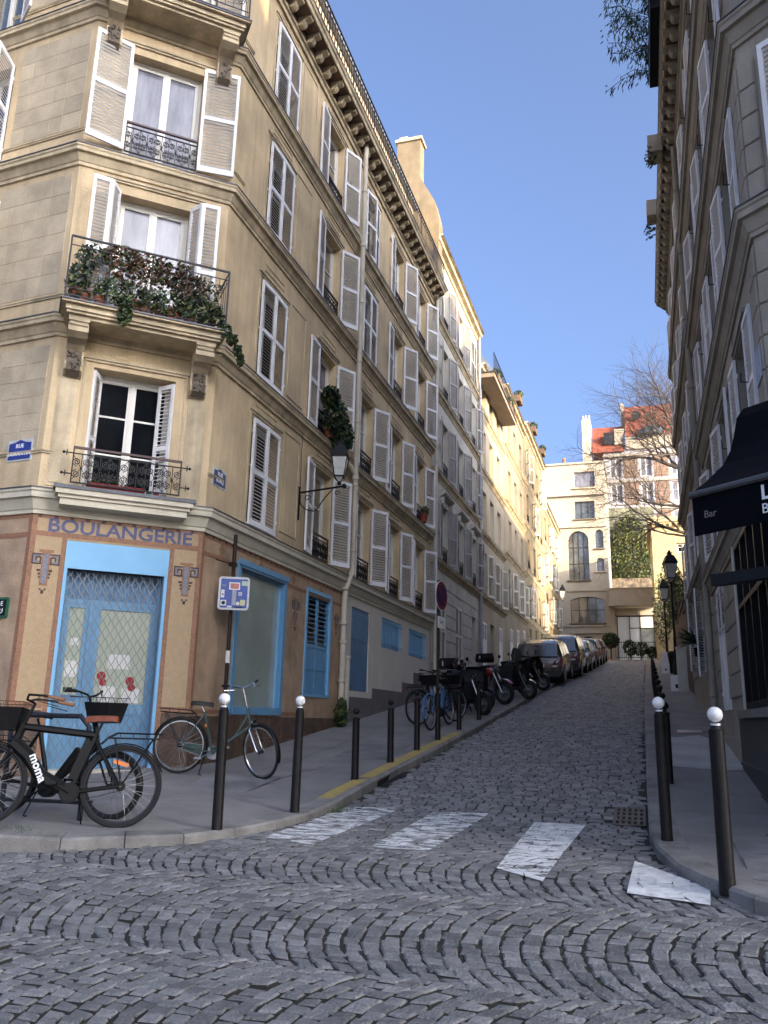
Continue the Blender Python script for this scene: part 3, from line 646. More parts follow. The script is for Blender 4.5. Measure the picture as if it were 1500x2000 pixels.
# cross-street facade of dressed blocks
xops = [dict(x=LX - 1.62 - 1.15, z=z + .1, w=1.1, h=1.95, bars=0 if i else 2, pane=pane_m) for i, z in enumerate(lv)] + [dict(x=LX - 1.62 - 3.6, z=z + .1, w=1.1, h=1.95, bars=0, pane=pane_m) for i, z in enumerate(lv)]
wall(B1, FX, LX, 4.14, 15.4, xops, stone)
for i, o in enumerate(xops):
    window(B1, FX, o)
    if i % 4: shutter(B1, FX, o['x'], o['z'] + .02, .55, 1.9, 165 if i != 2 else 105, 'L'); shutter(B1, FX, o['x'] + 1.1, o['z'] + .02, .55, 1.9, 112 if i in (2,) else 150, 'R')
for z, zt in zip(lv, lv[1:] + [15.0]):
    n = 6; z0 = z + .62 if z < 5 else z + .42; hh = (zt - .42 - z0) / n
    for r_ in range(n):
        x = LX - 1.52 + (.0 if r_ % 2 else .26)
        xx = [LX - 1.52] + ([x] if x > LX - 1.5 else []) + [q for q in (LX - 1.0 + (.26 if r_ % 2 == 0 else 0), LX - .48 + (.0 if r_ % 2 else .0))] + [LX - .10]
        for a, c in zip(xx[:-1], xx[1:]):
            if c - a < .06: continue
            key = ('blk', round(c - a, 2), round(hh, 3)); ob('stone_block', cached(key, lambda: (lambda q: (q.bev(.0015, c - a - .0015, -.006, 0, .0015, hh - .0015, .003), q)[-1].mesh('stone_block', [stone_x]))(MB())), B1, FX @ T(a, 0, z0 + r_ * hh))
    mb = MB(); mb.box(LX - 1.9, LX, -.02, 0, z0 - .09, z0 - .06); mb.box(LX - 1.9, LX, -.032, 0, z0 - .06, z0 - .045); ob('wall_moulding', mb, B1, FX, mats=[stone_mould])
    mb = MB(); mb.box(0, .30, -.02, 0, 0, .03); mb.box(0, .30, -.032, 0, .03, .045); ob('wall_moulding', mb, B1, FC @ T(0, 0, z0 - .09), mats=[stone_mould])
    mb = MB(); mb.box(-.02, .45, -.02, 0, 0, .03); mb.box(-.02, .45, -.032, 0, .03, .045); ob('wall_moulding', mb, B1, FS @ T(0, 0, z0 - .09 if z < 5 else z0 - .05), mats=[stone_mould])
LN = [W0, W1, W2, W3]
cornice(B1, LN, lv[0], stone_white, .35, .17)
for z in lv[1:]: cornice(B1, LN, z, stone_mould, .30, .17)
# the bay ledge under the first-floor window
def onC(s, d=0): e = ((W2[0] - W1[0]) / LC, (W2[1] - W1[1]) / LC); return (W1[0] + e[0] * s + e[1] * d, W1[1] + e[1] * s - e[0] * d)
mb = MB()
for (xa, xb, y0_, z0, z1) in ((.30, 2.03, -.30, 4.24, 4.33), (.27, 2.06, -.33, 4.33, 4.38), (.23, 2.10, -.37, 4.38, 4.45)): mb.box(xa, xb, y0_, -.02, z0, z1)
mb.box(.20, 2.13, -.39, -.02, 4.45, 4.50, 1); ob('window_ledge', mb, B1, FC, mats=[stone_white, zinc])
# balconies on the chamfer with scrolled consoles
def balcony(z, plants=True):
    bl = ob('balcony', (lambda m_: ([m_.box(a, c, y_, -.02, z + u, z + v, k) for a, c, y_, u, v, k in ((.12, 2.22, -.52, -.22, -.17, 0), (.08, 2.26, -.57, -.17, -.13, 0), (.06, 2.28, -.60, -.13, -.05, 0), (.0, 2.34, -.66, -.05, -.02, 0), (-.02, 2.36, -.68, -.02, 0, 1))], m_)[1])(MB()), B1, FC, mats=[stone_mould, zinc])
    for s in (.14, 1.94):
        mb = MB(); pr = [(0, 0), (-.50, 0), (-.50, -.05), (-.47, -.07), (-.47, -.13), (-.36, -.19), (-.22, -.23), (-.14, -.30), (-.13, -.44), (-.17, -.52), (-.15, -.60), (-.07, -.65), (0, -.68)]
        mb.prismx(pr, 0, .25, 0); mb.box(-.015, .265, -.52, 0, -.0, .04); mb.prismx([(-.47, -.01), (-.49, -.14), (-.38, -.20), (-.36, -.12)], -.012, .262)
        c = ob('console', mb, bl, FC @ T(s, -.005, z - .26), mats=[stone_mould])
        mb = MB(); mb.prismx([(-.135, -.30), (-.16, -.31), (-.20, -.50), (-.18, -.61), (-.08, -.672), (-.06, -.64)], .03, .22)
        for i in range(14): mb.ball((.04 + .17 * random.random(), -.18 - .02 * random.random(), -.32 - .28 * random.random()), .028, 6, 4)
        ob('console_leaf', mb, c, FC @ T(s, -.005, z - .26), mats=[stone_dark])
    mb = MB(); P = [(.03, -.02), (.03, -.63), (2.31, -.63), (2.31, -.02)]; h = .98
    for zz, r_ in ((.06, .012), (.17, .009), (h - .14, .009), (h, .018)): mb.tube([(x, y_, z + zz) for x, y_ in P], r_, 4)
    for x in (.03, .58, 1.17, 1.76, 2.31): mb.box(x - .013, x + .013, -.643, -.617, z, z + h)
    for k in range(4):
        xa = (.03, .58, 1.17, 1.76)[k]; xb = (.58, 1.17, 1.76, 2.31)[k]; q = (xb - xa) / 4
        for i in range(1, 4):
            mb.tube([(xa + q * i, -.63, z + .17), (xa + q * i, -.63, z + h - .14)], .006, 4)
        for i in range(2): scroll(mb, xa + q * (1 + 2 * i), z + .35, .085, 1, 0, y=-.63, rr=.006); scroll(mb, xa + q * (1 + 2 * i), z + .66, .085, -1, pi, y=-.63, rr=.006)
    for i in range(1, 4):
        for x in (.03, 2.31): mb.tube([(x, -.15 * i, z + .06), (x, -.15 * i, z + h)], .006, 4)
    ob('balcony_railing', mb, bl, FC, mats=[iron_g]); return bl
balcony(7.12); balcony(12.80)
# modillion cornice and terrace railing
def modillions(b, line, z, m, pitch=.46, dep=.42, soff=soffit_brown, z2=.55):
    mb = MB(); mb.sweep(line, [(-.05, z - .52), (.05, z - .52), (.06, z - .44), (.10, z - .42), (.10, z - .36)]); ob('frieze', mb, b, mats=[m])
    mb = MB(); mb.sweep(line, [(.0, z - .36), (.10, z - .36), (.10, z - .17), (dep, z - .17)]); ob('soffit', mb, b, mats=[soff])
    mb = MB(); mb.sweep(line, [(dep - .03, z - .172), (dep, z - .175), (dep + .02, z - .10), (dep + .05, z - .08), (dep + .07, z - .03), (dep + .085, z - .025), (dep + .085, z), (-.05, z + .02)], mis=[0, 0, 0, 0, 0, 1, 1]); ob('gutter_cornice', mb, b, mats=[m, zinc])
    for a, c in zip(line[:-1], line[1:]):
        L = sqrt((a[0] - c[0]) ** 2 + (a[1] - c[1]) ** 2); F = FR(a, (c[0] - a[0], c[1] - a[1])); n = int(L / pitch)
        me = cached(('modl', m.name), lambda: (lambda q: (q.prismx([(0, 0), (0, -.19), (-.10, -.19), (-.14, -.15), (-.16, -.08), (-.27, -.055), (-.28, 0)], 0, .15), q)[-1].mesh('modillion', [m]))(MB()))
        for i in range(n): ob('modillion', me, b, F @ T((i + .5) * L / n - .075, -.098, z - .173))
modillions(B1, [(W0[0] + 4, W0[1] - .28), W1, W2, W3], 15.55, stone_mould)
mb = MB(); P = [(-6.85, 24.3), (-6.85, 10.9), (-8.3, 9.7), (-14, 10.1)]
for a, c in zip(P[:-1], P[1:]): mb.quad((*a, 15.3), (*c, 15.3), (*c, 18.7), (*a, 18.7))
mb.prismz([(-6.85, 24.3), (-14, 24.3), (-14, 10.1), (-8.3, 9.7), (-6.85, 10.9)], 15.25, 15.3); ob('attic_wall', mb, B1, mats=[stone_warm])
mb = MB(); mb.prismz([(-6.7, 24.3), (-14, 24.3), (-14, 9.9), (-8.25, 9.5), (-6.7, 10.8)], 18.7, 18.85); mb.prism([(-7, 18.85), (-14, 18.85), (-14, 20.6), (-8.5, 20.4)], 11.2, 24.3); ob('roof', mb, B1, mats=[zinc_roof])
mb = MB(); L0 = [(-14, 9.08), (-8.02, 8.66), (-5.78, 10.42), (-5.78, 24.35)]
for zz, r_ in ((15.72, .015), (16.30, .012), (16.46, .022)): mb.tube([(x, y_, zz) for x, y_ in L0], r_, 4)
for a, c in zip(L0[:-1], L0[1:]):
    L = sqrt((a[0] - c[0]) ** 2 + (a[1] - c[1]) ** 2); n = int(L / .155)
    for i in range(n + 1): t = i / n; x, y_ = a[0] + (c[0] - a[0]) * t, a[1] + (c[1] - a[1]) * t; mb.tube([(x, y_, 15.56), (x, y_, 16.46)], .020 if i % 10 == 0 else .012, 4, cap=False)
ob('terrace_railing', mb, B1, mats=[iron_g])
ch = ob('chimney', (lambda q: (q.prism([(-12, 15), (-6.05, 15), (-5.97, 18.3), (-6.15, 19.1), (-6.69, 20.15), (-6.69, 21.7), (-7.55, 21.7), (-7.55, 19.6), (-12, 19.6)], 24.42, 24.95), q)[-1])(MB()), B1, mats=[mat('chimney_render', (.23, .185, .125), .85, .12, 2, streak=.15)])
mb = MB(); mb.box(-7.62, -6.62, 24.36, 25.0, 21.7, 21.82); mb.box(-7.5, -7.2, 24.5, 24.9, 21.82, 22.0); ob('chimney_cap', mb, ch, mats=[stone_mould])
# ground floor: mosaic on the chamfer and the street side, plain render beyond the downpipe
door = dict(x=.47, z=.70, w=1.41, h=3.10, rv=.22)
wall(B1, FC, LC, -.2, 4.14, [door], mosaic, rv=.22, name='mosaic_wall')
shop = dict(x=11.72 - Y0, z=1.50, w=1.94, h=2.42, rv=.12); sdoor = dict(x=14.62 - Y0, z=1.86, w=1.36, h=2.08, rv=.10)
wall(B1, FS, 16.72 - Y0, -.2, 4.14, [shop, sdoor], mosaic_s, name='mosaic_wall')
wall(B1, FX, LX, -.2, 4.14, [], mosaic_s, name='mosaic_wall')
rd = dict(x=17.26 - Y0, z=2.06, w=1.27, h=1.85, rv=.06); w1 = dict(x=19.53 - Y0, z=3.2, w=1.79, h=.74, rv=.16); w2 = dict(x=22.02 - Y0, z=3.18, w=1.88, h=.75, rv=.16)
wall(B1, FS, LS, -.2, 4.14, [rd, w1, w2], render_cream, name='rendered_wall', x0=16.72 - Y0)
for a, c, z in ((16.73, 18.83, 1.93), (18.83, 21.39, 2.17), (21.39, 22.54, 2.43), (22.54, 24.4, 2.75)): boxes(B1, 'stepped_plinth', FS, [(a - Y0, c - Y0, -.022, .0, .3, z)], render_grey)
def strips(F, lst, mi_m, name='mosaic_border'):
    for x0, x1, z0, z1 in lst: mb = MB(); mb.box(0, x1 - x0, -.005, 0, 0, z1 - z0); ob(name, mb, B1, F @ T(x0, 0, z0), mats=[mi_m])
strips(FC, [(0, .065, 1.5, 4.13), (LC - .065, LC, 1.5, 4.13), (.065, LC - .065, 3.83, 3.90), (.065, LC - .065, 4.08, 4.13), (.405, .47, .75, 3.83), (1.88, 1.945, .75, 3.83), (.065, .40, 1.52, 1.60), (1.945, LC - .065, 1.5, 1.58)], mos_b)
strips(FS, [(.0, .06, 1.5, 4.13), (.06, 6.1, 3.80, 3.86), (.06, 6.1, 4.06, 4.13), (6.08, 6.14, 1.5, 3.8), (.06, 1.1, 1.50, 1.56), (3.1, 4.0, 1.5, 1.56)], mos_b)
strips(FX, [(LX - .06, LX, 1.5, 4.13), (0, LX - .06, 3.80, 3.87), (0, LX - .06, 4.07, 4.13)], mos_b)
mb = MB()
for F, L in ((FC, LC), (FS, 6.1)):
    for i in range(int(L / .21)): mb.T = F @ T(.06 + i * .21, 0, 4.085); mb.box(0, .05, -.0075, -.005, 0, .04)
ob('mosaic_border_tiles', mb, B1, mats=[mos_d], kind='stuff')
# plinth tiles under the mosaic
for F, xs_, zt in ((FC, [.0, .40], 1.50), (FC, [1.95, LC], 1.50), (FS, [0, 1.05, 2.1, 3.15, 4.2, 5.2, 6.12], 1.47), (FX, [LX - 2.0, LX - 1.0, LX], 1.5)):
    for a, c in zip(xs_[:-1], xs_[1:]):
        for r_ in range(4):
            z = zt - .34 * (r_ + 1); n = 2 if c - a > .6 else 1
            for k in range(n):
                w_ = (c - a) / n; ob('plinth_tile', cached(('pt', round(w_, 3)), lambda: (lambda q: (q.bev(.003, w_ - .003, -.014, 0, .003, .337, .004), q)[-1].mesh('plinth_tile', [base_t]))(MB())), B1, F @ T(a + k * w_, 0, z))
boxes(B1, 'door_step', FC, [(.42, 1.93, -.16, .30, .52, .74)], stone_white)
# mosaic emblems
def emblem(F, x, z, s=1.):
    e = ob('mosaic_emblem', (lambda q: ([q.box(a * s, b_ * s, -.006, 0, c * s, d * s, k) for a, b_, c, d, k in (
        (-.10, .10, -.02, .02, 0), (-.055, .055, -.50, -.02, 0), (-.19, -.055, -.06, -.04, 2), (.055, .19, -.06, -.04, 2))], q)[1])(MB()), B1, F @ T(x, 0, z), mats=[mos_b, mos_g, mos_d])
    mb = MB(); mb.box(-.034 * s, .034 * s, -.009, -.006, -.47 * s, -.045 * s, 0)
    for g in (-1, 1):
        for a, b_, c, d in ((.055, .19, -.06, -.04), (.17, .19, -.20, -.06), (.055, .17, -.20, -.18), (.06, .08, -.18, -.085), (.08, .14, -.105, -.085), (.12, .14, -.15, -.105)):
            x0, x1 = sorted((a * g * s, b_ * g * s)); mb.box(x0, x1, -.009, -.0062, c * s, d * s, 1)
        for a, b_, c, d in ((.08, .17, -.17, -.15), (.145, .168, -.15, -.065), (.08, .145, -.082, -.062)):
            x0, x1 = sorted((a * g * s, b_ * g * s)); mb.box(x0, x1, -.009, -.0062, c * s, d * s, 0)
        for zz, w_ in ((-.27, .05), (-.32, .03), (-.37, .02)):
            x0, x1 = sorted((.055 * g * s, (.055 + w_) * g * s)); mb.box(x0, x1, -.008, 0, (zz - .03) * s, zz * s, 1)
    mb.box(-.02 * s, .02 * s, -.008, 0, -.62 * s, -.57 * s, 1); mb.box(-.045 * s, -.02 * s, -.008, 0, -.57 * s, -.545 * s, 1); mb.box(.02 * s, .045 * s, -.008, 0, -.57 * s, -.545 * s, 1)
    ob('emblem_tiles', mb, e, F @ T(x, 0, z), mats=[mos_g, mos_d])
emblem(FC, .225, 3.62, .95); emblem(FC, 2.14, 3.62, .95); emblem(FS, 14.13 - Y0, 3.62, .95); emblem(FS, 16.3 - Y0, 3.60, .7)
for F, x in ((FS, .6), (FS, 2.0), (FS, 3.4), (FS, 4.8), (FX, LX - .7), (FX, LX - 1.8)):
    mb = MB()
    for i in range(-2, 3):
        for j in range(-2, 3):
            if abs(i) + abs(j) <= 2 and (i + j) % 2 == 0: mb.box(i * .035 - .016, i * .035 + .016, -.006, 0, j * .035 - .016, j * .035 + .016)
    ob('frieze_motif', mb, B1, F @ T(x, 0, 3.97), mats=[mos_b])
txt('fascia_lettering', 'BOULANGERIE', .262, mos_n, B1, FC @ T(1.19, -.004, 3.985), sx=1.15, ext=.002, bold=.006)
# blue shop door with its lattice grille
D = ob('shop_door', (lambda q: ([q.box(*a) for a in ((.47, .52, .0, .20, .70, 3.42), (1.83, 1.88, .0, .20, .70, 3.42), (.52, .56, .22, .28, .72, 3.42), (1.79, 1.83, .22, .28, .72, 3.42), (.56, 1.79, .22, .28, 2.96, 3.02), (.88, .98, .20, .28, .72, 2.96))], q)[1])(MB()), B1, FC, mats=[blue])
boxes(D, 'door_fascia', FC, [(.471, 1.879, -.012, .02, 3.41, 3.795)], blue_l); boxes(D, 'door_jamb', FC, [(.472, .512, -.014, .0, .72, 3.41), (1.838, 1.878, -.014, .0, .72, 3.41)], blue_l)
for x0, x1 in ((.56, .88), (.98, 1.79)):
    lf = ob('door_leaf', (lambda q: ([q.box(*a) for a in ((x0, x0 + .06, .225, .27, .74, 2.96), (x1 - .06, x1, .225, .27, .74, 2.96), (x0 + .06, x1 - .06, .225, .27, 2.90, 2.96), (x0 + .06, x1 - .06, .225, .27, .74, .9), (x0 + .06, x1 - .06, .225, .27, 1.46, 1.60), (x0 + .06, x1 - .06, .245, .27, .9, 1.46))], q)[1])(MB()), D, FC, mats=[blue])
    boxes(lf, 'pane', FC, [(x0 + .06, x1 - .06, .245, .25, 1.6, 2.9)], pane_y)
boxes(D, 'transom_panel', FC, [(.52, 1.83, .24, .26, 3.02, 3.42)], blue_d)
for x, z, w_, h_, m_ in ((.64, 1.95, .16, .22, paper), (.65, 1.74, .12, .07, black), (.63, 1.62, .2, .09, blue_d), (1.20, 2.08, .30, .20, paper), (1.12, 1.62, .22, .22, paper), (1.42, 1.62, .24, .20, paper), (.68, 2.38, .1, .1, paper)): boxes(D, 'paper_notice', FC, [(x, x + w_, .24, .244, z, z + h_)], m_)
for x, z in ((1.13, 1.98), (1.52, 1.92)):
    mb = MB(); mb.lathe([(.001, 0), (.06, 0), (.06, .003), (.001, .003)], 14, (0, 0, 0), axis='y'); mb.lathe([(.001, 0), (.05, 0), (.05, .003), (.001, .003)], 14, (.03, .001, -.09), axis='y'); ob('red_sticker', mb, D, FC @ T(x, .232, z), mats=[red])
mb = MB()
for r_ in range(31):
    z = .80 + r_ * .086; ph = (r_ % 2) * pi; mb.tube([(.515 + 1.32 * i / 96, .10, z + .043 * cos(2 * pi * i / 8 + ph)) for i in range(97)], .0064, 4, cap=False)
for x in (.515, 1.835): mb.tube([(x, .10, .74), (x, .10, 3.42)], .012, 4)
ob('security_grille', mb, D, FC, mats=[mat('grille_metal', (.20, .205, .21), .4, .1, 9, metal=.6)])
# shop window, small blue shutters, blue plank door, two barred windows
S = ob('shop_window', (lambda q: ([q.box(*a) for a in ((1.14, 1.24, -.03, .13, 1.50, 3.92), (2.98, 3.08, -.03, .13, 1.50, 3.92), (1.24, 2.98, -.03, .13, 3.82, 3.92), (1.24, 2.98, -.04, .13, 1.50, 1.62), (1.12, 3.10, -.05, -.03, 3.86, 3.95))], q)[1])(MB()), B1, FS, mats=[blue])
boxes(S, 'pane', FS, [(1.24, 2.98, .08, .09, 1.62, 3.82)], pane_g); boxes(S, 'inner_frame', FS, [(1.24, 1.27, .05, .08, 1.62, 3.82), (2.95, 2.98, .05, .08, 1.62, 3.82), (1.27, 2.95, .05, .08, 3.79, 3.82)], blue_l)
K = ob('shuttered_door', (lambda q: ([q.box(*a) for a in ((4.04, 4.12, -.02, .10, 1.86, 3.94), (5.32, 5.40, -.02, .10, 1.86, 3.94), (4.12, 5.32, -.02, .10, 3.86, 3.94), (4.12, 5.32, -.02, .10, 1.86, 1.92))], q)[1])(MB()), B1, FS, mats=[blue_l])
shutter(B1, FS, 4.125, 1.93, .595, 1.92, 0, 'L', blue, False, (.25, .47), y=.04, solid=.47, pitch=.085); shutter(B1, FS, 5.315, 1.93, .595, 1.92, 0, 'R', blue, False, (.25, .47), y=.04, solid=.47, pitch=.085)
for i in range(9): boxes(B1, 'door_board', FS, [(6.69 + i * .137, 6.69 + i * .137 + .133, .02, .045, 2.07, 3.90)], blue_d)
for i in range(11): boxes(B1, 'louvre', FS, [(6.70, 7.92, .008, .018, 3.22 + i * .055, 3.255 + i * .055)], blue)
for o, L_ in ((w1, 1.79), (w2, 1.88)):
    boxes(B1, 'window_board', FS, [(o['x'], o['x'] + L_, .10, .12, o['z'], o['z'] + o['h'])], blue_d)
    mb = MB()
    for i in range(15): x = o['x'] + .06 + (L_ - .12) * i / 14; mb.tube([(x, .0, o['z'] + .02), (x, .0, o['z'] + o['h'] - .02)], .010, 4)
    for z in (.1, o['h'] - .1): mb.tube([(o['x'] - .03, -.012, o['z'] + z), (o['x'] + L_ + .03, -.012, o['z'] + z)], .010, 4)
    ob('window_bars', mb, B1, FS, mats=[blue_l])
# downpipes
def pipe(b, x, y, z0, z1, m, r=.055, bend=None):
    mb = MB(); mb.tube([(x, y, z0), (x, y, z1)], r, 10); z = z0 + .5
    while z < z1: mb.lathe([(r, 0), (r + .014, .01), (r + .014, .05), (r, .06)], 10, (x, y, z)); z += 1.5
    return ob('downpipe', mb, b, mats=[m], smooth=True)
pipe(B1, -5.95, 16.62, 4.5, 15.4, pipe_c, .06); mb = MB(); mb.tube([(-5.95, 16.62, 4.62), (-6.0, 16.6, 4.42), (-6.06, 16.55, 4.2), (-6.07, 16.5, 4.0), (-6.07, 16.5, 1.5)], .065, 10)
for z in (4.15, 3.4, 3.0, 2.2): mb.lathe([(.065, 0), (.09, .01), (.09, .06), (.065, .07)], 10, (-6.07, 16.5, z))
mb.tube([(-6.07, 16.78, 1.4), (-6.07, 16.78, 2.75)], .07, 10); mb.lathe([(.07, 0), (.09, .01), (.09, .08), (.07, .09)], 10, (-6.07, 16.78, 2.7))
ob('downpipe', mb, B1, mats=[pipe_c], smooth=True)
for z in (7.05, 12.9):
    mb = MB(); mb.tube([(-6.1, 16.35, z - .05), (-6.02, 16.5, z - .12), (-5.95, 16.62, z - .3)], .055, 8); mb.lathe([(.06, 0), (.08, .01), (.08, .1), (.06, .11)], 10, (-5.95, 16.62, z - .4)); ob('pipe_branch', mb, B1, mats=[pipe_c], smooth=True)
pipe(B1, -6.0, 24.36, 2.3, 15.2, pipe_c, .06)

# ------------------------------------------------------------------ the row of apartment buildings up the street
def apartments(label, y0, y1, z0, levels, top, wm, sm, cy, w=.95, h=1.85, sh=None, gf=(), wx=-6.17, cm=stone_mould, cd=.16, pipe_m=None, railing=True, bands=None, pane=(pane_m, pane_s), roofm=zinc_roof, depth=9, back=None, ga=stone_grey):
    b = thing('apartment_building', (wx - .5, (y0 + y1) / 2, z0), label, 'building'); F = FR((wx, y0), (0, 1)); L = y1 - y0; O = []
    for i, z in enumerate(levels):
        for j, c in enumerate(cy):
            s = sh(i, j) if sh else None
            O.append(dict(x=c - y0 - w / 2, z=z + .08, w=w, h=min(h, (levels + [top])[i + 1] - z - .55), bars=1, pane=pane[(i * 3 + j * 2) % len(pane)], sh=s, rail=railing and not s == 'closed'))
    wall(b, F, L, levels[0] - .3, top - .1, O, wm, rv=.24)
    G = [dict(x=g[0] - y0 - g[2] / 2, z=g[1], w=g[2], h=g[3], rv=.2) for g in gf]
    wall(b, F, L, z0 - .5, levels[0] - .3, G, wm, rv=.24, name='ground_floor_wall')
    for o in O: bay(b, F, o, sm, hook=False, sw=w / 2 + .02 if not o['sh'] == 'closed' else None)
    for g, o in zip(gf, G):
        k = g[4]
        if k == 'door':
            d = ob('door', (lambda q: (q.box(0, o['w'], 0, .05, 0, o['h']), q.box(.08, o['w'] / 2 - .03, -.02, 0, .15, o['h'] * .42), q.box(o['w'] / 2 + .03, o['w'] - .08, -.02, 0, .15, o['h'] * .42), q)[-1])(MB()), b, F @ T(o['x'], .2, o['z']), mats=[g[5]])
        elif k == 'shut': shutter(b, F, o['x'], o['z'], o['w'] / 2, o['h'], 0, 'L', g[5], False, (.5,), y=.01); shutter(b, F, o['x'] + o['w'], o['z'], o['w'] / 2, o['h'], 0, 'R', g[5], False, (.5,), y=.01)
        elif k == 'half': shutter(b, F, o['x'], o['z'], o['w'] / 2, o['h'], 0, 'L', g[5], False, (.62, .64), y=.01, solid=.62); shutter(b, F, o['x'] + o['w'], o['z'], o['w'] / 2, o['h'], 0, 'R', g[5], False, (.62, .64), y=.01, solid=.62)
        elif k == 'win': window(b, F, dict(o, bars=1, pane=pane_d))
    for z in levels: cornice(b, [(wx, y0 + .02), (wx, y1 - .02)], z, cm, .24, cd)
    if bands:
        for r_ in range(bands[1]):
            z = bands[0] + r_ * .42; xs_ = [y0]
            edges = sorted([(g[0] - g[2] / 2, g[0] + g[2] / 2) for g in gf if g[1] < z + .42 and g[1] + g[3] > z]); cur = y0 + .12
            for a, c in edges + [(y1 - .12, 99)]:
                x = cur
                while x < a - .05:
                    x2 = min(a, x + (1.0 if (r_ + int(x)) % 2 else .8)); x2 = a if a - x2 < .3 else x2
                    ww = round(x2 - x, 2); ob('stone_block', cached(('rb', ww, ga.name), lambda: (lambda q: (q.bev(.009, ww - .009, -.03, 0, .009, .411, .014), q)[-1].mesh('stone_block', [ga]))(MB())), b, F @ T(x - y0, 0, z)); x = x2
                cur = c
    mb = MB(); mb.sweep([(wx, y0), (wx, y1)], [(-.05, top - .35), (.04, top - .35), (.08, top - .25), (.22, top - .2), (.24, top - .08), (.34, top - .05), (.34, top), (-.05, top + .02)], mis=[0, 0, 0, 0, 0, 1, 1]); ob('eaves_cornice', mb, b, mats=[cm, zinc])
    mb = MB(); mb.prism([(wx + .15, top), (wx - 1.3, top + 2.1), (wx - depth * .5, top + 2.7), (wx - depth, top + 2.0), (wx - depth, z0), (wx - depth + .1, z0), (wx - depth + .1, top)], y0 + .01, y1 - .01); ob('roof', mb, b, mats=[roofm])
    mb = MB(); mb.box(wx - depth + .1, wx - .3, y1 - .25, y1 - .05, z0, top); ob('party_wall', mb, b, mats=[wm])
    if pipe_m: pipe(b, wx + .12, y1 - .08, z0, top - .2, pipe_m, .06)
    return b, F
rnd = lambda a, c: random.uniform(a, c)
b2, F2 = apartments('grey-cream apartment building with grey shutters, next door to the bakery corner', 24.44, 32.25, 2.2, [6.45, 9.38, 12.17, 14.85], 17.75, stone_grey, shut_g, (26.3, 28.9, 31.35), w=1.0, h=1.95,
    sh=lambda i, j: (174, 160) if (i, j) != (3, 2) else 'closed', gf=((25.9, 3.3, 1.1, 1.95, 'shut', shut_c), (28.55, 3.35, 1.05, 2.0, 'shut', shut_c), (31.25, 2.9, .8, 2.45, 'door', pane_d)), pipe_m=pipe_g, bands=(3.15, 7))
for j, c in enumerate((26.3, 28.9, 31.35)):                       # hoods above the first-floor windows
    mb = MB(); mb.prismx([(0, 0), (-.16, .10), (-.20, .16), (-.20, .22), (0, .24)], -.75, .75); mb.box(-.7, -.58, -.13, 0, -.22, 0); mb.box(.58, .7, -.13, 0, -.22, 0); ob('window_hood', mb, b2, F2 @ T(c - 24.44, 0, 8.66), mats=[stone_grey])
    mb = MB(); mb.box(-.72, -.58, -.03, 0, -2.0, .0); mb.box(.58, .72, -.03, 0, -2.0, .0); ob('window_surround', mb, b2, F2 @ T(c - 24.44, 0, 8.42), mats=[stone_grey])
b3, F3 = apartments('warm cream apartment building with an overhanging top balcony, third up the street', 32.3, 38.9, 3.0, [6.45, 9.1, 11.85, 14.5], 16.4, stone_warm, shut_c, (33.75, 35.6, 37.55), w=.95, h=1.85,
    sh=lambda i, j: (172, 158) if i == 0 else None, gf=((33.6, 3.4, .9, 2.0, 'half', shut_w), (35.45, 3.2, .95, 2.3, 'door', blue_d), (37.6, 3.7, .9, 1.9, 'half', shut_w)), railing=False, bands=None)
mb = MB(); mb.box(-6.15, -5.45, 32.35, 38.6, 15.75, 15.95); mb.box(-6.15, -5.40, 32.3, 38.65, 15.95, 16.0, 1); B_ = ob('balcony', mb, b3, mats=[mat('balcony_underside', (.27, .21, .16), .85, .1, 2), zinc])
mb = MB(); mb.tube([(-5.48, 32.4, 16.9), (-5.48, 38.6, 16.9)], .02, 4); [mb.tube([(-5.48, 32.4 + i * .16, 16.0), (-5.48, 32.4 + i * .16, 16.9)], .010, 4, cap=False) for i in range(39)]; ob('balcony_railing', mb, B_, mats=[iron_g])
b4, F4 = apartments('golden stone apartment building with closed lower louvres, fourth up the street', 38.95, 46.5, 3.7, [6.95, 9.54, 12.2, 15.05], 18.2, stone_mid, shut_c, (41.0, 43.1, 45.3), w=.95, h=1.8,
    sh=lambda i, j: (165, 158) if i == 0 else None, gf=((40.9, 4.0, .9, 1.9, 'half', shut_w), (43.2, 4.2, .9, 1.9, 'half', shut_w), (45.5, 4.4, .9, 1.9, 'half', shut_w)), railing=False)
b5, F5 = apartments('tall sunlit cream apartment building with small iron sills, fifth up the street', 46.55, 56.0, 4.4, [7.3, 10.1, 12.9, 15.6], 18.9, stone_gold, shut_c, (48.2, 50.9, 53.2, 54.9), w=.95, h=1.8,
    sh=lambda i, j: (150, 150) if (i + j) % 3 == 0 else None, gf=((48.4, 4.9, .9, 1.8, 'win', 0), (51, 5.1, .9, 1.8, 'win', 0), (54, 5.0, 1.0, 2.3, 'door', blue_d)), cd=.10)
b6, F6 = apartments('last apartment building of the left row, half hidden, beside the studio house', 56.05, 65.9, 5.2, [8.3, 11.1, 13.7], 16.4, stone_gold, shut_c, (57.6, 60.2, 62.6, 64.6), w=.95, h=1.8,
    sh=lambda i, j: (150, 150) if (i + j) % 2 else None, gf=((57.5, 5.8, .9, 1.8, 'win', 0), (60, 5.8, 1.0, 2.3, 'door', blue_d), (63, 6.0, .9, 1.8, 'win', 0)), cd=.10)
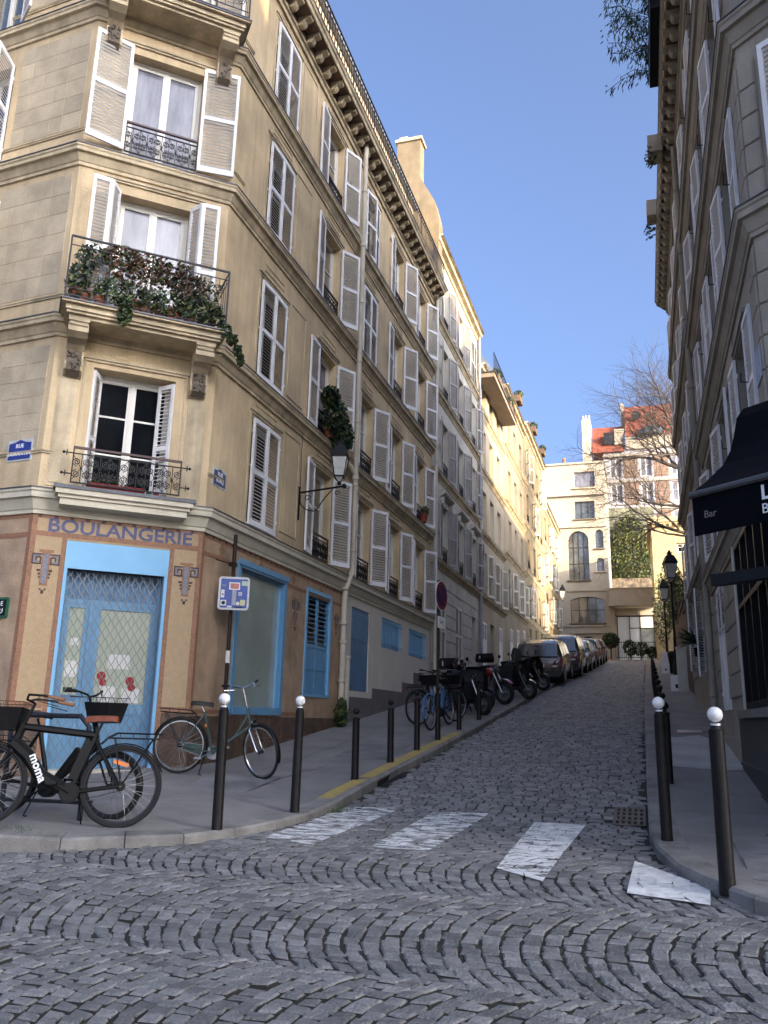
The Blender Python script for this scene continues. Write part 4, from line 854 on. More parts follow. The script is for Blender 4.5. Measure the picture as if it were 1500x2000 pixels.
# ------------------------------------------------------------------ right-hand corner building with the bar
R1 = thing('corner_building', (2.5, 11, .8), 'shaded grey stone corner building with the dark bar front on the right', 'building')
rl = [4.2, 6.68, 9.0, 11.4]; XR = 1.3; YR = 16.4
FRs = FR((XR, YR), (0, -1)); LR = YR - 8.2; e2 = Vector((.75, -.66)).normalized(); RC = (XR + e2.x * 2.5, 8.2 + e2.y * 2.5)
FRc = FR((XR, 8.2), e2[:]); FRx = FR(RC, (1, -.12))
O = []
for i, z in enumerate(rl):
    for c in (9.75, 12.1, 14.5): O.append(dict(x=YR - c - .5, z=z + .10, w=1.0, h=1.62, sh=(176, 177) if (i + int(c)) % 2 else (174, 178), pane=pane_m if i % 2 else pane_d, rail=False))
O.append(dict(x=YR - 10.3 - .5, z=4.3, w=.01, h=.01)); O.pop()
wall(R1, FRs, LR, 4.2 - .3, 13.6, O, stone_right)
for o in O: bay(R1, FRs, o, shut_w)
for o in O:
    mb = MB(); w = o['w']; mb.box(-.12, w + .12, -.05, 0, .08, .13); mb.box(-.09, w + .09, -.025, 0, .03, .08); ob('window_surround', cached(('sr', w), lambda: mb.mesh('window_surround', [stone_right])), R1, FRs @ T(o['x'], 0, o['z'] + o['h']))
OC = [dict(x=.78, z=z + .1, w=.98, h=1.65, sh=(172, 172), pane=pane_m) for z in rl]
wall(R1, FRc, 2.5, 3.9, 13.6, OC, stone_right); [bay(R1, FRc, o, shut_w, hook=False) for o in OC]
wall(R1, FRx, 8, -.3, 13.6, [dict(x=1.5 + k * 2.6, z=z + .1, w=1.0, h=1.6) for k in range(3) for z in rl], stone_right)
[window(R1, FRx, dict(x=1.5 + k * 2.6, z=z + .1, w=1.0, h=1.6, pane=pane_m)) for k in range(3) for z in rl]
LNR = [(XR, YR), (XR, 8.2), RC, (RC[0] + 8, RC[1] - .96)]
for z in rl: cornice(R1, LNR, z, stone_right, .34, .16)
modillions(R1, LNR, 14.0, stone_right, .40, .33)
def rustic(b, F, xa, xb, za, zb, hr, m, pr=.03, bl=1.1, g=.009):
    r_ = 0; z = za
    while z + hr <= zb + .01:
        x = xa; k = 0
        while x < xb - .02:
            x2 = min(xb, x + bl * (.6 if (k == 0 and r_ % 2) else 1)); x2 = xb if xb - x2 < .25 * bl else x2; ww = round(x2 - x, 2)
            ob('stone_block', cached(('rs', ww, m.name, round(hr, 2)), lambda: (lambda q: (q.bev(g, ww - g * .3, -pr, 0, g, hr - g * .3, .012), q)[-1].mesh('stone_block', [m]))(MB())), b, F @ T(x, 0, z)); x = x2; k += 1
        z += hr; r_ += 1
for za, zb in ((4.22, 6.3), (6.72, 8.65)):
    rustic(R1, FRs, LR - .42, LR, za, zb, .34, stone_right, .03, .6); rustic(R1, FRc, 0, .2, za, zb, .34, stone_right, .03, .6)
    if za < 5: rustic(R1, FRs, 4.85, 6.0, za, zb, .34, stone_right); rustic(R1, FRs, 2.5, 3.7, za, zb, .34, stone_right)
# shop front on the street side
shopR = dict(x=YR - 12.05, z=1.72, w=3.45, h=2.2, rv=.16); lou = dict(x=YR - 15.5, z=1.75, w=1.25, h=2.05, rv=.08)
wall(R1, FRs, LR, -.3, 3.9, [shopR, lou], stone_right, name='ground_floor_wall')
rustic(R1, FRs, .1, .85, 1.75, 3.8, .34, stone_right, .028, .8); rustic(R1, FRs, 2.2, 4.2, 1.9, 3.85, .34, stone_right, .028, 1.0)
rustic(R1, FRs, .1, 4.2, 1.0, 1.35, .34, stone_right, .028, 1.0)
shutter(R1, FRs, lou['x'], lou['z'], .625, 2.05, 0, 'L', shut_w, False, (.62, .64), y=.0, solid=.62); shutter(R1, FRs, lou['x'] + 1.25, lou['z'], .625, 2.05, 0, 'R', shut_w, False, (.62, .64), y=.0, solid=.62)
sf = ob('shop_front', (lambda q: ([q.box(*a) for a in [(4.35 + d, 4.35 + d + .07, -.03, .12, 1.72, 3.92) for d in (0, .68, 1.36, 2.04, 2.72, 3.38)] + [(4.42, 7.73, -.03, .12, 3.84, 3.92), (4.42, 7.73, -.03, .12, 3.02, 3.08), (4.42, 7.73, -.04, .12, 1.72, 1.80)]], q)[1])(MB()), R1, FRs, mats=[black])
for d in (0, .68, 1.36, 2.04, 2.72): boxes(sf, 'pane', FRs, [(4.42 + d, 5.03 + d, .06, .07, 1.80, 3.02)], shop_glass); boxes(sf, 'pane', FRs, [(4.42 + d, 5.03 + d, .06, .07, 3.08, 3.84)], shop_glass)
boxes(sf, 'side_trim', FRs, [(4.20, 4.34, -.05, 0, 1.45, 3.95)], shut_c); boxes(sf, 'sill', FRs, [(4.1, 7.9, -.12, -.0, 1.60, 1.70)], mat('sill_grey', (.17, .165, .155), .7))
boxes(sf, 'base_panel', FRs, [(3.55, 8.2, -.055, 0, .2, 1.60)], mat('shop_base', (.045, .043, .045), .6, .1, 3)); boxes(sf, 'base_rail', FRs, [(3.53, 8.22, -.075, -.055, .98, 1.02), (3.53, 8.22, -.075, -.055, .70, .73)], mat('shop_base', (.045, .043, .045)))
wall(R1, FRc, 2.5, -.3, 3.9, [dict(x=.25, z=.6, w=2.0, h=3.0, rv=.15)], stone_right, name='ground_floor_wall')
sf2 = ob('shop_front', (lambda q: ([q.box(*a) for a in [(.25 + d, .33 + d, -.03, .12, .6, 3.6) for d in (0, .64, 1.28, 1.92)] + [(.33, 2.17, -.03, .12, 3.5, 3.6), (.33, 2.17, -.03, .12, 2.75, 2.83), (.33, 2.17, -.04, .12, .6, .75)]], q)[1])(MB()), R1, FRc, mats=[black])
for d in (0, .64, 1.28): boxes(sf2, 'pane', FRc, [(.33 + d, .89 + d, .06, .07, .75, 2.75), (.33 + d, .89 + d, .06, .07, 2.83, 3.5)], shop_glass)
pipe(R1, 1.19, 16.35, 1.5, 13.6, stone_right, .06)
mb = MB(); mb.prism([(1.35, 14.0), (1.5, 14.0), (2.4, 17.0), (3.6, 19.0), (10, 19.3), (11, 14)], 7.6, YR); mb.box(2.6, 10.5, 6.2, 7.6, 14, 18.6); ob('roof', mb, R1, mats=[zinc_roof])
mb = MB(); mb.box(2.6, 7.5, YR - .5, YR - .05, 15, 20.8); mb.box(4.5, 7.5, 11, 11.5, 17, 20.4); c_ = ob('chimney', mb, R1, mats=[stone_right])
AW = thing('awning', (RC[0], RC[1], 3.6), 'dark navy canvas awning over the bar corner with white lettering on its valance', 'awning')
pf_ = [(0, 4.46), (-.36, 4.42), (-.47, 4.30), (-.53, 4.12), (-.60, 3.96), (-.72, 3.80), (-.95, 3.62), (-1.17, 3.47), (-1.2, 3.42), (-1.17, 3.38), (-.9, 3.50), (-.5, 3.72), (0, 3.95)]
mb = MB(); mb.prismx(pf_, -.05, 2.55); ob('canopy', mb, AW, FRc, mats=[navy])
mb = MB(); mb.tube([(-.06, -1.2, 3.43), (2.56, -1.2, 3.43)], .03, 8); ob('front_bar', mb, AW, FRc, mats=[mat('bar_grey', (.06, .06, .065), .5)])
mb = MB()
xs_ = [-.05 + 2.6 * i / 26 for i in range(27)]
for a, c in zip(xs_[:-1], xs_[1:]):
    mb.quad((a, -1.19 - .003 * sin(a * 9), 3.07), (c, -1.19 - .003 * sin(c * 9), 3.07), (c, -1.19, 3.40), (a, -1.19, 3.40)); mb.quad((a, -1.183, 3.07), (c, -1.183, 3.07), (c, -1.183, 3.40), (a, -1.183, 3.40))
va = ob('valance', mb, AW, FRc, mats=[navy])
txt('valance_lettering', 'LA', .165, letter_w, va, FRc @ T(.70, -1.196, 3.305), ext=.002, bold=.004); txt('valance_lettering', 'BO', .115, letter_w, va, FRc @ T(.68, -1.196, 3.175), ext=.002); txt('valance_lettering', 'Bar', .09, letter_g, va, FRc @ T(.125, -1.196, 3.235), ext=.002)
for s in (.1, 1.3): mb = MB(); mb.tube([(s, -.02, 3.5), (s, -.6, 3.38), (s, -1.15, 3.42)], .018, 6); ob('arm', mb, AW, FRc, mats=[black])
ht = thing('terrace_heater', (1.1, 8.0, 2.8), 'black bar heater mounted under the awning by the bar window', 'heater')
mb = MB(); mb.box(-.35, 1.6, -.62, -.50, 2.74, 2.84); ob('housing', mb, ht, FRc, mats=[black]); mb = MB(); mb.tube([(.1, -.55, 2.8), (.1, 0, 2.95)], .02, 6); mb.tube([(1.2, -.55, 2.8), (1.2, 0, 2.95)], .02, 6); ob('bracket', mb, ht, FRc, mats=[black])
sp = thing('street_sign', (1.27, 8.5, 5.0), 'pale blue weathered plate high on the right corner above the awning', 'sign'); boxes(sp, 'plate', FRs, [(LR - .36, LR - .03, -.045, -.034, 4.85, 5.2)], mat('plate_pale', (.22, .30, .42), .5))
# second building of the right row
rl2 = [4.8, 7.35, 9.7, 11.95]
R2 = thing('apartment_building', (2.5, 20, 1.8), 'shaded apartment building with white shutters beyond the bar on the right', 'building'); F2r = FR((1.34, 25), (0, -1)); L2 = 25 - 16.42
O = [dict(x=25 - c - .48, z=z + .1, w=.96, h=1.6, sh=(175, 177), pane=pane_m) for z in rl2 for c in (17.7, 19.9, 22.1, 24.0)]
wall(R2, F2r, L2, 4.5, 14.2, O, stone_right); [bay(R2, F2r, o, shut_w, hook=False) for o in O]
G = [dict(x=25 - 19.4, z=2.5, w=1.1, h=1.9, rv=.12), dict(x=25 - 22.5, z=2.8, w=1.0, h=1.8, rv=.12)]
wall(R2, F2r, L2, 0, 4.5, G, stone_right, name='ground_floor_wall')
for o in G: shutter(R2, F2r, o['x'], o['z'], .5, o['h'], 20, 'L', shut_w); shutter(R2, F2r, o['x'] + o['w'], o['z'], .5, o['h'], 176, 'R', shut_w); window(R2, F2r, dict(o, pane=pane_d))
rustic(R2, F2r, .1, 2.4, 2.7, 4.4, .34, stone_right, .028, 1.0); rustic(R2, F2r, 7.0, 8.4, 2.2, 4.4, .34, stone_right, .028, 1.0)
LN2 = [(1.34, 25), (1.34, 16.45)]
for z in rl2: cornice(R2, LN2, z, stone_right, .30, .16)
modillions(R2, LN2, 14.5, stone_right, .40, .33)
mb = MB(); mb.prism([(1.4, 14.5), (1.6, 14.5), (2.6, 17.0), (4, 18.6), (11, 18.4), (11, 3), (10.9, 3), (10.9, 14.5)], 16.5, 25); mb.box(1.4, 11, 24.9, 24.99, 2, 14.4); ob('roof', mb, R2, mats=[zinc_roof])
mb = MB(); mb.box(3, 7, 20.6, 21.1, 16.5, 19.2); ob('chimney', mb, R2, mats=[stone_right])
for nm, lb, xa, ya, yb, zt in (('house', 'tall unseen house added to shade the left row, behind the right garden wall', 3.0, 25.2, 41, 13.4), ('house', 'lower unseen house added further up to shade the left row, behind the wall', 3.2, 41.2, 54, 9.2)):  # unseen houses added to cast the slanting shade on the left row
    GP = thing(nm, (6, (ya + yb) / 2, 3), lb, 'house'); FG = FR((xa, yb), (0, -1)); n_ = int((yb - ya) / 3.2); go = [dict(x=1.2 + 3.1 * k, z=z, w=1.0, h=1.6) for k in range(n_) for z in ((5.2, 8.2, 11.2) if zt > 14 else (5.4,))]
    wall(GP, FG, yb - ya, 2.5, zt, go, stone_right); [window(GP, FG, dict(o, pane=pane_m)) for o in go]
    mb = MB(); mb.prism([(xa - .2, zt), (xa + 2.8, zt + 1.5), (xa + 6.2, zt), (xa + 6.2, 3), (xa + 6.1, 3), (xa + 6.1, zt - .1)], ya, yb); mb.box(xa + .05, xa + 6, yb - .1, yb, 3, zt); mb.box(xa + .05, xa + 6, ya, ya + .1, 3, zt); ob('roof', mb, GP, mats=[zinc_roof])
# unseen block added behind the photographer to keep direct sun off the crossing
def back_block(label, x0, x1, y0, y1, zt, m=stone_right):
    b = thing('shading_block', ((x0 + x1) / 2, (y0 + y1) / 2, -.2), label, 'building'); F = FR((x1, y1), (-1, 0)); L = x1 - x0
    O = [dict(x=1.1 + 2.3 * k, z=3.9 + 3.0 * i, w=1.0, h=1.9, pane=pane_m) for k in range(int((L - 1.5) / 2.3)) for i in range(int((zt - 4) / 3.0))]
    wall(b, F, L, -.5, zt, O, m); [window(b, F, o) for o in O]
    mb = MB(); mb.prismz([(x0, y0), (x1, y0), (x1, y1 - .7), (x0, y1 - .7)], -.5, zt - .1); mb.box(x0, x1, y0, y1 - .3, zt - .1, zt); mb.prismx([(y0, zt), (y1 - .2, zt), (y1 - 1.6, zt + 2.4), (y0 + 1.5, zt + 2.8)], x0, x1); ob('roof', mb, b, mats=[zinc_roof]); cornice(b, [(x1, y1), (x0, y1)], zt, m, .4, .3)
back_block("unseen apartment block added behind the camera to shade the crossing and bakery corner", 21.0, 50, -26, -14, 24.0)
# ------------------------------------------------------------------ head of the street: studio house, annexe, houses above
Fe = FR((-7.4, 66), (1, 0)); ex = lambda x: x + 7.4
ST = thing('studio_house', (-4.5, 70, 6.1), 'tall white artist studio house with arched windows closing the street', 'house')
def arch_ops(cx, w, z0, z1): return dict(x=ex(cx) - w / 2, z=z0, w=w, h=z1 - z0, rv=.3)
so_ = [arch_ops(-3.85, 1.66, 20.05, 21.4), arch_ops(-3.9, 1.56, 17.44, 18.89), arch_ops(-4.5, 1.60, 12.47, 16.44), arch_ops(-2.85, .62, 14.98, 16.5), arch_ops(-2.85, .62, 13.13, 14.2), arch_ops(-3.97, 2.6, 9.06, 11.1), arch_ops(-4.0, 1.4, 6.0, 8.0)]
wall(ST, Fe, ex(-2.28), 5, 22.05, so_, render_white)
mb = MB(); mb.box(ex(-2.28) - .001, ex(-2.28), 0, 8, 5, 22.0); mb.box(0, ex(-2.28), 7.9, 8, 5, 22.0); mb.box(0, .01, 0, 8, 5, 22); mb.box(-.1, ex(-2.2), -.12, 8.1, 22.05, 22.2); ob('wall', mb, ST, Fe, mats=[render_white])
for o, k, nx, nz in zip(so_, (pane_s, pane_m, pane_m, pane_m, pane_s, pane_m, pane_d), (1, 3, 4, 1, 1, 4, 2), (1, 1, 3, 1, 1, 2, 1)):
    x, z, w, h = o['x'], o['z'], o['w'], o['h']; arc = h > 1.4 * w or w < .7
    wn = ob('window', (lambda q: ([q.box(x + w * i / nx - .025, x + w * i / nx + .025, .2, .26, z, z + h) for i in range(nx + 1)], [q.box(x, x + w, .205, .255, z + h * i / nz - .025, z + h * i / nz + .025) for i in range(nz + 1)], q)[2])(MB()), ST, Fe, mats=[iron_g if k is not pane_s else frame_w])
    boxes(wn, 'pane', Fe, [(x, x + w, .24, .25, z, z + h)], k); boxes(ST, 'sill', Fe, [(x - .12, x + w + .12, -.14, .0, z - .12, z - .02)], stone_dark if k is pane_m else stone_mould)
    if arc or h > 1.9:                                            # rounded head: wall filling the corners
        rx = w / 2; rz = w / 2 if arc else .35; mb = MB()
        for g in (-1, 1):
            n = 8; P = [(x + w / 2 + g * rx, z + h - rz)] + [(x + w / 2 + g * rx * cos(pi / 2 * i / n), z + h - rz + rz * sin(pi / 2 * i / n)) for i in range(n + 1)] + [(x + w / 2, z + h + .002), (x + w / 2 + g * rx, z + h + .002)]
            mb.prism(P, -.002, .2)
        ob('arch_spandrel', mb, ST, Fe, mats=[render_white])
for z, d, x0 in ((19.47, .28, 0), (16.83, .16, ex(-6)), (11.66, .10, ex(-6)), (9.0 - .12, .12, ex(-6)), (8.35, .2, ex(-5.3))): boxes(ST, 'string_course', Fe, [(x0, ex(-2.28) + .03, -d, 0, z - .12, z)], render_white)
mb = MB(); mb.lathe([(.001, 0), (.22, 0), (.22, .03), (.001, .03)], 16, (ex(-5.2), -.04, 7.74), axis='y'); ob('oculus', mb, ST, Fe, mats=[black])
mb = MB(); mb.box(ex(-6.1), ex(-5.2), 2, 2.6, 22.2, 22.6); mb.lathe([(.14, 0), (.12, .5), (.16, .55), (.1, .8)], 8, (ex(-5.6), 2.3, 22.6)); ob('chimney', mb, ST, Fe, mats=[terra])
AN = thing('annexe', (-.7, 68, 6.1), 'low cream annexe with a flat canopy over large bright studio panes', 'house')
mb = MB(); [mb.box(*a) for a in ((-2.27, .98, -.9, .3, 10.35, 11.55), (-2.27, .98, -1.0, .3, 11.55, 11.62), (-2.35, 1.05, -1.3, 0, 10.2, 10.35), (-2.27, -1.9, -.1, .3, 5.9, 10.2), (-1.9, .98, .1, .3, 9.62, 10.2), (-1.9, -1.8, .1, .3, 5.9, 9.6))]
Fa = FR((0, 66), (1, 0)); ob('wall', mb, AN, Fa, mats=[render_white])
an = ob('window', (lambda q: ([q.box(*a) for a in ((-1.8, -1.74, .1, .2, 6, 9.6), (-.9, -.84, .1, .2, 6, 9.6), (-.1, -.04, .1, .2, 6, 9.6), (.92, .98, .1, .2, 6, 9.6), (-1.8, .98, .1, .2, 9.5, 9.6), (-.9, .98, .1, .2, 8.6, 8.66))], q)[1])(MB()), AN, Fa, mats=[iron_g])
boxes(an, 'pane', Fa, [(-1.74, -.9, .14, .16, 6, 9.5), (-.84, -.1, .14, .16, 6, 8.6), (-.84, .92, .14, .16, 8.66, 9.5)], mat('painted_sky_pane', (.60, .64, .66), .08, .05, 1, spec=1)); boxes(an, 'pane', Fa, [(-.04, .92, .14, .16, 6, 8.6)], pane_m)  # pale base colour of the large panes paints in reflected sky
def fence(label, x0, x1, y, z0, h, n, m=iron):
    f = thing('fence', ((x0 + x1) / 2, y, z0), label, 'fence'); F = FR((x0, y), (1, 0))
    me = cached(('fb', h), lambda: (lambda q: (q.box(-.012, .012, -.01, .01, 0, h), q)[-1].mesh('bar', [m]))(MB()))
    for i in range(n + 1): ob('bar', me, f, F @ T((x1 - x0) * i / n, 0, z0))
    mb = MB(); mb.box(0, x1 - x0, -.02, .02, z0 + .1, z0 + .14); mb.box(0, x1 - x0, -.02, .02, z0 + h - .14, z0 + h - .10); ob('rail', mb, f, F, mats=[m]); return f
fence('dark iron garden fence in front of the studio annexe', -1.85, 1.3, 61.6, 5.95, 1.3, 22)
def bush(name, label, loc, blobs, n, size, mats_, cat='bush', trunk=None, group=None):
    t = thing(name, loc, label, cat, group)
    if trunk: mb = MB(); mb.tube(trunk, .05, 6); ob('stem', mb, t, mats=[bark])
    mb = MB(); mb.leaves(blobs, n, size, range(len(mats_))); ob('foliage', mb, t, mats=mats_); return t
bush('topiary', 'round clipped dark green shrub left of the annexe fence', (-2.3, 62.5, 6), [((-2.2, 62.5, 7.35), (.62, .5, .58))], 1500, .10, [leaf_d, leaf_d, leaf_a], 'shrub', [(-2.2, 62.5, 6), (-2.2, 62.5, 7)])
bush('bush', 'dark green bush behind the garden fence at the street head', (-.5, 62.3, 6), [((-.9, 62.4, 6.8), (.5, .4, .6)), ((-.1, 62.4, 6.7), (.6, .4, .5)), ((.7, 62.5, 6.5), (.5, .4, .4))], 1800, .09, [leaf_d, leaf_a])
bush('bush', 'loose green and yellow climber over the garden wall by the far lamp posts', (1.5, 46, 6), [((1.7, 45, 8.2), (.5, 2.5, 1.5)), ((1.5, 50, 8.6), (.5, 3, 2.0)), ((1.3, 55, 8.5), (.6, 1, 2.4)), ((1.7, 38, 6.8), (.35, 2.5, 1.2))], 5200, .085, [leaf_y, leaf_a, leaf_a, leaf_d])
gw = thing('garden_wall', (1.7, 35, 3), 'old brown rendered garden wall along the upper right pavement', 'wall')
for a, c in ((25.02, 30), (30, 35), (35, 40), (40, 46)):
    mb = MB(); mb.box(0, .35, 0, c - a - .01, -.5, 2.9); mb.box(-.05, .40, 0, c - a - .01, 2.9, 3.0); ob('wall_section', mb, gw, T(1.42 + (a - 25) * .012, a, Pv(a) + .1), mats=[mat('garden_wall', (.17, .115, .085), .9, .2, 1, .3, 30, streak=.2)])
# ivy terrace and the houses higher up
IV = thing('ivy_terrace', (-.5, 76, 9), 'ivy covered retaining wall with a railing above the annexe', 'wall')
mb = MB(); mb.box(-2.6, 1.6, 75.6, 76, 8, 20.6); ob('wall', mb, IV, mats=[mat('mossy_wall', (.20, .21, .15), .9, .2, 1)]); mb = MB(); mb.leaves([((-.6, 75.4, 15.5), (1.8, .35, 4.4))], 7500, .15, (0, 1, 2)); ob('ivy', mb, IV, mats=[leaf_a, mat('ivy_pale', (.12, .16, .07), .6, .4, 5), leaf_y])
mb = MB(); mb.box(-2.5, 1.3, 74.4, 75.5, 11, 13.9); ob('stone_base', mb, IV, mats=[mat('rubble', (.20, .16, .12), .9, .4, 3, .6, 8)]); mb = MB(); [mb.tube([(-2.5 + .18 * i, 74.5, 13.9), (-2.5 + .18 * i, 74.5, 15.2)], .015, 4, cap=False) for i in range(21)]; mb.tube([(-2.5, 74.5, 15.2), (1.3, 74.5, 15.2)], .03, 4); ob('railing', mb, IV, mats=[iron])
BH = thing('brick_apartment_house', (1, 88, 10), 'brown brick and pale banded apartment house with red tiled roofs on the hill', 'building')
Fb = FR((-2.9, 85), (1, 0)); bw = [dict(x=x, z=z, w=1.15, h=2.1, pane=pane_s) for x in (.6, 3.6, 6.6) for z in (17.3, 20.3, 23.4, 26.2)]
wall(BH, Fb, 8.4, 8, 29.2, bw, lilac); [window(BH, Fb, o) for o in bw]
bk = MB()
for x0, x1 in ((1.95, 3.4), (4.95, 6.4)):
    for z0 in (17.2, 20.2, 23.2, 26.1):
        for r_ in range(8):
            for k in range(4): w_ = (x1 - x0) / 4; bk.box(x0 + k * w_ + .02, x0 + (k + 1) * w_ - .02, -.03, 0, z0 + r_ * .3 + .02, z0 + r_ * .3 + .28)
ob('brickwork', bk, BH, Fb, mats=[brickm], kind='stuff')
for z in (19.9, 22.9, 25.85, 28.7): boxes(BH, 'string_course', Fb, [(-.05, 8.45, -.15, 0, z - .2, z)], render_white)
def roofx(name, x0, x1, z0, z1, yb, m, parent): mb = MB(); mb.prismx([(-.3, z0), (yb, z1), (yb + 2, z1), (yb + 2, z0)], x0, x1); return ob(name, mb, parent, Fb, mats=[m])
r_ = roofx('roof', -1.1, 2.1, 29.0, 32.6, 2.2, roof_red, BH); r2_ = roofx('roof', 2.3, 7.1, 30.6, 34.8, 2.4, roof_red, BH)
boxes(BH, 'dormer', Fb, [(.1, 1.1, .1, 1.4, 30.0, 31.3)], iron_g); boxes(BH, 'dormer', Fb, [(1.2, 2.2, .1, 1.6, 29.9, 31.6), (2.3, 7.1, -.2, 2, 29.2, 30.6)], render_white)
mb = MB(); mb.lathe([(.001, -.1), (.5, -.1), (.5, 0), (.001, 0)], 14, (3.5, .85, 33.2), axis='y'); ob('round_skylight', mb, r2_, Fb, mats=[iron_g])
mb = MB(); mb.lathe([(1.35, 0), (1.25, .5), (.9, .9), (.001, 1.1)], 14, (4.9, .1, 30.6)); ob('glass_dome', mb, BH, Fb, mats=[mat('dome_glass', (.10, .15, .17), .1, .1, 1, spec=1)])
mb = MB(); mb.box(-2.1, -1.2, 0, 2.4, 27, 32.9); ch2 = ob('chimney', mb, BH, Fb, mats=[render_white]); [ob('chimney_pot', (lambda q: (q.lathe([(.12, 0), (.1, .6)], 8), q)[-1])(MB()), ch2, Fb @ T(-1.95 + .3 * i, .5, 32.9), mats=[stone_white]) for i in range(3)]
mb = MB(); mb.box(1.9, 2.3, 2.2, 3, 32, 35.2); ob('chimney', mb, BH, Fb, mats=[render_white])
YH = thing('yellow_house', (4, 60, 5.5), 'sunlit yellow house with a moulded cornice behind the bare tree', 'house'); Fy = FR((.95, 56.5), (1, 0))
yo = [dict(x=1.55, z=12.5, w=.8, h=.7, pane=pane_d), dict(x=3.4, z=11.6, w=.9, h=1.7, pane=pane_m), dict(x=1.4, z=8, w=.9, h=1.8, pane=pane_m)]
wall(YH, Fy, 8, 5, 14.9, yo, mat('yellow_render', (.50, .40, .23), .85, .08, 1, streak=.1)); [window(YH, Fy, o) for o in yo]
mb = MB(); mb.box(0, .01, 0, 9, 5, 14.9); mb.box(-.15, 8.1, -.2, 9, 14.5, 14.62); mb.box(-.25, 8.1, -.3, 9, 14.62, 14.95); [mb.box(.1 + .35 * i, .25 + .35 * i, -.17, 0, 14.3, 14.5) for i in range(22)]; ob('cornice', mb, YH, Fy, mats=[MATS['yellow_render']])
# ------------------------------------------------------------------ bare tree leaning over the street head
TR = thing('bare_tree', (4.2, 46, 5.4), 'large leafless tree reaching out from behind the right-hand buildings', 'tree')
rt = random.Random(11)
def branch(mb, p, d, r, L, depth, up=.0):
    n = 6; pts = [p]; rs = [r]
    for i in range(n):
        d = (d + Vector((rt.gauss(0, .16), rt.gauss(0, .16), rt.gauss(0, .13) + up))).normalized(); p = p + d * L / n; pts.append(p); rs.append(r * (1 - .5 * (i + 1) / n))
        if depth > 0 and i >= 1 and rt.random() < .85:
            s = Vector((rt.gauss(0, 1), rt.gauss(0, 1), rt.gauss(.1, .8))); s = (s - d * s.dot(d)).normalized(); branch(mb, p, (d * .8 + s * .7).normalized(), rs[-1] * .66, L * .72, depth - 1, up * .6)
    mb.tube(pts, rs, 6 if r > .05 else (4 if r > .02 else 3), cap=False)
    if depth > 0: branch(mb, p, d, rs[-1], L * .7, depth - 1, up)
mb = MB(); mb.tube([(4.2, 46, 5), (4.0, 46, 9), (3.7, 45.6, 12.5), (3.5, 45.4, 15)], [.42, .34, .28, .22], 10); ob('trunk', mb, TR, mats=[bark], smooth=True)
for p, d, r, L, up in (((3.7, 45.6, 11.0), (-1, -.1, .30), .12, 3.2, .015), ((3.6, 45.4, 14.6), (-.9, .1, .50), .14, 3.2, .02), ((3.5, 45.4, 15), (-.45, -.2, .9), .13, 3.3, .03), ((3.5, 45.4, 15), (-.1, .3, 1), .12, 3.5, .03), ((3.7, 45.6, 12.8), (-1, .3, .12), .10, 3.1, .0), ((3.6, 45.4, 14), (-.75, -.5, .75), .12, 3.2, .02)):
    mb = MB(); branch(mb, Vector(p), Vector(d).normalized(), r, L, 4, up); ob('limb', mb, TR, mats=[bark])
# ------------------------------------------------------------------ bollards
def bollard(x, y, h, white, label, left=True, r=.048):
    z = pz(x, y, left); t = thing('bollard', (x, y, z), label, 'bollard', 'white-headed bollards at the crossing' if white else ('black bollards on the left pavement' if left else 'black bollards along the right kerb'))
    lean = RX(rnd(-.008, .008)) @ RY(rnd(-.008, .008)); M = T(x, y, z) @ lean
    def post(): mb = MB(); mb.lathe([(r * 1.08, -.05), (r * 1.08, .02), (r * 1.04, .03), (r, h - .28), (r * .98, h - .16), (r * .80, h - .15), (r * .72, h - .13)], 20); return mb.mesh('post', [black_p], True)
    ob('post', cached(('bp', round(h, 2), r), post), t, M)
    def head():
        mb = MB(); R_ = .054 if white else .044
        mb.lathe([(r * .70, h - .14), (r * .62, h - .125), (r * .72, h - .115)] if white else [(r * .7, h - .14), (r * .5, h - .12)], 16)
        mb.ball((0, 0, h - R_), R_, 20, 12)
        if not white: mb.lathe([(r * .9, h - .16), (r * 1.12, h - .15), (r * 1.12, h - .135), (r * .8, h - .125)], 16)
        return mb.mesh('ball_head', [white_p if white else black_p], True)
    ob('ball_head', cached(('bh', white, round(h, 2)), head), t, M); return t
bollard(-3.82, 7.20, 1.24, True, 'white-headed bollard in front of the bakery, nearest the parked bicycles')
bollard(-3.62, 8.53, 1.22, True, 'white-headed bollard with chipped paint, second along the left pavement')
for (x, y, h), l in zip([(-3.72, 10.74, .92), (-3.68, 12.22, .92), (-3.63, 13.55, .96), (-3.60, 14.88, .95), (-3.56, 16.5, .88), (-3.52, 18.4, .88)], ['short black bollard nearest the yellow line start, third on the left', 'short black bollard beside the stepped plinth wall, fourth on the left', 'short black bollard in front of the black rack bicycle, fifth on the left', 'short black bollard in front of the blue bicycle, sixth on the left', 'short black bollard in front of the covered scooter, seventh on the left', 'short black bollard beside the red motorcycle, eighth on the left']): bollard(x, y, h, False, l)
bollard(.47, 6.47, 1.2, True, 'white-headed bollard alone on the right corner, nearest the camera', False, .052); bollard(.12, 8.07, 1.22, True, 'white-headed bollard at the right kerb beside the drain grate', False)
od = ['first', 'second', 'third', 'fourth', 'fifth', 'sixth', 'seventh', 'eighth', 'ninth', 'tenth', 'eleventh', 'twelfth']
for i in range(12): bollard(.24 + .005 * i, 11.5 + 1.75 * i, 1.0, False, 'black ball-topped bollard, %s up the line along the right kerb' % od[i], False)
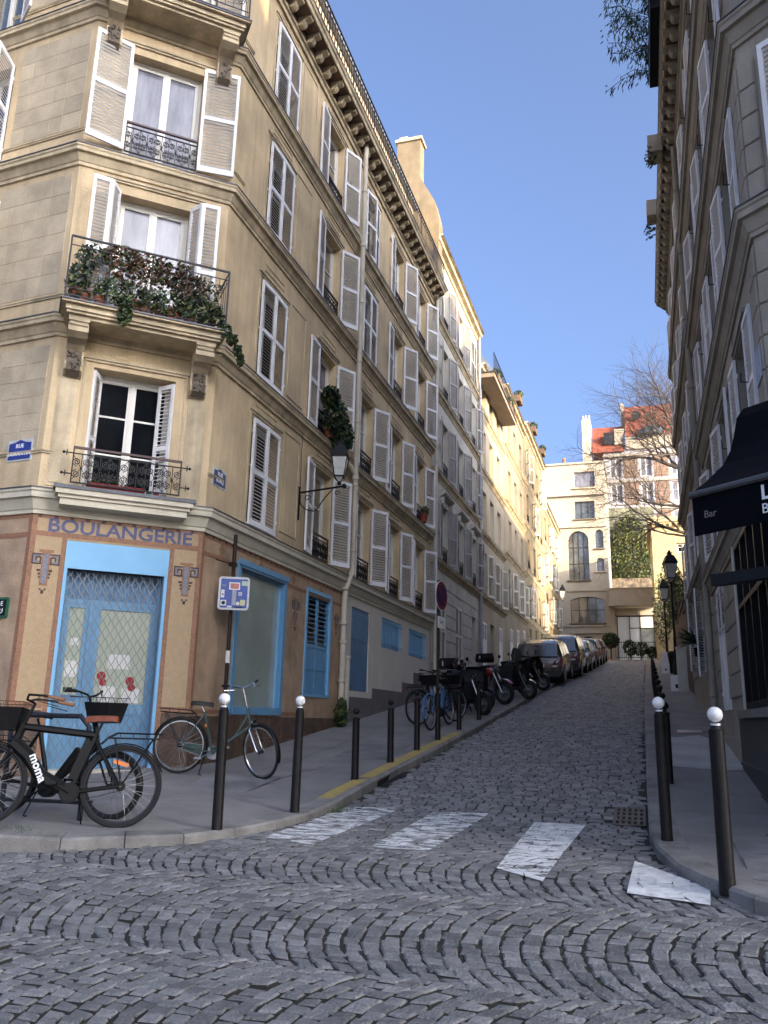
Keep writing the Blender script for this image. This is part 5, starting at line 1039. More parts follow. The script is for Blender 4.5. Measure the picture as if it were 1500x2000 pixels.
# ------------------------------------------------------------------ signs
def post_thing(name, x, y, z0, h, label, cat, m=pole_brown, r=.03):
    t = thing(name, (x, y, z0), label, cat); mb = MB(); mb.lathe([(r, -.05), (r, h)], 12); ob('pole', mb, t, T(x, y, z0), mats=[m], smooth=True); return t
z0 = pz(-5.93, 11.15); dx, dy = .0, .0
ds = post_thing('road_sign', -5.93, 11.15, z0, 3.42, 'square blue dead-end sign covered in stickers on a brown pole by the bakery', 'sign')
Fd = FR((-5.78, 10.66), (.87, .5)); Fd = T(0, 0, 0) @ Fd
mb = MB()
def rrect(w, h, r, n=5):
    P = []
    for cx, cz, a0 in ((w / 2 - r, h / 2 - r, 0), (-w / 2 + r, h / 2 - r, pi / 2), (-w / 2 + r, -h / 2 + r, pi), (w / 2 - r, -h / 2 + r, 3 * pi / 2)):
        P += [(cx + r * cos(a0 + pi / 2 * i / n), cz + r * sin(a0 + pi / 2 * i / n)) for i in range(n + 1)]
    return P
SG = FR((-5.86, 11.08), (.9, .436)) @ T(0, 0, 3.27)
mb.prism(rrect(.46, .50, .05), -.03, .0); pnl = ob('panel', mb, ds, SG, mats=[mat('sign_rim', (.62, .62, .60), .5, .1, 9)])
mb = MB(); mb.prism(rrect(.40, .44, .02), -.034, -.030); ob('blue_face', mb, pnl, SG, mats=[mat('sign_blue_face', (.012, .055, .33), .35, .12, 9)])
for x0, x1, za, zb, m_ in ((-.025, .035, -.18, .06, mat('sign_grey', (.42, .42, .44), .6)), (-.075, .085, .055, .165, white_p), (-.06, .07, .068, .152, red)):
    mb = MB(); d = .037 if m_ is not red else .0385; mb.box(x0, x1, -d, -.034, za, zb); ob('dead_end_symbol', mb, pnl, SG, mats=[m_])
for x0, z, w, h, m_ in ((-.19, -.19, .085, .085, paper), (.10, -.18, .075, .085, mat('sticker_lemon', (.62, .62, .30), .5)), (.11, .12, .09, .07, mat('sticker_green', (.50, .66, .46), .5)), (-.19, -.07, .05, .12, paper), (.07, -.03, .05, .05, paper), (-.09, -.215, .07, .025, paper), (-.18, .10, .06, .03, mat('sticker_teal', (.15, .22, .27), .5)), (.02, -.22, .12, .018, black)):
    mb = MB(); mb.box(0, w, -.0375, -.034, 0, h); ob('sticker', mb, pnl, SG @ T(x0, 0, z), mats=[m_])
for x0, z, r in ((-.165, -.02, .013), (-.148, -.148, .03), (.092, -.006, .012)):
    mb = MB(); mb.lathe([(.0005, -.0395), (r, -.0395), (r, -.0375), (.0005, -.0375)], 8, (x0, 0, z), axis='y'); ob('sticker_print', mb, pnl, SG, mats=[black])
mb = MB(); mb.lathe([(.001, -.0385), (.028, -.0385), (.028, -.034), (.001, -.034)], 14, (.066, 0, -.152), axis='y'); ob('sticker', mb, pnl, SG, mats=[paper])
mb = MB(); mb.box(-.06, .02, -.06, .06, 0, .06); mb.tube([(0, 0, .03), (-.12, -.35, .05)], .01, 5); ob('clamp', mb, ds, T(-5.93, 11.15, z0 + 2.92), mats=[pole_brown])
mb = MB(); mb.lathe([(.0325, 0), (.0325, .18)], 12); ob('torn_sticker', mb, ds, T(-5.93, 11.15, z0 + 1.46), mats=[paper])
zz = pz(-3.66, 15.1)
ns = post_thing('road_sign', -3.66, 15.1, zz, 2.92, 'round no-parking sign seen edge-on, on a tall dark pole by the bicycles', 'sign')
def disc(cx, cz, r, y0, y1, n=32): mb = MB(); mb.lathe([(.001, y0), (r, y0), (r, y1), (.001, y1)], n, (cx, 0, cz), axis='y'); return mb
SN = FR((-3.66, 15.1), (.17, .985)) @ T(.02, -.05, zz + 2.62)
dp = ob('disc', disc(0, 0, .285, -.012, .0), ns, SN, mats=[mat('sign_rim', (.6, .6, .6))]); ob('red_ring', disc(0, 0, .27, -.014, -.012), dp, SN, mats=[red_w]); ob('blue_centre', disc(0, 0, .205, -.016, -.014), dp, SN, mats=[mat('sign_blue_dull', (.014, .016, .075), .5)])
mb = MB(); mb.T = RY(radians(45)); mb.box(-.23, .23, -.018, -.016, -.03, .03); ob('red_bar', mb, dp, SN, mats=[red_w])
mb = MB(); mb.box(-.16, .16, -.012, 0, -.62, -.40); sb_ = ob('sub_plate', mb, ns, SN, mats=[paper]); txt('sub_plate_symbol', '><', .16, black, sb_, SN @ T(0, -.0135, -.51), ext=.001)
def plate(x, z, w, h, F, m, label, lines, size, lm=letter_w, arch=True):
    t = thing('street_sign', F @ Vector((x, 0, z)), label, 'sign'); M = F @ T(x, 0, z)
    mb = MB(); mb.prism(rrect(w + .05, h + .05, .02), -.012, -.0); ob('backing', mb, t, M, mats=[mat('plate_backing', (.55, .58, .58), .5)])
    mb = MB(); P = rrect(w, h, .02) if not arch else [(-w / 2, -h / 2), (w / 2, -h / 2), (w / 2, h / 2 - .03), (w / 4, h / 2 - .02), (0, h / 2 + .02), (-w / 4, h / 2 - .02), (-w / 2, h / 2 - .03)]; mb.prism(P, -.020, -.012); pp_ = ob('plate', mb, t, M, mats=[m])
    for i, l in enumerate(lines): txt('lettering', l, size, lm, pp_, M @ T(0, -.0215, h * .22 - i * h * .42), ext=.001, bold=.002)
    return t
plate(LX - .40, 5.08, .40, .27, FX, sign_b, 'bright blue street plate reading RUE DURANTIN at the left edge', ['RUE', 'DURANTIN'], .082)
plate(.34, 5.06, .36, .25, FS, sign_bd, 'faded blue street plate reading RUE BURQ right of the first-floor balcony window', ['RUE', 'BURQ'], .088)
gs = thing('shop_sign', FX @ Vector((LX - .33, 0, 2.8)), 'small dark green sign with white letters at the far left edge', 'sign'); mb = MB(); mb.prism(rrect(.40, .28, .02), -.03, -.0); g_ = ob('panel', mb, gs, FX @ T(LX - .42, 0, 2.83), mats=[mat('sign_green', (.015, .10, .05), .4)]); mb = MB(); mb.prism(rrect(.34, .22, .01), -.034, -.03); ob('panel_face', mb, g_, FX @ T(LX - .42, 0, 2.83), mats=[black])
txt('lettering', 'E', .09, letter_w, g_, FX @ T(LX - .32, -.036, 2.88)); txt('lettering', 'U', .09, letter_w, g_, FX @ T(LX - .32, -.036, 2.78))
# ------------------------------------------------------------------ lanterns
def lantern(parent, M, s=1.):
    mb = MB()
    for z0, z1, a, c in ((0, .48, .115, .185),):
        for k in range(4):
            an = pi / 4 + k * pi / 2; mb.tube([(a * 1.414 * cos(an) * s, a * 1.414 * sin(an) * s, z0 * s), (c * 1.414 * cos(an) * s, c * 1.414 * sin(an) * s, z1 * s)], .012 * s, 4)
    q = lambda r, z: [(r * s, r * s, z * s), (-r * s, r * s, z * s), (-r * s, -r * s, z * s), (r * s, -r * s, z * s)]
    for (r1, z1), (r2, z2) in (((.205, .47), (.215, .52)), ((.215, .52), (.21, .54)), ((.21, .54), (.125, .74)), ((.125, .74), (.125, .75)), ((.125, .75), (.06, .79)), ((.06, .79), (.06, .84)), ((.085, .84), (.085, .86)), ((.12, -.02), (.125, .01)), ((.12, -.02), (.03, -.14))):
        A, B = q(r1, z1), q(r2, z2)
        if (r1, z1) == (.12, -.02) and r2 == .03:
            for k in range(4): mb.tube([A[k], B[k]], .008 * s, 4)
            continue
        mb.add(A + B, [(i, (i + 1) % 4, 4 + (i + 1) % 4, 4 + i) for i in range(4)] + [(4, 5, 6, 7), (3, 2, 1, 0)])
    mb.ball((0, 0, .90 * s), .05 * s, 8, 5); mb.ball((0, 0, -.17 * s), .05 * s, 8, 5)
    l = ob('lantern', mb, parent, M, mats=[iron]); mb = MB(); A, B = q(.108, .01), q(.178, .475)
    mb.add(A + B, [(i, (i + 1) % 4, 4 + (i + 1) % 4, 4 + i) for i in range(4)] + [(4, 5, 6, 7), (3, 2, 1, 0)]); mb.add(q(.104, 0) + q(.025, -.12), [(i, (i + 1) % 4, 4 + (i + 1) % 4, 4 + i) for i in range(4)])
    ob('lamp_glass', mb, l, M, mats=[lamp_glass]); return l
WL_ = thing('wall_lantern', (-6.17, 14.0, 5.6), 'black square lantern on a scrolled bracket between the first-floor shutters', 'lamp')
mb = MB(); mb.tube([(-6.15, 14.0, 5.12), (-6.15, 14.0, 5.78)], .022, 6); mb.tube([(-6.15, 14.0, 5.66), (-5.25, 13.95, 5.72)], .020, 6); mb.tube([(-6.13, 14, 5.62)] + [(-6.13 + .33 * (1 - cos(a)) , 14, 5.50 - .22 * sin(a)) for a in [i * pi / 2 / 6 for i in range(7)]] + [(-5.62, 13.98, 5.52), (-5.45, 13.96, 5.68)], .012, 5)
for cx, cz, r in ((-5.98, 5.54, .075), (-5.38, 5.60, .06)): mb.tube([(cx + r * (1 - .09 * i) * cos(i * .7), 14, cz + r * (1 - .09 * i) * sin(i * .7)) for i in range(10)], .009, 4)
mb.ball((-5.22, 13.95, 5.72), .05, 8, 6); ob('bracket', mb, WL_, mats=[iron]); lantern(WL_, T(-5.30, 13.9, 5.90) @ RZ(.25), .78)
mb = MB(); mb.tube([(-6.14, 14, 5.78), (-6.145, 14.01, 6.1), (-6.14, 13.99, 6.5), (-6.14, 14, 6.9)], .006, 4); ob('cable', mb, WL_, mats=[pole_brown])
WF = thing('wall_lantern', (-6.17, 57.5, 9.6), 'small distant lantern on a wall arm at the far end of the left row', 'lamp'); mb = MB(); mb.tube([(-6.15, 57.5, 9.7), (-5.2, 57.5, 9.7)], .02, 5); mb.tube([(-6.15, 57.5, 9.2), (-5.7, 57.5, 9.68)], .015, 4); ob('bracket', mb, WF, mats=[iron]); lantern(WF, T(-5.1, 57.5, 9.82), 1.)
for x, y, h, l in ((1.12, 31.5, 3.7, 'tall black lamp post with square lantern, the nearer of the two on the right'), (1.12, 42, 3.3, 'tall black lamp post with square lantern, the farther of the two on the right')):
    z = Pv(y); t = thing('lamp_post', (x, y, z), l, 'street lamp', 'lamp posts on the right pavement'); mb = MB(); mb.lathe([(.16, 0), (.16, .12), (.13, .16), (.12, .7), (.085, .78), (.06, .9), (.05, 1.6), (.06, 1.64), (.045, 1.68), (.035, h - .2), (.06, h - .18), (.03, h)], 12); ob('column', mb, t, T(x, y, z), mats=[iron], smooth=True); lantern(t, T(x, y, z + h + .14) @ RZ(.2), 1.1)
# ------------------------------------------------------------------ bicycles
def wheel_parts(parent, M, r, tyre_w=.02, rim=steel, spokes=28, spoke_m=steel, hub=black, tyre=rubber, wall_=None):
    mb = MB(); mb.tube([(r * .968 * cos(a), 0, r * .968 * sin(a)) for a in [2 * pi * i / 40 for i in range(40)]], tyre_w, 8, closed=True); w = ob('tyre', mb, parent, M, mats=[tyre], smooth=True)
    mb = MB(); mb.tube([(r * .905 * cos(a), 0, r * .905 * sin(a)) for a in [2 * pi * i / 40 for i in range(40)]], .0135, 6, closed=True); ob('rim', mb, w, M, mats=[rim], smooth=True)
    mb = MB()
    for i in range(spokes):
        a = 2 * pi * i / spokes; b = a + (.9 if i % 2 else -.9); s = .022 if i % 4 < 2 else -.022; mb.tube([(.025 * cos(b), s, .025 * sin(b)), (r * .9 * cos(a), 0, r * .9 * sin(a))], .0014, 3, cap=False)
    ob('spokes', mb, w, M, mats=[spoke_m]); mb = MB(); mb.lathe([(.014, -.05), (.03, -.03), (.018, -.02), (.018, .02), (.03, .03), (.014, .05)], 10, axis='y'); ob('hub', mb, w, M, mats=[hub]); return w
def bicycle(label, M, fm=black_s, r=.34, wb=1.08, steer=0., basket=None, rack=True, fenders=True, saddle_m=black, grips=black, style='diamond', swept=False, rim=steel, battery=False, guard=False, reflector=False, stand=True, lettering=None, group=None, name='bicycle', thick=.017, fork_m=None, tyre_w=.02, dress=False, barh=1.02, seath=.93):
    b = thing(name, M.translation, label, 'bicycle', group, M); r_ = r
    BBp = Vector((.44, 0, r * .82)); RW = Vector((0, 0, r)); FW = Vector((wb, 0, r)); ht = Vector((wb - .26, 0, .86)); hb = Vector((wb - .19, 0, .66)); st = Vector((.44 - .17, 0, .80)); sdl = Vector((.44 - .21, 0, seath))
    mb = MB(); k = thick
    if style == 'diamond': mb.tube([ht, st + Vector((.02, 0, -.02))], k, 8)
    if style == 'moto': mb.tube([ht + Vector((0, 0, -.0)), st], k * 1.1, 8); mb.tube([hb + Vector((0, 0, .06)), (wb - .34, 0, .60), (wb - .46, 0, .44), BBp + Vector((.06, 0, .03))], k * 1.9, 8)
    if style == 'step': mb.tube([ht + Vector((.02, 0, -.06)), (.72, 0, .52), (.55, 0, .38), BBp + Vector((0, 0, .06))], k, 8)
    if style != 'moto': mb.tube([hb, BBp], k * 1.2, 8)
    mb.tube([st, BBp], k, 8); mb.tube([hb - Vector((.0, 0, .03)), ht + Vector((0, 0, .03))], k * 1.25, 8)
    for s in (-1, 1): mb.tube([BBp + Vector((0, s * .02, 0)), (0.02, s * .055, r)], k * .62, 6); mb.tube([st + Vector((0, s * .01, -.04)), (0.02, s * .055, r)], k * .5, 6)
    fr = ob('frame', mb, b, M, mats=[fm], smooth=True)
    if lettering: t_ = txt('frame_lettering', lettering, .105, letter_w, fr, M @ T(wb - .445, .0615, .50) @ RZ(pi) @ RY(radians(64)), sx=1.0, ext=.001, bold=.003); t_2 = None
    if battery: mb = MB(); mb.prism([(.50, .36), (.56, .33), (.74, .60), (.68, .64)] if style != 'moto' else [(.30, .74), (.36, .76), (.47, .42), (.41, .40)], -.035, .035); ob('battery', mb, fr, M, mats=[black]); mb = MB(); mb.lathe([(.001, -.06), (.075, -.06), (.085, -.04), (.085, .04), (.075, .06), (.001, .06)], 14, tuple(BBp), axis='y'); ob('motor', mb, fr, M, mats=[black], smooth=True)
    wheel_parts(ob('wheel', (lambda q: (q.tube([(0, -.06, 0), (0, .06, 0)], .008, 6), q)[-1])(MB()), b, M @ T(0, 0, r), mats=[steel]), M @ T(0, 0, r), r, tyre_w, rim)
    ax = (ht - hb).normalized(); St = T(*hb) @ Matrix.Rotation(steer, 4, ax) @ T(*-hb); MS = M @ St
    fk = ob('fork', (lambda q: (q.tube([FW + Vector((0, -.055, 0)), FW + Vector((-.03, -.055, .03)), hb + Vector((.02, -.05, -.05)), hb + Vector((0, 0, -.01)), hb + Vector((.02, .05, -.05)), FW + Vector((-.03, .055, .03)), FW + Vector((0, .055, 0))], .012, 6), q)[-1])(MB()), b, MS, mats=[fork_m or fm], smooth=True)
    wheel_parts(ob('wheel', (lambda q: (q.tube([(0, -.06, 0), (0, .06, 0)], .008, 6), q)[-1])(MB()), b, MS @ T(*FW), mats=[steel]), MS @ T(*FW), r, tyre_w, rim)
    hc = ht + ax * (barh - .84); mb = MB()
    if swept: L_ = [(hc + Vector((-.30, s * .30, .02)), hc + Vector((-.12, s * .31, .05)), hc + Vector((.02, s * .24, .06)), hc + Vector((.06, s * .08, .03)), hc) for s in (-1, 1)]
    else: L_ = [(hc + Vector((-.06, s * .31, .06)), hc + Vector((.0, s * .2, .05)), hc + Vector((.03, s * .08, .02)), hc) for s in (-1, 1)]
    for p in L_: mb.tube(p, .011, 6)
    for p in L_: mb.tube([p[0] + (p[1] - p[0]) * 1.1, p[0] + (p[1] - p[0]) * 1.25 + Vector((.02, 0, -.05)), p[0] + Vector((.05, 0, -.06))], .006, 4)
    mb.tube([hb, hc], .014, 6)
    hbv = ob('handlebar', mb, b, MS, mats=[chrome if fork_m else black], smooth=True)
    for p in L_: mb = MB(); mb.tube([p[0], p[0] + (p[1] - p[0]) * .8], .018, 8); ob('grip', mb, hbv, MS, mats=[grips])
    mb = MB(); mb.tube([st, sdl - Vector((0, 0, .04))], .013, 6); ob('seat_post', mb, b, M, mats=[chrome if fork_m else black])
    mb = MB(); prof = [(-.14, .085, 0), (-.12, .10, .01), (-.04, .09, .012), (.04, .045, .008), (.13, .022, 0), (.15, .012, -.006)]; vv = []
    for x, w, z in prof: vv += [(sdl.x + x, -w, sdl.z - .035 + z), (sdl.x + x, -w * .8, sdl.z + .012 + z), (sdl.x + x, 0, sdl.z + .022 + z), (sdl.x + x, w * .8, sdl.z + .012 + z), (sdl.x + x, w, sdl.z - .035 + z)]
    fs = [(i * 5 + j, i * 5 + j + 1, (i + 1) * 5 + j + 1, (i + 1) * 5 + j) for i in range(5) for j in range(4)] + [(0, 1, 2, 3, 4), (29, 28, 27, 26, 25)] + [(i * 5 + 4, i * 5, (i + 1) * 5, (i + 1) * 5 + 4) for i in range(5)]
    mb.add(vv, fs); ob('saddle', mb, b, M, mats=[saddle_m], smooth=True)
    if fenders:
        for MM, c, a0, a1 in ((M, RW, radians(20), radians(205)), (MS, FW, radians(-15), radians(140) if not dress else radians(150))):
            mb = MB(); P = [(a0 + (a1 - a0) * i / 16) for i in range(17)]; R_ = r + .028
            if c is RW: P = [pi - p for p in P]
            for i in range(16):
                for (y0, y1, d0, d1) in ((-.03, -.015, -.012, 0), (-.015, .015, 0, 0), (.015, .03, 0, -.012)):
                    A, B = P[i], P[i + 1]; mb.quad((c.x + (R_ + d0) * cos(A), y0, c.z + (R_ + d0) * sin(A)), (c.x + (R_ + d1) * cos(A), y1, c.z + (R_ + d1) * sin(A)), (c.x + (R_ + d1) * cos(B), y1, c.z + (R_ + d1) * sin(B)), (c.x + (R_ + d0) * cos(B), y0, c.z + (R_ + d0) * sin(B)))
            mb.tube([(c.x, .045, c.z), (c.x + R_ * cos(P[12 if c is not RW else 3]), .03, c.z + R_ * sin(P[12 if c is not RW else 3]))], .003, 4); ob('mudguard', mb, b, MM, mats=[fm if fork_m is None else black])
    if rack:
        mb = MB(); z = r * 2 + .07
        for s in (-1, 1): mb.tube([(.22, s * .05, z - .06), (.16, s * .065, z), (-.30, s * .065, z)], .006, 5); mb.tube([(-.25, s * .065, z), (0, s * .062, r)], .005, 5); mb.tube([(.10, s * .065, z), (0, s * .062, r)], .005, 5); mb.tube([(-.33, s * .06, z + .045), (.08, s * .06, z + .045), (.16, s * .06, z)], .005, 5)
        for x in (-.30, -.18, -.06, .06): mb.tube([(x, -.065, z), (x, .065, z)], .005, 5); mb.tube([(x, -.06, z), (x, -.06, z + .045)], .004, 4)
        ob('luggage_rack', mb, b, M, mats=[black if not fork_m else iron])
    if guard: mb = MB(); mb.prism([(.0, r - .05), (.10, r - .06), (.48, r * .82 - .09), (.55, r * .82 - .03), (.52, r * .82 + .06), (.40, r * .82 + .09), (.0, r + .045)], .045, .065); ob('chain_guard', mb, b, M, mats=[bike_green])
    mb = MB(); mb.lathe([(.001, -.004), (.088, -.004), (.088, .004), (.001, .004)], 20, (BBp.x, .05 if not guard else .04, BBp.z), axis='y'); mb.lathe([(.02, -.01), (.045, -.008), (.045, .008), (.02, .01)], 14, (0, .04, r), axis='y')
    for s, a in ((1, .5), (-1, .5 + pi)): c = (BBp.x + .17 * cos(a), s * .08, BBp.z + .17 * sin(a)); mb.tube([(BBp.x, s * .075, BBp.z), c], .009, 5); mb.box(c[0] - .045, c[0] + .045, min(s * .09, s * .17), max(s * .09, s * .17), c[2] - .012, c[2] + .012)
    mb.tube([(BBp.x, .05, BBp.z + .086), (0, .04, r + .042)], .004, 4); mb.tube([(BBp.x, .05, BBp.z - .086), (0, .04, r - .042)], .004, 4); ob('crankset', mb, b, M, mats=[steel if not battery else black])
    if reflector: mb = MB(); mb.box(-.07, .07, -.01, .01, -.018, .018); ob('spoke_reflector', mb, b, M @ T(.02, -.03, r + .20) @ RY(-.25), mats=[orange])
    else: mb = MB(); mb.lathe([(.001, 0), (.025, .0), (.025, .02), (.001, .03)], 10, (-.0, 0, 0), axis='x'); ob('rear_light', mb, b, M @ T(.30, 0, .62) if guard else M @ T(-.36, 0, r * 2 + .05) @ RZ(pi), mats=[orange if guard else red])
    if stand: mb = MB(); mb.tube([(.36, -.03, r * .75), (.33, -.18, .0), (.37, -.20, .0)], .008, 5); ob('kickstand', mb, b, M, mats=[iron])
    if basket:
        m_, open_ = basket; MBk = MS @ T(hc.x + .20, 0, hc.z - .02); w0, w1, d0, d1, h_ = .15, .20, .09, .14, .24; mb = MB()
        def rc(w, d, z): return [(-d, -w, z), (d, -w, z), (d, w, z), (-d, w, z)]
        for i in range(6): t = i / 5; mb.tube(rc(w0 + (w1 - w0) * t, d0 + (d1 - d0) * t, -.22 + h_ * t), .0045 if i in (0, 5) else .002, 4, closed=True)
        for (wa, da, wb_, db) in [(-w0 + 2 * w0 * i / 12, d0 * s, -w1 + 2 * w1 * i / 12, d1 * s) for i in range(13) for s in (-1, 1)]: mb.tube([(da, wa, -.22), (db, wb_, .02)], .0018, 3, cap=False)
        for (da, s, db) in [(-d0 + 2 * d0 * i / 8, s, -d1 + 2 * d1 * i / 8) for i in range(9) for s in (-1, 1)]: mb.tube([(da, s * w0, -.22), (db, s * w1, .02)], .0018, 3, cap=False)
        for i in range(9): mb.tube([(-d0 + 2 * d0 * i / 8, -w0, -.22), (-d0 + 2 * d0 * i / 8, w0, -.22)], .0018, 3, cap=False)
        if not open_:
            A, B = rc(w0, d0, -.22), rc(w1 * .93, d1 * .93, -.03); mb.add(A + B, [(i, (i + 1) % 4, 4 + (i + 1) % 4, 4 + i) for i in range(4)] + [(3, 2, 1, 0)], 0)
        ob('basket', mb, b, MBk, mats=[m_])
    else: mb = MB(); mb.lathe([(.001, 0), (.035, 0), (.045, .05), (.001, .055)], 12, axis='x'); ob('headlight', mb, b, MS @ T(hb.x + .03, 0, hb.z + .05), mats=[chrome])
    return b
def stand_at(xr, yr, dir_, lean=.04, left=True, dz=0, slope=True, L=1.08):
    l = sqrt(dir_[0] ** 2 + dir_[1] ** 2); d = (dir_[0] / l, dir_[1] / l); z0 = pz(xr, yr, left); z1 = pz(xr + d[0] * L, yr + d[1] * L, left); p = atan2(z1 - z0, L) if slope else 0
    return T(xr, yr, z0 + .008 + dz) @ RZ(atan2(d[1], d[0])) @ RY(-p) @ RX(lean)
bgroup = 'bicycles locked to the rack at the left'
bicycle('matt black electric bicycle with a tan saddle and rear rack at the left edge', stand_at(-4.66, 6.86, (-.87, -.49), .07), fm=black, r=.355, wb=1.18, style='moto', thick=.032, basket=(black, False), saddle_m=brown_l, grips=grip_l, swept=True, battery=True, reflector=True, rim=iron_g, lettering='moma', tyre_w=.024, group=bgroup, seath=.95, barh=1.06)
bicycle('black bicycle with a dark wire basket, facing right behind the tan-saddle bicycle', stand_at(-6.02, 6.92, (.97, .22), -.04), fm=black, r=.30, wb=1.08, basket=(iron, False), steer=-.15, swept=False, group=bgroup, style='step', battery=True, barh=1.12, thick=.022, tyre_w=.026, rim=iron_g)
rk = thing('bicycle_rack', (-5.4, 7.05, .5), 'low dark steel bicycle rack bar behind the electric bicycle', 'bicycle rack')
mb = MB(); za = pz(-5.1, 6.95); mb.tube([(-5.15, 6.98, za - .02), (-5.15, 6.98, za + .85), (-5.25, 6.97, za + .95), (-5.9, 6.92, za + .95), (-6.0, 6.91, za + .85), (-6.0, 6.91, za - .02)], .025, 8); mb.tube([(-5.15, 6.98, za + .16), (-7.5, 6.80, za + .14)], .018, 6); ob('frame', mb, rk, mats=[iron_g], smooth=True)
bicycle('old silver and green city bicycle leaning by the shop window behind the bollard', stand_at(-5.92, 9.93, (.94, .30), -.05, L=1.05), fm=bike_green, r=.345, wb=1.10, steer=-.75, rim=chrome, style='step', guard=True, fork_m=chrome, group='bicycles left on the pavement', barh=1.14, seath=.90, saddle_m=black)
bicycle('black bicycle with a rear rack, saddle towards the plinth wall', stand_at(-4.55, 17.1, (.55, .83), .04), fm=black, r=.35, group='bicycles parked behind the short bollards', basket=(black, False), reflector=False)
bicycle('bright blue electric bicycle facing downhill among the short bollards', stand_at(-3.95, 17.35, (-.12, -1), .05), fm=bike_blue, r=.34, style='diamond', battery=True, thick=.024, group='bicycles parked behind the short bollards', basket=(black, False), saddle_m=black, barh=1.1)
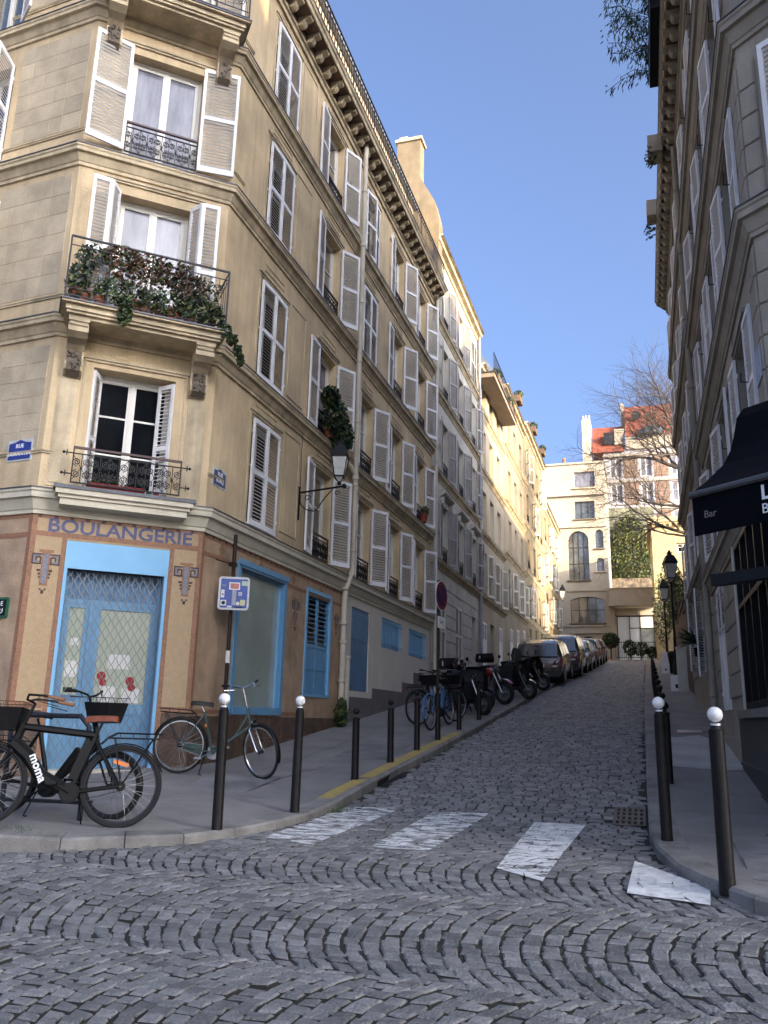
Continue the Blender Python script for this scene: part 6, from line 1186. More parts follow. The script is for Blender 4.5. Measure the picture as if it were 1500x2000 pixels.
# ------------------------------------------------------------------ parked cars (x forward from the tail, y left)
def car(label, M, m, L=4.4, W=1.8, H=1.62, suv=True, rails=True, plate_t='', tail=red_w):
    t = thing('parked_car', M.translation, label, 'car', 'cars parked along the left kerb', M); w = W / 2; zb = .26; be = H * .60
    # x, half width, belt z, roof z, roof half width
    ST_ = [(0.0, .86, be * .80, None, 0), (.04, .93, be * .92, None, 0), (.10, .95, be, be + .02, .80), (.42, .985, be + .01, H - .12, .72), (.75, 1.0, be + .01, H - .01, .72), (1.6, 1.0, be, H, .74), (2.5, 1.0, be - .02, H - .03, .73), (2.95, .995, be - .04, H - .14, .70), (3.55, .98, be - .07, be - .05, .78), (L - .5, .95, be - .14, None, 0), (L - .12, .88, be - .24, None, 0), (L, .78, be - .36, None, 0)]
    mb = MB(); rows = []
    for x, k, bz, rz, rw in ST_:
        ww = w * k; z1 = zb + .02; row = [(x, ww * .90, z1), (x, ww * .985, zb + .16), (x, ww, zb + (bz - zb) * .55), (x, ww * .97, bz)]
        if rz is None: row += [(x, ww * .80, bz + .03), (x, ww * .5, bz + .045), (x, 0, bz + .05)]
        else: row += [(x, w * rw + (ww * .93 - w * rw) * .25 if rz > be + .1 else ww * .85, rz - .05 if rz > be + .1 else bz + .03), (x, w * rw * .8 if rz > be + .1 else ww * .5, rz), (x, 0, rz + .015)]
        rows.append(row + [(a, -b, c) for a, b, c in row[-2::-1]])
    n = len(rows[0]); vv = [p for r_ in rows for p in r_]; fs = []
    for i in range(len(rows) - 1):
        for j in range(n - 1): fs.append((i * n + j, (i + 1) * n + j, (i + 1) * n + j + 1, i * n + j + 1))
    fs += [tuple(range(n)), tuple(range(len(vv) - 1, len(vv) - n - 1, -1))]; mb.add(vv, fs); bd = ob('body', mb, t, M, mats=[m], smooth=True)
    # glazing: slightly proud panes
    def lerp(a, b, q): return tuple(a[i] + (b[i] - a[i]) * q for i in range(3))
    R_ = rows
    def pane(P, name='window', off=.006, mm=carglass):
        a = Vector(P[0]); nn = (Vector(P[1]) - a).cross(Vector(P[-1]) - a).normalized(); c = sum((Vector(p) for p in P), Vector()) / len(P)
        if nn.dot(c - Vector((L * .45, 0, be))) < 0: nn = -nn
        mb = MB(); mb.add([Vector(p) + nn * off for p in P], [tuple(range(len(P)))]); mb.add([Vector(p) for p in P], [tuple(range(len(P)))]); ob(name, mb, t, M, mats=[mm])
    a, b_ = R_[2], R_[3]; yb, yt = w * .84, w * .70
    rg = [(.085, -yb, be + .03), (.085, yb, be + .03), (.33, yt, H - .20), (.33, -yt, H - .20)]; pane(rg, 'rear_window', .045)
    ws = [(3.55, -yb, be - .02), (3.55, yb, be - .02), (3.02, yt, H - .19), (3.02, -yt, H - .19)]; pane(ws, 'windscreen', .03)
    for s in (-1, 1):
        for x0, x1, u0, u1 in ((.42, 1.0, .55, 1.0), (1.06, 1.95, 1.06, 1.93), (2.02, 3.3, 2.02, 2.86)):
            pane([(x0, s * w * .965, be + .04), (x1, s * w * .965, be + .02), (u1, s * w * .80, H - .14), (u0, s * w * .80, H - .13)], 'side_window', .012)
        mb = MB(); mb.add([(-.005, s * w * .60, be - .36), (-.005, s * w * .82, be - .36), (.03, s * w * .93, be - .30), (.10, s * w * .955, be - .06), (.06, s * w * .86, be - .02), (.0, s * w * .66, be - .14)], [tuple(range(6))]); mb.T = T(-.012, s * .012, 0); mb.add([(-.005, s * w * .60, be - .36), (-.005, s * w * .82, be - .36), (.03, s * w * .93, be - .30), (.10, s * w * .955, be - .06), (.06, s * w * .86, be - .02), (.0, s * w * .66, be - .14)], [tuple(range(6))]); mb.add([(.03, s * w * .94, be - .30), (.34, s * w * 1.0, be - .14), (.34, s * w * 1.0, be - .08), (.10, s * w * .965, be - .05)], [(0, 1, 2, 3)])
        ob('tail_light', mb, t, M, mats=[tail]); mb = MB(); mb.box(-.03, .01, min(s * w * .62, s * w * .8), max(s * w * .62, s * w * .8), be - .34, be - .27); ob('reversing_lamp', mb, t, M, mats=[paper])
        mb = MB(); mb.box(2.95, 3.13, min(s * w, s * (w + .17)), max(s * w, s * (w + .17)), be + .0, be + .12); ob('mirror', mb, t, M, mats=[m])
        if rails: mb = MB(); mb.tube([(.5, s * w * .64, H + .0), (.6, s * w * .64, H + .05), (2.5, s * w * .64, H + .04), (2.65, s * w * .64, H - .03)], .018, 6); ob('roof_rail', mb, t, M, mats=[steel])
        for x in (.82, L - .86):
            mb = MB(); mb.lathe([(.25, -.10), (.325, -.10), (.34, -.06), (.34, .06), (.325, .10), (.22, .10)], 22, (x, s * (w - .105), .335), axis='y'); wv = ob('wheel', mb, t, M, mats=[rubber], smooth=True)
            mb = MB(); mb.lathe([(.001, .0), (.05, .004), (.20, -.02), (.225, .0), (.225, -.02)], 16, (x, s * (w - .008), .335), axis='y')
            for k in range(5): a_ = 2 * pi * k / 5; mb.tube([(x, s * (w + .0), .335), (x + .21 * cos(a_), s * w, .335 + .21 * sin(a_))], .022, 4)
            ob('rim', mb, wv, M, mats=[steel])
            mb = MB(); P = [(x + .40 * cos(pi * i / 12), .335 + .40 * sin(pi * i / 12)) for i in range(13)]; mb.prism(P + [(x - .40, .25), (x + .40, .25)], s * (w - .2) if s > 0 else -(w + .004), s * (w + .004) if s > 0 else -(w - .2)); ob('wheel_arch', mb, t, M, mats=[black])
    mb = MB(); mb.box(-.05, .12, -w * .86, w * .86, .28, .50); mb.box(-.06, .0, -w * .80, w * .80, .40, .44); ob('bumper', mb, t, M, mats=[m if not suv else mat('bumper_plastic', (.05, .045, .042), .6)])
    mb = MB(); mb.box(-.075, -.05, -.26, .26, .60, .71); pl__ = ob('number_plate', mb, t, M @ T(.03, 0, .02), mats=[paper]); mb = MB(); mb.box(-.055, -.04, -.45, .45, .76, .80); ob('tailgate_trim', mb, t, M @ T(.03, 0, 0), mats=[steel])
    mb = MB(); mb.box(.3, L - .3, -w * .85, w * .85, .16, .3); ob('underside', mb, t, M, mats=[black]); return t
def car_at(x, y, L): z0, z1 = pz(x, y) - .03, pz(x + .05, y + L) - .03; return T(x, y, z0) @ RZ(pi / 2 - .02) @ RY(-atan2(z1 - z0, L))
car('taupe estate car with roof rails, nearest of the parked cars', car_at(-3.78, 31.4, 4.4), car_tan, 4.4, 1.82, 1.62)
car('taller dark grey family car, second in the parked line', car_at(-3.50, 36.3, 4.5), car_grey, 4.5, 1.86, 1.78)
car('pale silver car, third in the parked line', car_at(-3.32, 41.3, 4.2), car_silv, 4.2, 1.78, 1.52, rails=False)
car('charcoal car, fourth in the parked line', car_at(-3.20, 46.0, 4.2), car_dark, 4.2, 1.78, 1.55, rails=False)
car('dark wine car, last in the parked line near the cone', car_at(-3.08, 50.6, 4.1), car_wine, 4.1, 1.75, 1.5, rails=False)
# ------------------------------------------------------------------ motorcycles and scooters (x forward)
def moto(label, M, kind='naked', bm=red, name='motorcycle', cat='motorcycle', top_box=False, apron=False, screen=False, lean=0):
    t = thing(name, M.translation, label, cat, 'motorcycles and scooters parked on the left', M); r = .31 if kind == 'naked' else .25; wb = 1.38
    def whl(x, M_):
        mb = MB(); mb.tube([(x + r * .85 * cos(a), 0, r + r * .85 * sin(a)) for a in [2 * pi * i / 28 for i in range(28)]], .058, 8, closed=True); wv = ob('wheel', mb, t, M_, mats=[rubber], smooth=True)
        mb = MB(); mb.tube([(x + r * .68 * cos(a), 0, r + r * .68 * sin(a)) for a in [2 * pi * i / 24 for i in range(24)]], .018, 6, closed=True)
        for k in range(6): a = 2 * pi * k / 6; mb.tube([(x, 0, r), (x + r * .68 * cos(a), 0, r + r * .68 * sin(a))], .014, 4)
        mb.lathe([(.001, -.07), (.05, -.06), (.05, .06), (.001, .07)], 10, (x, 0, r), axis='y'); mb.lathe([(.06, .06), (.13, .06), (.13, .066), (.06, .066)], 18, (x, 0, r), axis='y'); ob('rim', mb, wv, M_, mats=[steel])
    whl(0, M); S_ = M @ T(wb - .35, 0, .7) @ RZ(.35) @ T(-(wb - .35), 0, -.7); whl(wb, S_)
    mb = MB(); [mb.tube([(wb, s * .09, r), (wb - .30, s * .09, .88)], .024, 8) for s in (-1, 1)]; mb.box(wb - .36, wb - .22, -.12, .12, .84, .88); ob('fork', mb, t, S_, mats=[steel], smooth=True)
    mb = MB(); P = [2.6 - 1.9 * i / 8 for i in range(9)]; [mb.quad((wb + (r + .05) * cos(P[i]), -.07, r + (r + .05) * sin(P[i])), (wb + (r + .05) * cos(P[i]), .07, r + (r + .05) * sin(P[i])), (wb + (r + .05) * cos(P[i + 1]), .07, r + (r + .05) * sin(P[i + 1])), (wb + (r + .05) * cos(P[i + 1]), -.07, r + (r + .05) * sin(P[i + 1]))) for i in range(8)]; ob('mudguard', mb, t, S_, mats=[bm])
    mb = MB(); [mb.tube([(wb - .34, 0, .98), (wb - .36, s * .20, 1.02), (wb - .48, s * .36, 1.0)], .014, 6) for s in (-1, 1)]; hb_ = ob('handlebar', mb, t, S_, mats=[black])
    for s in (-1, 1): mb = MB(); mb.tube([(wb - .38, s * .24, 1.02), (wb - .34, s * .30, 1.20)], .006, 4); mb.lathe([(.001, 0), (.05, 0), (.045, .02), (.001, .025)], 10, (wb - .36, s * .32, 1.23), axis='x'); ob('mirror', mb, t, S_, mats=[black])
    mb = MB(); hs = .5 if apron else 1; mb.lathe([(.001, .10 * hs), (.085 * hs, .08 * hs), (.09 * hs, .02), (.06 * hs, -.05), (.001, -.06)], 14, (wb - .25, 0, .92), axis='x'); ob('headlight', mb, t, S_, mats=[chrome], smooth=True)
    if kind == 'naked':
        mb = MB(); mb.tube([(wb - .34, 0, .86), (wb - .55, 0, .50), (.62, 0, .30), (.35, 0, .38), (.30, 0, .68), (wb - .34, 0, .80)], .024, 6); ob('frame', mb, t, M, mats=[black])
        mb = MB(); mb.ball((.80, 0, .82), .17, 12, 8, sz=.72); mb.v = [(.80 + (x - .80) * 1.5, y * .85, z) for x, y, z in mb.v]; ob('fuel_tank', mb, t, M, mats=[bm], smooth=True)
        mb = MB(); mb.box(-.22, .60, -.12, .12, .76, .84); mb.prism([(-.30, .84), (-.20, .76), (.05, .76), (-.05, .86)], -.10, .10); ob('seat', mb, t, M, mats=[black])
        mb = MB(); mb.lathe([(.09, -.16), (.15, -.12), (.15, .12), (.09, .16)], 12, (.62, 0, .36), axis='y'); mb.lathe([(.10, -.20), (.11, .20)], 12, (.48, 0, .34), axis='y')
        for i in range(7): mb.box(.74, .92, -.10, .10, .40 + i * .045, .42 + i * .045)
        ob('engine', mb, t, M, mats=[steel]); mb = MB(); mb.tube([(.93, .12, .5), (.95, .13, .28), (.6, .15, .20), (.0, .17, .30), (-.25, .17, .36)], [.02, .022, .025, .045, .045], 10); ob('exhaust', mb, t, M, mats=[chrome], smooth=True)
    else:
        mb = MB(); mb.prism([(-.35, .62), (-.25, .82), (.30, .80), (.42, .40), (.80, .30), (.90, .45), (wb - .42, .98), (wb - .30, 1.0), (wb - .22, .70), (wb - .38, .42), (.86, .22), (.30, .24), (.05, .50)], -.17, .17)
        ob('body', mb, t, M, mats=[bm], smooth=False); mb = MB(); mb.prism([(-.32, .82), (-.30, .90), (.0, .90), (.10, .84), (.42, .82), (.42, .77), (-.25, .79)], -.16, .16); ob('seat', mb, t, M, mats=[black])
        mb = MB(); mb.prism([(wb - .44, .35), (wb - .30, .34), (wb - .20, .75), (wb - .28, 1.04), (wb - .42, 1.02)], -.26, .26); ob('front_shield', mb, t, M, mats=[bm])
        mb = MB(); mb.tube([(.1, -.16, .30), (-.3, -.18, .36)], .05, 10); ob('exhaust', mb, t, M, mats=[steel], smooth=True)
    if screen: mb = MB(); mb.prismx([(-.24, .95), (-.2, 1.30), (-.1, 1.42), (.1, 1.42), (.2, 1.30), (.24, .95)], wb - .32, wb - .30); ob('windscreen', mb, t, S_, mats=[mat('tinted_screen', (.08, .085, .08), .1, .1, 3, spec=1)])
    if apron:
        mb = MB(); rows = []
        for i in range(8):
            u = i / 7; x = wb - .20 - u * .95; z = 1.06 - .22 * u; rows.append([(x, -.36 - .05 * sin(u * 9), .38 + .08 * u), (x + .02, -.34, z - .25), (x, -.20, z), (x, 0, z + .03), (x, .20, z), (x + .02, .34, z - .25), (x, .36 + .05 * sin(u * 7), .38 + .08 * u)])
        n = 7; vv = [p for r_ in rows for p in r_]; mb.add(vv, [(i * n + j, (i + 1) * n + j, (i + 1) * n + j + 1, i * n + j + 1) for i in range(7) for j in range(6)]); ob('leg_apron', mb, t, M, mats=[cover], smooth=True)
    if top_box: mb = MB(); mb.prism([(-.62, .92), (-.66, 1.02), (-.60, 1.20), (-.30, 1.22), (-.22, 1.05), (-.24, .92)], -.22, .22); ob('top_box', mb, t, M, mats=[black]); mb = MB(); mb.box(-.45, -.38, -.225, -.22, 1.0, 1.14); ob('box_reflector', mb, t, M, mats=[paper])
    mb = MB(); mb.tube([(.50, .12, .30), (.45, .28, .0)], .012, 5); ob('side_stand', mb, t, M, mats=[black]); mb = MB(); mb.box(-.40, -.34, -.06, .06, .70, .78); ob('rear_light', mb, t, M, mats=[red_w]); return t
def mt_at(x, y, d, lean=-.10, L=1.35, dz=0): return stand_at(x, y, d, lean, L=L, dz=dz)
moto('covered scooter with a dark red helmet on its seat, behind the blue bicycle', mt_at(-4.55, 20.4, (.62, -.78), .06), 'scooter', cover, 'scooter', 'scooter', apron=True)
hm = thing('helmet', (-4.6, 20.2, 2.8), 'dark red motorcycle helmet resting on the covered scooter', 'helmet'); zc = pz(-4.4, 20.1); mb = MB(); mb.ball((-4.35, 20.15, zc + 1.14), .15, 14, 10); ob('shell', mb, hm, mats=[helmet_m], smooth=True); mb = MB(); mb.box(-4.30, -4.17, 20.03, 20.18, zc + 1.08, zc + 1.18); ob('visor', mb, hm, mats=[black_s])
moto('black scooter with a boxy top case, left of the red motorcycle', mt_at(-4.75, 21.8, (.64, -.77), .05), 'scooter', black, 'scooter', 'scooter', top_box=True)
moto('red motorcycle with a chrome engine parked nose to the street', mt_at(-4.55, 23.2, (.66, -.75), .10), 'naked', red)
moto('black scooter with a tall screen and leg apron, right of the red motorcycle', mt_at(-4.35, 25.0, (.80, -.60), .08), 'scooter', black_s, 'scooter', 'scooter', apron=True, screen=True)
moto('black motorcycle with a top case and chrome headlight behind the apron scooter', mt_at(-4.6, 26.6, (.75, -.66), .08), 'naked', black_s, top_box=True, screen=True)
moto('black scooter with a sagging leg apron, nearest the taupe car', mt_at(-4.35, 28.6, (.80, -.60), .10), 'scooter', black, 'scooter', 'scooter', apron=True)
# ------------------------------------------------------------------ plants and small things
def pot_at(F, x, y, z, r=.11, h=.2, m=terra, parent=None): mb = MB(); mb.lathe([(r * .7, 0), (r, h * .85), (r * 1.12, h * .85), (r * 1.12, h), (r * .9, h), (r * .88, h * .9), (.001, h * .88)], 14, (x, y, z)); return ob('pot', mb, parent, F, mats=[m], smooth=True)
def plant(label, F, x, y, z, blobs, n, size, ms, r=.11, h=.2, pm=terra, cat='potted plant', group=None):
    t = thing('potted_plant', F @ Vector((x, y, z)), label, cat, group); pot_at(F, x, y, z, r, h, pm, t); mb = MB(); mb.leaves([((x + a, y + b, z + c), q) for (a, b, c), q in blobs], n, size, range(len(ms))); ob('foliage', mb, t, F, mats=ms)
    mb = MB()
    for (a, b, c), q in blobs[:4]:
        for _ in range(4): mb.tube([(x, y, z + h * .8), (x + a * .5 + rnd(-.03, .03), y + b * .5, z + h + (c - h) * .5), (x + a + rnd(-.5, .5) * q[0], y + b + rnd(-.5, .5) * q[1], z + c + rnd(-.5, .5) * q[2])], .004, 4, cap=False)
    ob('stems', mb, t, F, mats=[bark]); return t
BZ = 7.12; leaf_g2 = mat('leaf_grey_green', (.06, .095, .055), .6, .4, 6)
plant('leafy green plant in a terracotta pot at the left end of the flowered balcony', FC, .22, -.42, BZ, [((.0, -.02, .50), (.16, .14, .22)), ((.12, .0, .85), (.22, .14, .18)), ((-.05, -.15, .3), (.16, .1, .25))], 420, .052, [leaf_a, leaf_g2, leaf_d], .14, .24)
plant('red-leaved vine hanging over the middle of the balcony rail', FC, .95, -.48, BZ, [((-.20, -.10, .82), (.30, .13, .20)), ((.25, -.12, .75), (.40, .13, .24)), ((.0, -.16, .55), (.42, .10, .24))], 1050, .046, [leaf_b, leaf_b, mat('leaf_rust', (.17, .07, .035), .6, .4, 7), leaf_a], .13, .22)
plant('wine-coloured vine over the right half of the balcony rail', FC, 1.55, -.48, BZ, [((.0, -.12, .72), (.38, .12, .22)), ((.15, -.16, .55), (.30, .10, .24))], 700, .044, [leaf_b, leaf_b, leaf_d], .13, .22)
plant('trailing ivy with pale leaf edges along the foot of the balcony rail', FC, 1.15, -.50, BZ, [((-.35, -.16, .26), (.40, .10, .20)), ((.3, -.16, .24), (.45, .10, .19)), ((-.30, -.18, -.02), (.10, .06, .26)), ((.75, -.16, .25), (.35, .1, .2))], 1250, .048, [leaf_a, leaf_g2, mat('leaf_variegated', (.17, .20, .07), .5, .4, 9), leaf_d], .12, .2)
plant('grey-green bushy plant at the right end of the flowered balcony', FC, 2.05, -.42, BZ, [((.0, -.10, .50), (.22, .16, .38)), ((.12, -.18, .15), (.14, .12, .2)), ((.26, -.2, .02), (.10, .08, .12)), ((.38, -.2, -.12), (.08, .07, .10)), ((.48, -.16, -.26), (.06, .06, .10)), ((.55, -.12, -.38), (.05, .05, .10))], 760, .046, [leaf_g2, leaf_d, leaf_a], .12, .2)
for i, x in enumerate((.5, .78, 1.35, 1.78)): plant(['small terracotta pot of sprouting leaves, first behind the balcony bars', 'small terracotta pot of sprouting leaves, second behind the balcony bars', 'small terracotta pot of sprouting leaves, third behind the balcony bars', 'small terracotta pot of sprouting leaves, fourth behind the balcony bars'][i], FC, x, -.52, BZ, [((0, 0, .26), (.11, .08, .14))], 90, .04, [leaf_g2, leaf_a], .085, .15, group='small pots along the balcony')
fb = thing('flower_box', FC @ Vector((1.1, -.2, 4.5)), 'long red flower box on the ledge of the first-floor chamfer window', 'flower box'); mb = MB(); mb.prismx([(-.10, 0), (.02, 0), (.04, .11), (-.12, .11)], .62, 1.42); ob('box', mb, fb, FC @ T(0, -.12, 4.50), mats=[mat('red_box', (.28, .012, .02), .45)]); mb = MB(); mb.leaves([((.9, -.16, 4.64), (.28, .05, .05))], 120, .03, (0, 1)); ob('foliage', mb, fb, FC, mats=[leaf_d, leaf_a])
for x, m_, l in ((1.48, mat('green_ball', (.02, .22, .08), .2), 'green glass bauble beside the red flower box'), (1.58, red, 'red glass bauble beside the red flower box')): b_ = thing('bauble', FC @ Vector((x, -.2, 4.55)), l, 'bauble'); mb = MB(); mb.ball((x, -.20, 4.55), .045, 12, 8); ob('ball', mb, b_, FC, mats=[m_], smooth=True)
plant('dark green oleander spilling from the second-floor window beside the downpipe', FS, c1 - Y0, -.12, 7.17, [((.0, -.10, .45), (.40, .26, .42)), ((.15, -.18, .15), (.42, .28, .35)), ((-.15, -.05, .85), (.22, .2, .25)), ((.2, -.2, -.05), (.3, .2, .2))], 2300, .062, [leaf_d, leaf_d, leaf_a], .13, .2)
plant('reddish pot plant on a second-floor sill at the far end of the corner facade', FS, c4 - Y0 + .1, -.10, 7.19, [((0, -.05, .36), (.14, .12, .14))], 160, .045, [leaf_b, leaf_a], .13, .24, mat('pot_red', (.25, .05, .03), .7))
bb = thing('bamboo_planter', (.9, 13.9, 14), 'black roof planter with feathery bamboo hanging over the right-hand cornice', 'planter'); mb = MB(); mb.box(.72, 1.25, 12.9, 14.9, 14.0, 14.55); ob('planter_box', mb, bb, mats=[black]); mb = MB()
for _ in range(75):
    p = Vector((rnd(.7, 1.1), rnd(11.2, 15.4), 14.4)); d = Vector((rnd(-.55, .05), rnd(-.5, .3), rnd(.1, 1.0))); P = [p, p + d * .6, p + d * 1.15 + Vector((-.1, 0, -.08)), p + d * 1.5 + Vector((-.25, -.1, -.4))]; mb.tube(P, .007, 3, 1, cap=False)
    for _ in range(42):
        u = rnd(.25, 3) ; k = int(min(2, u)); q = P[k] + (P[k + 1] - P[k]) * (u - k if u < 3 else 1) + Vector((rnd(-.1, .1), rnd(-.1, .1), rnd(-.08, .04))); a = Vector((rnd(-.5, .2), rnd(-.4, .4), rnd(-1, -.2))).normalized() * rnd(.10, .20); w_ = a.orthogonal().normalized() * .014; mb.add([q, q + a * .5 + w_, q + a, q + a * .5 - w_], [(0, 1, 2, 3)], 0)
ob('bamboo', mb, bb, mats=[mat('bamboo_leaf', (.085, .19, .12), .5, .4, 5), bark])
for y, l in ((17.3, 'square cream planter box on the right-hand gutter, the nearer of two'), (20.4, 'square cream planter box on the right-hand gutter, the farther of two')): pb = thing('planter_box', (.85, y, 14.2), l, 'planter'); mb = MB(); mb.box(.70, 1.0, y - .25, y + .25, 14.12 if y < 18 else 14.5, 14.55 if y < 18 else 14.95); ob('box', mb, pb, mats=[stone_warm]); mb = MB(); mb.leaves([((.75, y, 14.15), (.15, .3, .2))], 60, .06, (0,)); ob('foliage', mb, pb, mats=[leaf_d])
for y, x, z, l in ((34.0, -5.6, 16.05, 'small shrub in a box on the third building top balcony, nearer end'), (37.4, -5.6, 16.05, 'small shrub in a box on the third building top balcony, far end'), (42.0, -5.75, 18.25, 'dark planter with trailing leaves on the fourth building roof edge'), (49.0, -5.8, 18.95, 'green roof-edge planter on the fifth building, nearer end'), (53.5, -5.8, 18.95, 'green roof-edge planter on the fifth building, far end')):
    rp = thing('planter', (x, y, z), l, 'planter'); mb = MB(); mb.box(x - .25, x + .15, y - .45, y + .45, z, z + .35); ob('box', mb, rp, mats=[soffit_brown]); mb = MB(); mb.leaves([((x, y, z + .5), (.25, .45, .22))], 220, .075, (0, 1)); ob('foliage', mb, rp, mats=[leaf_d, leaf_a])
yk = thing('potted_plant', (1.2, 20.2, 3.9), 'spiky dark yucca on the shaded ground-floor window ledge at the right', 'potted plant'); mb = MB(); mb.lathe([(.09, 0), (.12, .2)], 12, (1.22, 20.0, 3.0)); ob('pot', mb, yk, mats=[black]); mb = MB()
for _ in range(60): a = rnd(0, 2 * pi); e = rnd(-.3, 1.2); d = Vector((cos(a) * cos(e), sin(a) * cos(e), sin(e))) * rnd(.35, .6); p = Vector((1.15, 20.0, 3.3)); w_ = d.orthogonal().normalized() * .022; mb.add([p - w_, p + w_, p + d * .6 + w_ * .8, p + d + Vector((0, 0, -.1)), p + d * .6 - w_ * .8], [(0, 1, 2, 3, 4)])
ob('foliage', mb, yk, mats=[leaf_d])
wp = thing('weed', (-6.0, 16.4, 1.3), 'dark green weed growing against the wall foot by the downpipe', 'plant'); mb = MB(); mb.leaves([((-6.0, 16.35, 1.55), (.14, .14, .35))], 420, .05, (0, 1)); ob('foliage', mb, wp, mats=[leaf_d, leaf_a])
mb = MB(); 
for _ in range(420):
    x, y = rnd(-3.62, -3.30), 9.1 + rnd(0, .45); z = Rd(y) + .015
    if random.random() < .45: x, y = rnd(-6.2, -5.0), rnd(6.2, 6.4); z = pz(x, y)
    a = rnd(0, 6.3); l = rnd(.015, .05); mb.add([(x, y, z), (x + .006, y, z), (x + .02 * cos(a), y + .02 * sin(a), z + l)], [(0, 1, 2)])
ob('grass', mb, mats=[leaf_a], kind='stuff')
mb = MB()                                                       # moss and grass in the joints of the setts
for _ in range(500):
    d, q, h, tl = near[int(random.random() ** 1.5 * min(len(near) - 1, 1500))]; i = random.randrange(4); a, c = q[i], q[(i + 1) % 4]; u = random.random(); x, y = a[0] + (c[0] - a[0]) * u, a[1] + (c[1] - a[1]) * u
    if (sin(x * 2.1) * cos(y * 1.7 + 1) < .35): continue
    for _ in range(5): xx, yy = x + rnd(-.03, .03), y + rnd(-.03, .03); l = rnd(.008, .02); g = rnd(0, 6.3); mb.add([(xx, yy, Rd(yy) - .002), (xx + .008, yy, Rd(yy) - .002), (xx + .01 * cos(g), yy + .01 * sin(g), Rd(yy) + l)], [(0, 1, 2)])
ob('moss', mb, mats=[leaf_a], kind='stuff')
mb = MB(); litter = []
for _ in range(170):
    x, y = rnd(-6, 1), rnd(4.3, 24) if random.random() < .5 else rnd(4.3, 9); 
    if not inside(x, y): continue
    a = rnd(0, 6.3); s = rnd(.006, .018); z = Rd(y) + .02; mb.add([(x + s * cos(a + k * 1.57) * (1 if k % 2 else .5), y + s * sin(a + k * 1.57) * (1 if k % 2 else .5), z + rnd(0, .006)) for k in range(4)], [(0, 1, 2, 3)])
ob('litter', mb, mats=[mat('dry_leaf', (.42, .36, .26), .8, .4, 9)], kind='stuff')
# drains and covers
dg = thing('drain_grate', (-.2, 9.9, .5), 'rusty iron drain grate in the setts by the right kerb', 'drain'); ZG = lambda y: Rd(y) + .020
def sl_(x0, x1, y0, y1, t_=.012): mb = MB(); mb.add([(x0, y0, ZG(y0)), (x1, y0, ZG(y0)), (x1, y1, ZG(y1)), (x0, y1, ZG(y1))] + [(x0, y0, ZG(y0) - t_), (x1, y0, ZG(y0) - t_), (x1, y1, ZG(y1) - t_), (x0, y1, ZG(y1) - t_)], [(0, 1, 2, 3), (4, 5, 1, 0), (5, 6, 2, 1), (6, 7, 3, 2), (7, 4, 0, 3)]); return mb
gm = mat('rusty_grate', (.13, .11, .09), .7, .3, 9); mb = sl_(-.40, -.06, 9.5, 10.4, .002); mb.v = [(x, y, z - .015) for x, y, z in mb.v]; ob('pit', mb, dg, mats=[mat('void_black', (.004, .004, .004), .9)])
for k in range(6): ob('bar', sl_(-.40 + k * .062, -.40 + k * .062 + .03, 9.5, 10.4), dg, mats=[gm])
for k in range(5): mb = sl_(-.40, -.06, 9.5 + k * .2125, 9.5 + k * .2125 + .05); mb.v = [(x, y, z + .001) for x, y, z in mb.v]; ob('cross_bar', mb, dg, mats=[gm])
gi = thing('gully', (-3.4, 11.4, .6), 'dark gully opening under the yellow-painted kerb', 'drain'); mb = MB(); ys_ = [10.9, 11.3, 11.7, 12.1]
for a, c in zip(ys_[:-1], ys_[1:]): mb.quad((-3.455, a, Rd(a) + .01), (-3.455, c, Rd(c) + .01), (-3.452, c, Rd(c) + .085), (-3.452, a, Rd(a) + .085)); mb.quad((-3.45, a, Rd(a) + .018), (-3.33 - .03 * sin(a * 9), a, Rd(a) + .018), (-3.33 - .03 * sin(c * 9), c, Rd(c) + .018), (-3.45, c, Rd(c) + .018))
ob('opening', mb, gi, mats=[MATS['void_black']])
mh = thing('manhole_cover', (.8, 16.4, 1.3), 'pale metal cover set in the patched asphalt of the right pavement', 'manhole'); mb = MB(); [mb.add([(x, y, pz(x, y, False) + dz) for x, y, dz in ((x0, y0, .012), (x1, y0, .012), (x1, y1, .012), (x0, y1, .012))], [(0, 1, 2, 3)]) for x0, x1, y0, y1 in ((.55, 1.0, 16.9, 17.35),)]; ob('cover', mb, mh, mats=[steel])
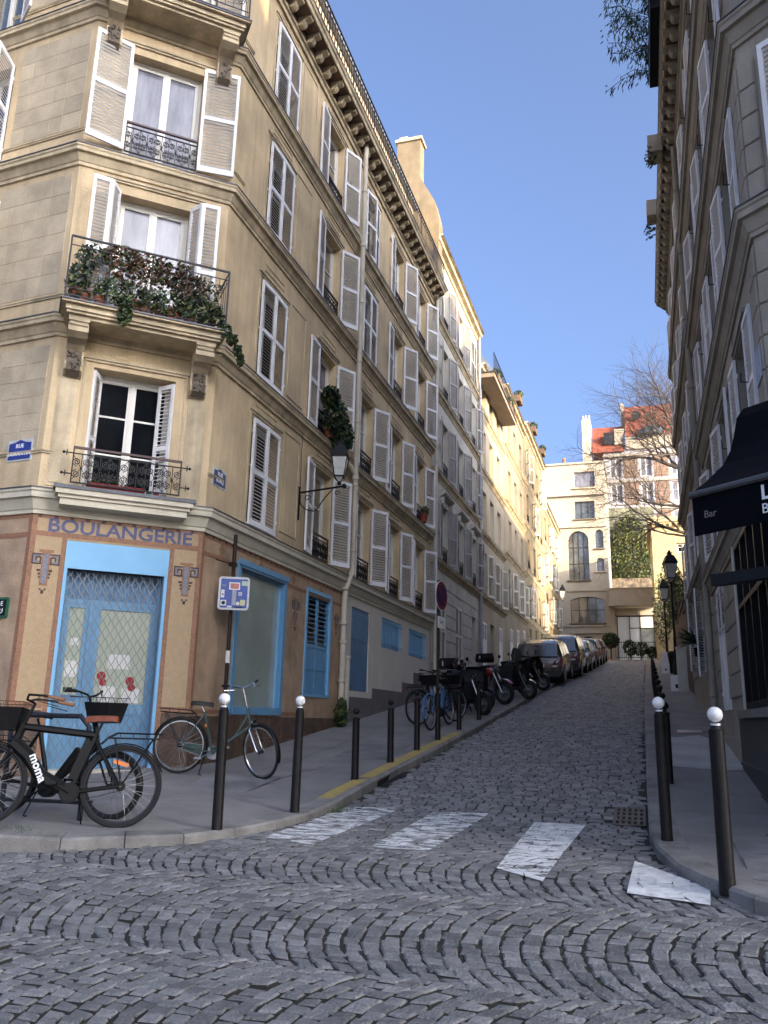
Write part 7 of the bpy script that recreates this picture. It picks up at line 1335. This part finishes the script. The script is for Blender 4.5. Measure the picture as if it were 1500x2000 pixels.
# far right pavement: cabinet, boards, bin; street head: cone and disc
cb = thing('utility_cabinet', (1.2, 28.5, 2.6), 'narrow tall cream cabinet against the right wall beyond the yucca', 'cabinet'); z = pz(1.15, 28, False); mb = MB(); mb.box(1.02, 1.32, 28.0, 28.3, z, z + 1.35); mb.box(1.0, 1.34, 27.98, 28.32, z + 1.35, z + 1.40); ob('body', mb, cb, mats=[shut_c]); mb = MB(); mb.box(1.05, 1.29, 27.985, 28.0, z + .1, z + 1.25); ob('door', mb, cb, mats=[shut_c])
for x, y, h, l in ((.98, 28.2, .52, 'low white folding board in front of the cream cabinet'), (.95, 39.5, .95, 'taller white board leaning beside a dark bin further up the right pavement')):
    s_ = thing('pavement_board', (x, y, 2.7), l, 'board'); z = pz(x, y, False); mb = MB(); mb.prismx([(y, z), (y + .04, z), (y + .24, z + h), (y + .20, z + h)], x - .17, x + .17); mb.prismx([(y + .44, z), (y + .40, z), (y + .21, z + h), (y + .24, z + h)], x - .17, x + .17); p_ = ob('panel', mb, s_, mats=[paper])
    mb = MB(); mb.box(x - .04, x + .04, y + .03, y + .045, z + .1, z + .22); ob('logo', mb, p_, mats=[black])
bn = thing('bin', (1.25, 39.7, 3.9), 'dark bin beside the taller white board', 'bin'); z = pz(1.25, 39.7, False); mb = MB(); mb.lathe([(.18, 0), (.22, .85), (.24, .87), (.20, .98), (.001, 1.0)], 14, (1.28, 39.7, z)); ob('body', mb, bn, mats=[black], smooth=True); mb = MB(); mb.lathe([(.245, .80), (.245, .84)], 14, (1.28, 39.7, z)); ob('rim', mb, bn, mats=[iron_g])
co = thing('traffic_cone', (-2.45, 60.5, 5.9), 'orange traffic cone at the head of the street', 'cone'); z = Rd(60.4); mb = MB(); mb.box(-2.68, -2.26, 60.3, 60.7, z, z + .04); mb.lathe([(.16, .04), (.115, .24)], 14, (-2.47, 60.5, z)); mb.lathe([(.085, .38), (.03, .68), (.001, .69)], 14, (-2.47, 60.5, z)); ob('cone', mb, co, mats=[mat('cone_orange', (.70, .09, .03), .5)]); mb = MB(); mb.lathe([(.115, .24), (.085, .38)], 14, (-2.47, 60.5, z)); ob('white_band', mb, co, mats=[white_p])
rs = thing('road_sign', (-2.98, 60.0, 5.9), 'round red and white no-entry sign standing low by the traffic cone', 'sign'); z = Rd(60); mb = MB(); mb.tube([(-2.98, 60.05, z), (-2.98, 60.05, z + .5)], .02, 5); ob('pole', mb, rs, mats=[steel]); F_ = FR((-2.98, 60), (1, 0)); ob('disc', disc(0, z + .52, .25, -.02, 0), rs, F_, mats=[red]); mb = MB(); mb.box(-.17, .17, -.028, -.02, z + .47, z + .57); ob('white_bar', mb, rs, F_, mats=[white_p])
